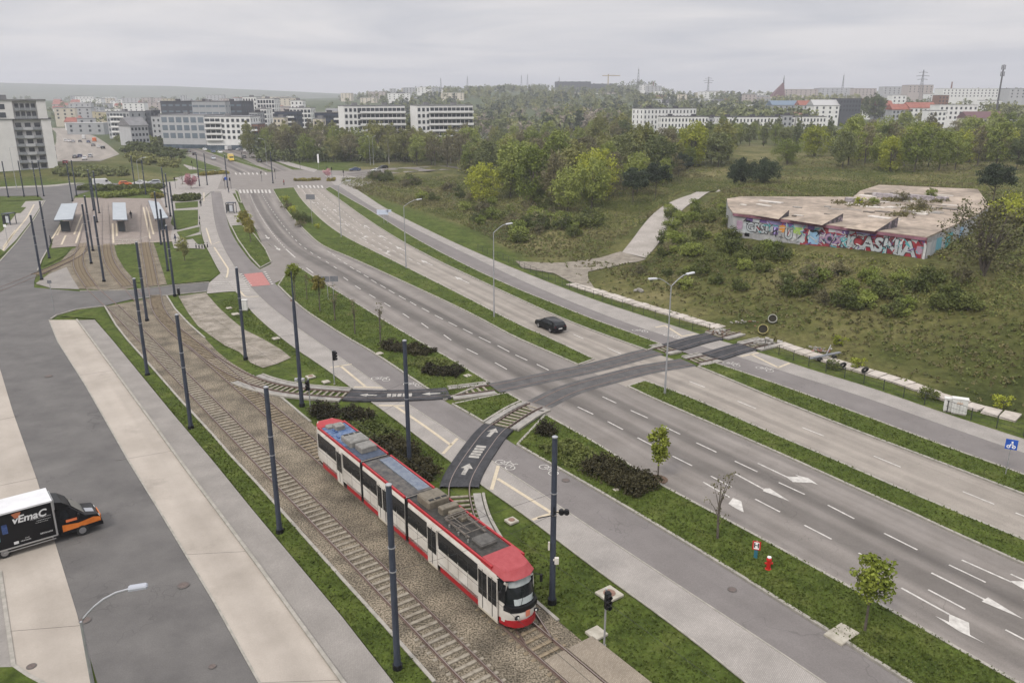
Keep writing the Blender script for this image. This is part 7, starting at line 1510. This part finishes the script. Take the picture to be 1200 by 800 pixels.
bld('very long low white block before the poplar row',844,934,500,137.5,13,'white',cols=22,fl=3.1,ww=.9,wh=1.8,rc='dark',maxrows=3); bld('grey stair tower in the very long low white block',920,931,498,135.5,6,'grey',cols=2,rc='dark'); bld('right end of the long white block row behind the poplars',936,971,500,137,13,'white',cols=9,fl=3.1,ww=.9,wh=1.8,rc='dark',maxrows=3)
bld('white house alone on the wooded hill',498,519,1400,105,16,'white',cols=5,fl=3.5,ww=1.6)
# ---- the hilltop settlement
bld('long hazy grey building on the hill crest, its taller left wing',651,692,1750,96,40,'dark',cols=12,fl=4,ww=3,rc='dark',maxrows=4,side=False,cat='building',name='long_building'); bld('long hazy grey building on the hill crest, its middle wing under the crane',692.3,722,1750,98.5,40,'dark',cols=9,fl=4,ww=3,rc='dark',maxrows=4,side=False,cat='building',name='long_building'); bld('long hazy grey building on the hill crest, its low right wing',722.3,746,1750,101,40,'grey',cols=7,fl=4,ww=3,rc='dark',maxrows=4,side=False,cat='building',name='long_building')
belt((720,765),1720,26,LM['dull'],61,20,14,20)
HX=[(658,682,109,'cream'),(686,703,113,'white'),(703,722,111,'pink'),(722,738,112,'white'),(738,752,111,'cream'),(629,656,116,'white'),(756,780,118,'pale')]
HLb=['cream apartment block leftmost on the hilltop below the crane','white apartment block second from the left on the hilltop','pink apartment block third from the left on the hilltop','white apartment block fourth on the hilltop, under the mast','cream apartment block at the right end of the hilltop row','long low white hall left of the hilltop apartments','pale low block right of the hilltop apartments']
for (a,b,t,c),l in zip(HX,HLb): bld(l,a,b,1450,t,16,c,cols=6,fl=3.1,ww=1.8,wh=1.9,rc='red' if c=='pink' else 'grey',maxrows=4,side=False,group='apartment blocks on the hilltop')
# ---- right hand town
RT=[(918,958,1300,105,30,'pink','flat','maroon',7,'long pink block with maroon roof right of the church'),(961,999,1330,103.5,30,'pale','flat','grey',7,'long pale block continuing the pink one to the right'),(938,952,780,118,14,'pale','gable','red',3,'small pale house with a red roof in front of the long pink block'),(955,986,640,117,16,'white','gable','light',4,'large white gabled building with red neighbour'),(985,1010,640,116,18,'dark','flat','dark',7,'dark striped hall right of the white gabled building'),
 (1012,1034,760,116,12,'white','gable','red',5,'white house with bright red roof under the big round tree'),(1030,1048,700,118,12,'pale','gable','red',4,'pale house with bright red roof, second under the big tree'),(1046,1062,800,112,12,'white','flat','light',3,'white flat house between the red roofs'),(1048,1070,640,122,12,'grey','gable','red',5,'grey house with a red roof left of the broad red roof'),(1068,1100,640,120,16,'white','gable','red',6,'broad house with a wide red roof in the right town'),
 (1103,1148,590,123.5,14,'white','flat','light',8,'white modern villa with flat roofs and dark windows'),(1092,1112,560,130,10,'white','flat','grey',4,'low white annexe left of the modern villa'),(1138,1181,560,131,14,'cream','gable','maroon',9,'long cream building with a maroon roof at the right'),(1104,1200,1000,104,20,'white','flat','light',22,'very long white apartment slab on the right horizon'),(1182,1260,900,104,20,'pale','flat','grey',12,'pale slab continuing off the right edge'),
 (1063,1092,1150,100,20,'pink','flat','maroon',6,'pinkish tall block with a maroon roof below the pylon'),(1034,1060,1200,102,16,'pale','flat','grey',5,'pale block behind the big round tree'),(1000,1026,1250,104,16,'pink','flat','maroon',6,'pink block left behind the big round tree'),(872,886,1100,111,12,'pink','flat','grey',3,'small pinkish block on the horizon left of the church'),(886,902,1150,112,12,'pale','flat','grey',3,'small pale block on the horizon just left of the church'),
 (864,884,900,123,14,'white','flat','light',4,'white flat hall on the slope left of the church'),(906,940,800,118,20,'grey','gable','blue',5,'hall with a blue grey gable roof below the church'),(1185,1205,560,140,10,'grey','gable','grey',3,'grey hut at the right edge before the trees'),(1100,1112,800,112,12,'brick','flat','dark',3,'brick house left of the long white slab')]
for a,b,D,t,dp,wl,rf,rc,c,l in RT: bld(l,a,b,D,t,dp,wl,rf,rc,cols=c,fl=3.2,ww=1.4,wh=1.7,maxrows=3,cat='house' if (b-a)*D<22000 else 'apartment block',name='house' if (b-a)*D<22000 else 'apartment_block',side=False,top=False)
# church
D=1250; o=thing('church',(wx_(905,D),D,Tz(wx_(905,D),D)-1),0,'church with a steep triangular roof and thin spire on the right horizon','church'); zt=ZT(0,D,103)-o.location.z; zs=ZT(0,D,88)-o.location.z; q=MB(); q.prism([(0,0),(18,0),(18,16),(0,16)],0,zt*.45); q.build('nave',WALLS['pink'],o); q=MB(); q.add([(-2,-1,zt*.4),(19,-1,zt*.4),(19,17,zt*.4),(-2,17,zt*.4),(18,8,zs*.78),(15,8,zs*.72)],[(0,1,4,5),(1,2,4),(2,3,5,4),(3,0,5)]); q.build('roof',ROOFS['maroon'],o); q=MB(); q.tube([(17.5,8,zs*.7),(17.5,8,zs)],[1.3,.1],6); q.build('spire',ROOFS['dark'],o)
# ---- scattered hazy houses
def town(n,pxr,dr,seed,where,group,ex=()):
    rng=random.Random(seed); got=[]; k=0
    while k<n:
        px=rng.uniform(*pxr); D=dr[0]*(dr[1]/dr[0])**rng.random(); x=wx_(px,D)
        if any((x-a)**2+(D-b)**2<26**2 for a,b in got): continue
        if any(a<px<b and c<D<d for a,b,c,d in ex): continue
        got.append((x,D)); k+=1; w=rng.choice([12,14,18,26,34]); wl=rng.choice(['white','cream','pale','pale','pink','grey','yellow','white']); gb=w<20 and rng.random()<.6; rc=rng.choice(['red','grey','dark','grey','red']) if gb else rng.choice(['grey','light','dark'])
        px2=px+w/D*F*1.0456; h=rng.choice([7,9,12,15]) if not gb else rng.choice([7,8,9]); zz=Tz(x,D)+h
        t=zz-H; # row of the top
        yt=HOR-t/D*F*1.0456; kind='house' if gb else 'apartment block'
        bld(f"{wl} {'house' if gb else 'block'} with {'red' if rc=='red' else rc} {'gabled' if gb else 'flat'} roof {where}",px,px2,D,yt,rng.choice([9,11,13]),wl,'gable' if gb else 'flat',rc,cols=max(2,int(w/6)),fl=3,ww=1.5,wh=1.6,maxrows=3,cat=kind,name=kind.replace(' ','_'),side=False,top=False,skew=rng.uniform(-6,6),group=f'{wl} {kind}s with {rc} roofs {where}')
town(110,(56,330),(560,1700),3,'in the hazy town behind the offices','x',ex=((165,300,0,620),)); town(26,(200,430),(800,1500),4,'in the hazy town above the corner block','x'); town(22,(430,520),(1250,1750),6,'on the hazy hill above the two white blocks','x'); town(30,(745,900),(1050,1700),5,'on the hazy ridge right of the hilltop','x'); town(36,(900,1210),(720,1500),8,'in the red roofed town at the right','x',ex=())
# ---- masts
ms=mat('mast_steel',(.1,.1,.11),.6)
def mast(px,D,yt,label,kind='lattice',cat='mast',w=3.0):
    x=wx_(px,D); z=Tz(x,D); o=thing('mast' if kind!='crane' else 'tower_crane',(x,D,z),0,label,cat); h=ZT(x,D,yt)-z; q=MB()
    if kind in('lattice','pylon'):
        for a in (0,1,2,3):
            c=(math.cos(a*math.pi/2+.78)*w,math.sin(a*math.pi/2+.78)*w); c2=(math.cos((a+1)*math.pi/2+.78)*w,math.sin((a+1)*math.pi/2+.78)*w); q.tube([(c[0],c[1],0),(c[0]*.1,c[1]*.1,h)],.22 if D>900 else .12,4)
            n=8
            for k in range(n):
                f0=1-.9*k/n; f1=1-.9*(k+1)/n; q.tube([(c[0]*f0,c[1]*f0,h*k/n),(c2[0]*f1,c2[1]*f1,h*(k+1)/n)],.12 if D>900 else .07,3)
        q.build('lattice',ms,o)
        if kind=='pylon':
            for k,l in ((.72,7),(.82,9),(.92,6)): q2=MB(); q2.tube([(-l,0,h*k),(0,0,h*k+.8),(l,0,h*k)],.3,4); q2.build('crossarm',ms,o)
        else: q2=MB(); q2.tube([(0,0,h),(0,0,h*1.08)],.15,4); q2.build('aerial',ms,o)
    elif kind=='cell':
        q.tube([(0,0,0),(0,0,h)],[.55,.32],8); q.build('shaft',ms,o)
        for k in range(6): a=k*1.05; q2=MB(); q2.cbox((math.cos(a)*.8,math.sin(a)*.8,h-1.2-(k%2)*3.2),(.35,.35,2.2)); q2.build('antenna',mat('antenna_grey',(.2,.2,.22),.6),o)
    elif kind=='chimney': q.tube([(0,0,0),(0,0,h)],[1.2,.9],8); q.build('shaft',brick,o)
    elif kind=='crane':
        q.tube([(0,0,0),(0,0,h)],.9,4); q.build('mast',mat('crane_yellow',(.3,.2,.06),.6),o); q2=MB(); q2.tube([(-12,0,h-3),(24,0,h-3)],.7,4); q2.tube([(0,0,h),(20,0,h-2.8)],.15,3); q2.build('jib',mat('crane_yellow',(0,0,0)),o)
mast(611,1700,89,'thin lattice mast left of the pair above the wooded hill'); mast(618,1720,88,'thin lattice mast right of the pair above the wooded hill'); mast(655,1750,91,'thin mast at the left end of the crest building'); mast(747,1500,81,'tall lattice tower above the hilltop apartments',w=4); mast(765,1500,96,'short dark tower right of the tall lattice tower','chimney'); mast(829,1500,90,'faint pylon in the middle of the horizon','pylon','pylon'); mast(986,1500,88,'faint leaning mast above the long pink block'); mast(1078,1150,82,'pylon with cross arms above the pinkish tall block','pylon','pylon',4); mast(1113,1150,96,'slim brick chimney left of the long white slab','chimney','chimney'); mast(712,1700,87,'tower crane over the crest building','crane','crane'); mast(548,1700,90,'faint mast on the wooded hill over the white house'); mast(517,1700,92,'second faint mast left on the wooded hill')
x,y,z=(wx_(1169,420),420,Tz(wx_(1169,420),420)); mast(1170,420,76,'slightly leaning mobile phone mast at the right over the tree belt','cell')
COL.objects['mast.010'] if 0 else None
# ================================================================ air, light, sky, camera
hz=MB(); hz.box(-5600,5600,-150,7000,-3,190); ho=hz.build('haze',mat('tmp_haze',(1,1,1)))
hm=bpy.data.materials.new('haze_air'); hm.use_nodes=True; nt=hm.node_tree; nt.nodes.clear(); out=nt.nodes.new('ShaderNodeOutputMaterial'); pv=nt.nodes.new('ShaderNodeVolumePrincipled')
pv.inputs['Color'].default_value=(.85,.87,.93,1); pv.inputs['Density'].default_value=.00026; pv.inputs['Anisotropy'].default_value=.25; nt.links.new(pv.outputs[0],out.inputs['Volume'])
ho.data.materials.clear(); ho.data.materials.append(hm); ho['kind']='stuff'
w=bpy.data.worlds.new('World'); SC.world=w; w.use_nodes=True; nt=w.node_tree; N=nt.nodes.new; L=nt.links.new; bg=nt.nodes['Background']
SUN_EL,SUN_AZ=R(48),R(215)
sky=N('ShaderNodeTexSky'); sky.sky_type='NISHITA'; sky.sun_disc=False; sky.sun_elevation=SUN_EL; sky.sun_rotation=SUN_AZ; sky.dust_density=4; sky.altitude=60
# an overcast deck of cloud over the clear sky: brighter overhead than at the horizon
tc=N('ShaderNodeTexCoord'); sp=N('ShaderNodeSeparateXYZ'); L(tc.outputs['Generated'],sp.inputs[0])
mxz=N('ShaderNodeMath'); mxz.operation='MAXIMUM'; mxz.inputs[1].default_value=.012; L(sp.outputs['Z'],mxz.inputs[0])
ad=N('ShaderNodeMath'); ad.operation='ADD'; ad.inputs[1].default_value=.06; L(mxz.outputs[0],ad.inputs[0])
dv=N('ShaderNodeVectorMath'); dv.operation='DIVIDE'; cb=N('ShaderNodeCombineXYZ'); L(ad.outputs[0],cb.inputs[0]); L(ad.outputs[0],cb.inputs[1]); cb.inputs[2].default_value=1; L(tc.outputs['Generated'],dv.inputs[0]); L(cb.outputs[0],dv.inputs[1])
no=N('ShaderNodeTexNoise'); no.inputs['Scale'].default_value=.42; no.inputs['Detail'].default_value=6; no.inputs['Roughness'].default_value=.55; no.inputs['Distortion'].default_value=.6; L(dv.outputs[0],no.inputs['Vector'])
cr=N('ShaderNodeValToRGB'); cr.color_ramp.elements[0].position=.38; cr.color_ramp.elements[1].position=.63; cr.color_ramp.elements[0].color=(.80,.815,.875,1); cr.color_ramp.elements[1].color=(1.14,1.105,1.1,1); L(no.outputs['Fac'],cr.inputs['Fac'])
gr=N('ShaderNodeMapRange'); gr.inputs[1].default_value=.12; gr.inputs[2].default_value=.9; gr.inputs[3].default_value=1.0; gr.inputs[4].default_value=2.85; L(sp.outputs['Z'],gr.inputs[0])
SKYL=7.2
g2=N('ShaderNodeMath'); g2.operation='MULTIPLY'; g2.inputs[1].default_value=SKYL; L(gr.outputs[0],g2.inputs[0])
vm=N('ShaderNodeVectorMath'); vm.operation='SCALE'; L(cr.outputs['Color'],vm.inputs[0]); L(g2.outputs[0],vm.inputs['Scale'])
mx=N('ShaderNodeMix'); mx.data_type='RGBA'; mx.inputs[0].default_value=.96; L(sky.outputs[0],mx.inputs[6]); L(vm.outputs[0],mx.inputs[7]); L(mx.outputs[2],bg.inputs['Color']); bg.inputs['Strength'].default_value=.06
sl=bpy.data.lights.new('sun','SUN'); sl.energy=1.5; sl.angle=R(14); sl.color=(1,.93,.84); so=bpy.data.objects.new('sun',sl); COL.objects.link(so)
az=SUN_AZ; dirv=Vector((math.sin(az)*math.cos(SUN_EL),math.cos(az)*math.cos(SUN_EL),math.sin(SUN_EL))); so.rotation_euler=dirv.to_track_quat('Z','Y').to_euler(); so.location=(0,0,160)
cam=bpy.data.cameras.new('camera'); cam.sensor_width=36; cam.lens=F/1200*36; cam.clip_end=12000; cam.clip_start=.5; co=bpy.data.objects.new('camera',cam); COL.objects.link(co); co.location=(0,0,H); co.rotation_euler=(R(90)-PITCH,0,0); SC.camera=co
SC.view_settings.view_transform='Standard'; SC.view_settings.look='None'; SC.view_settings.gamma=1; SC.view_settings.exposure=.76
SC.cycles.volume_bounces=0; SC.cycles.max_bounces=5; SC.cycles.diffuse_bounces=2; SC.cycles.glossy_bounces=2; SC.cycles.transparent_max_bounces=4; SC.cycles.use_denoising=True
SC.render.use_persistent_data=False
# prototypes never placed are dropped
for o in list(COL.objects):
    if o.parent is None and o.location.y<-2900:
        for c in list(o.children_recursive): bpy.data.objects.remove(c)
        bpy.data.objects.remove(o)
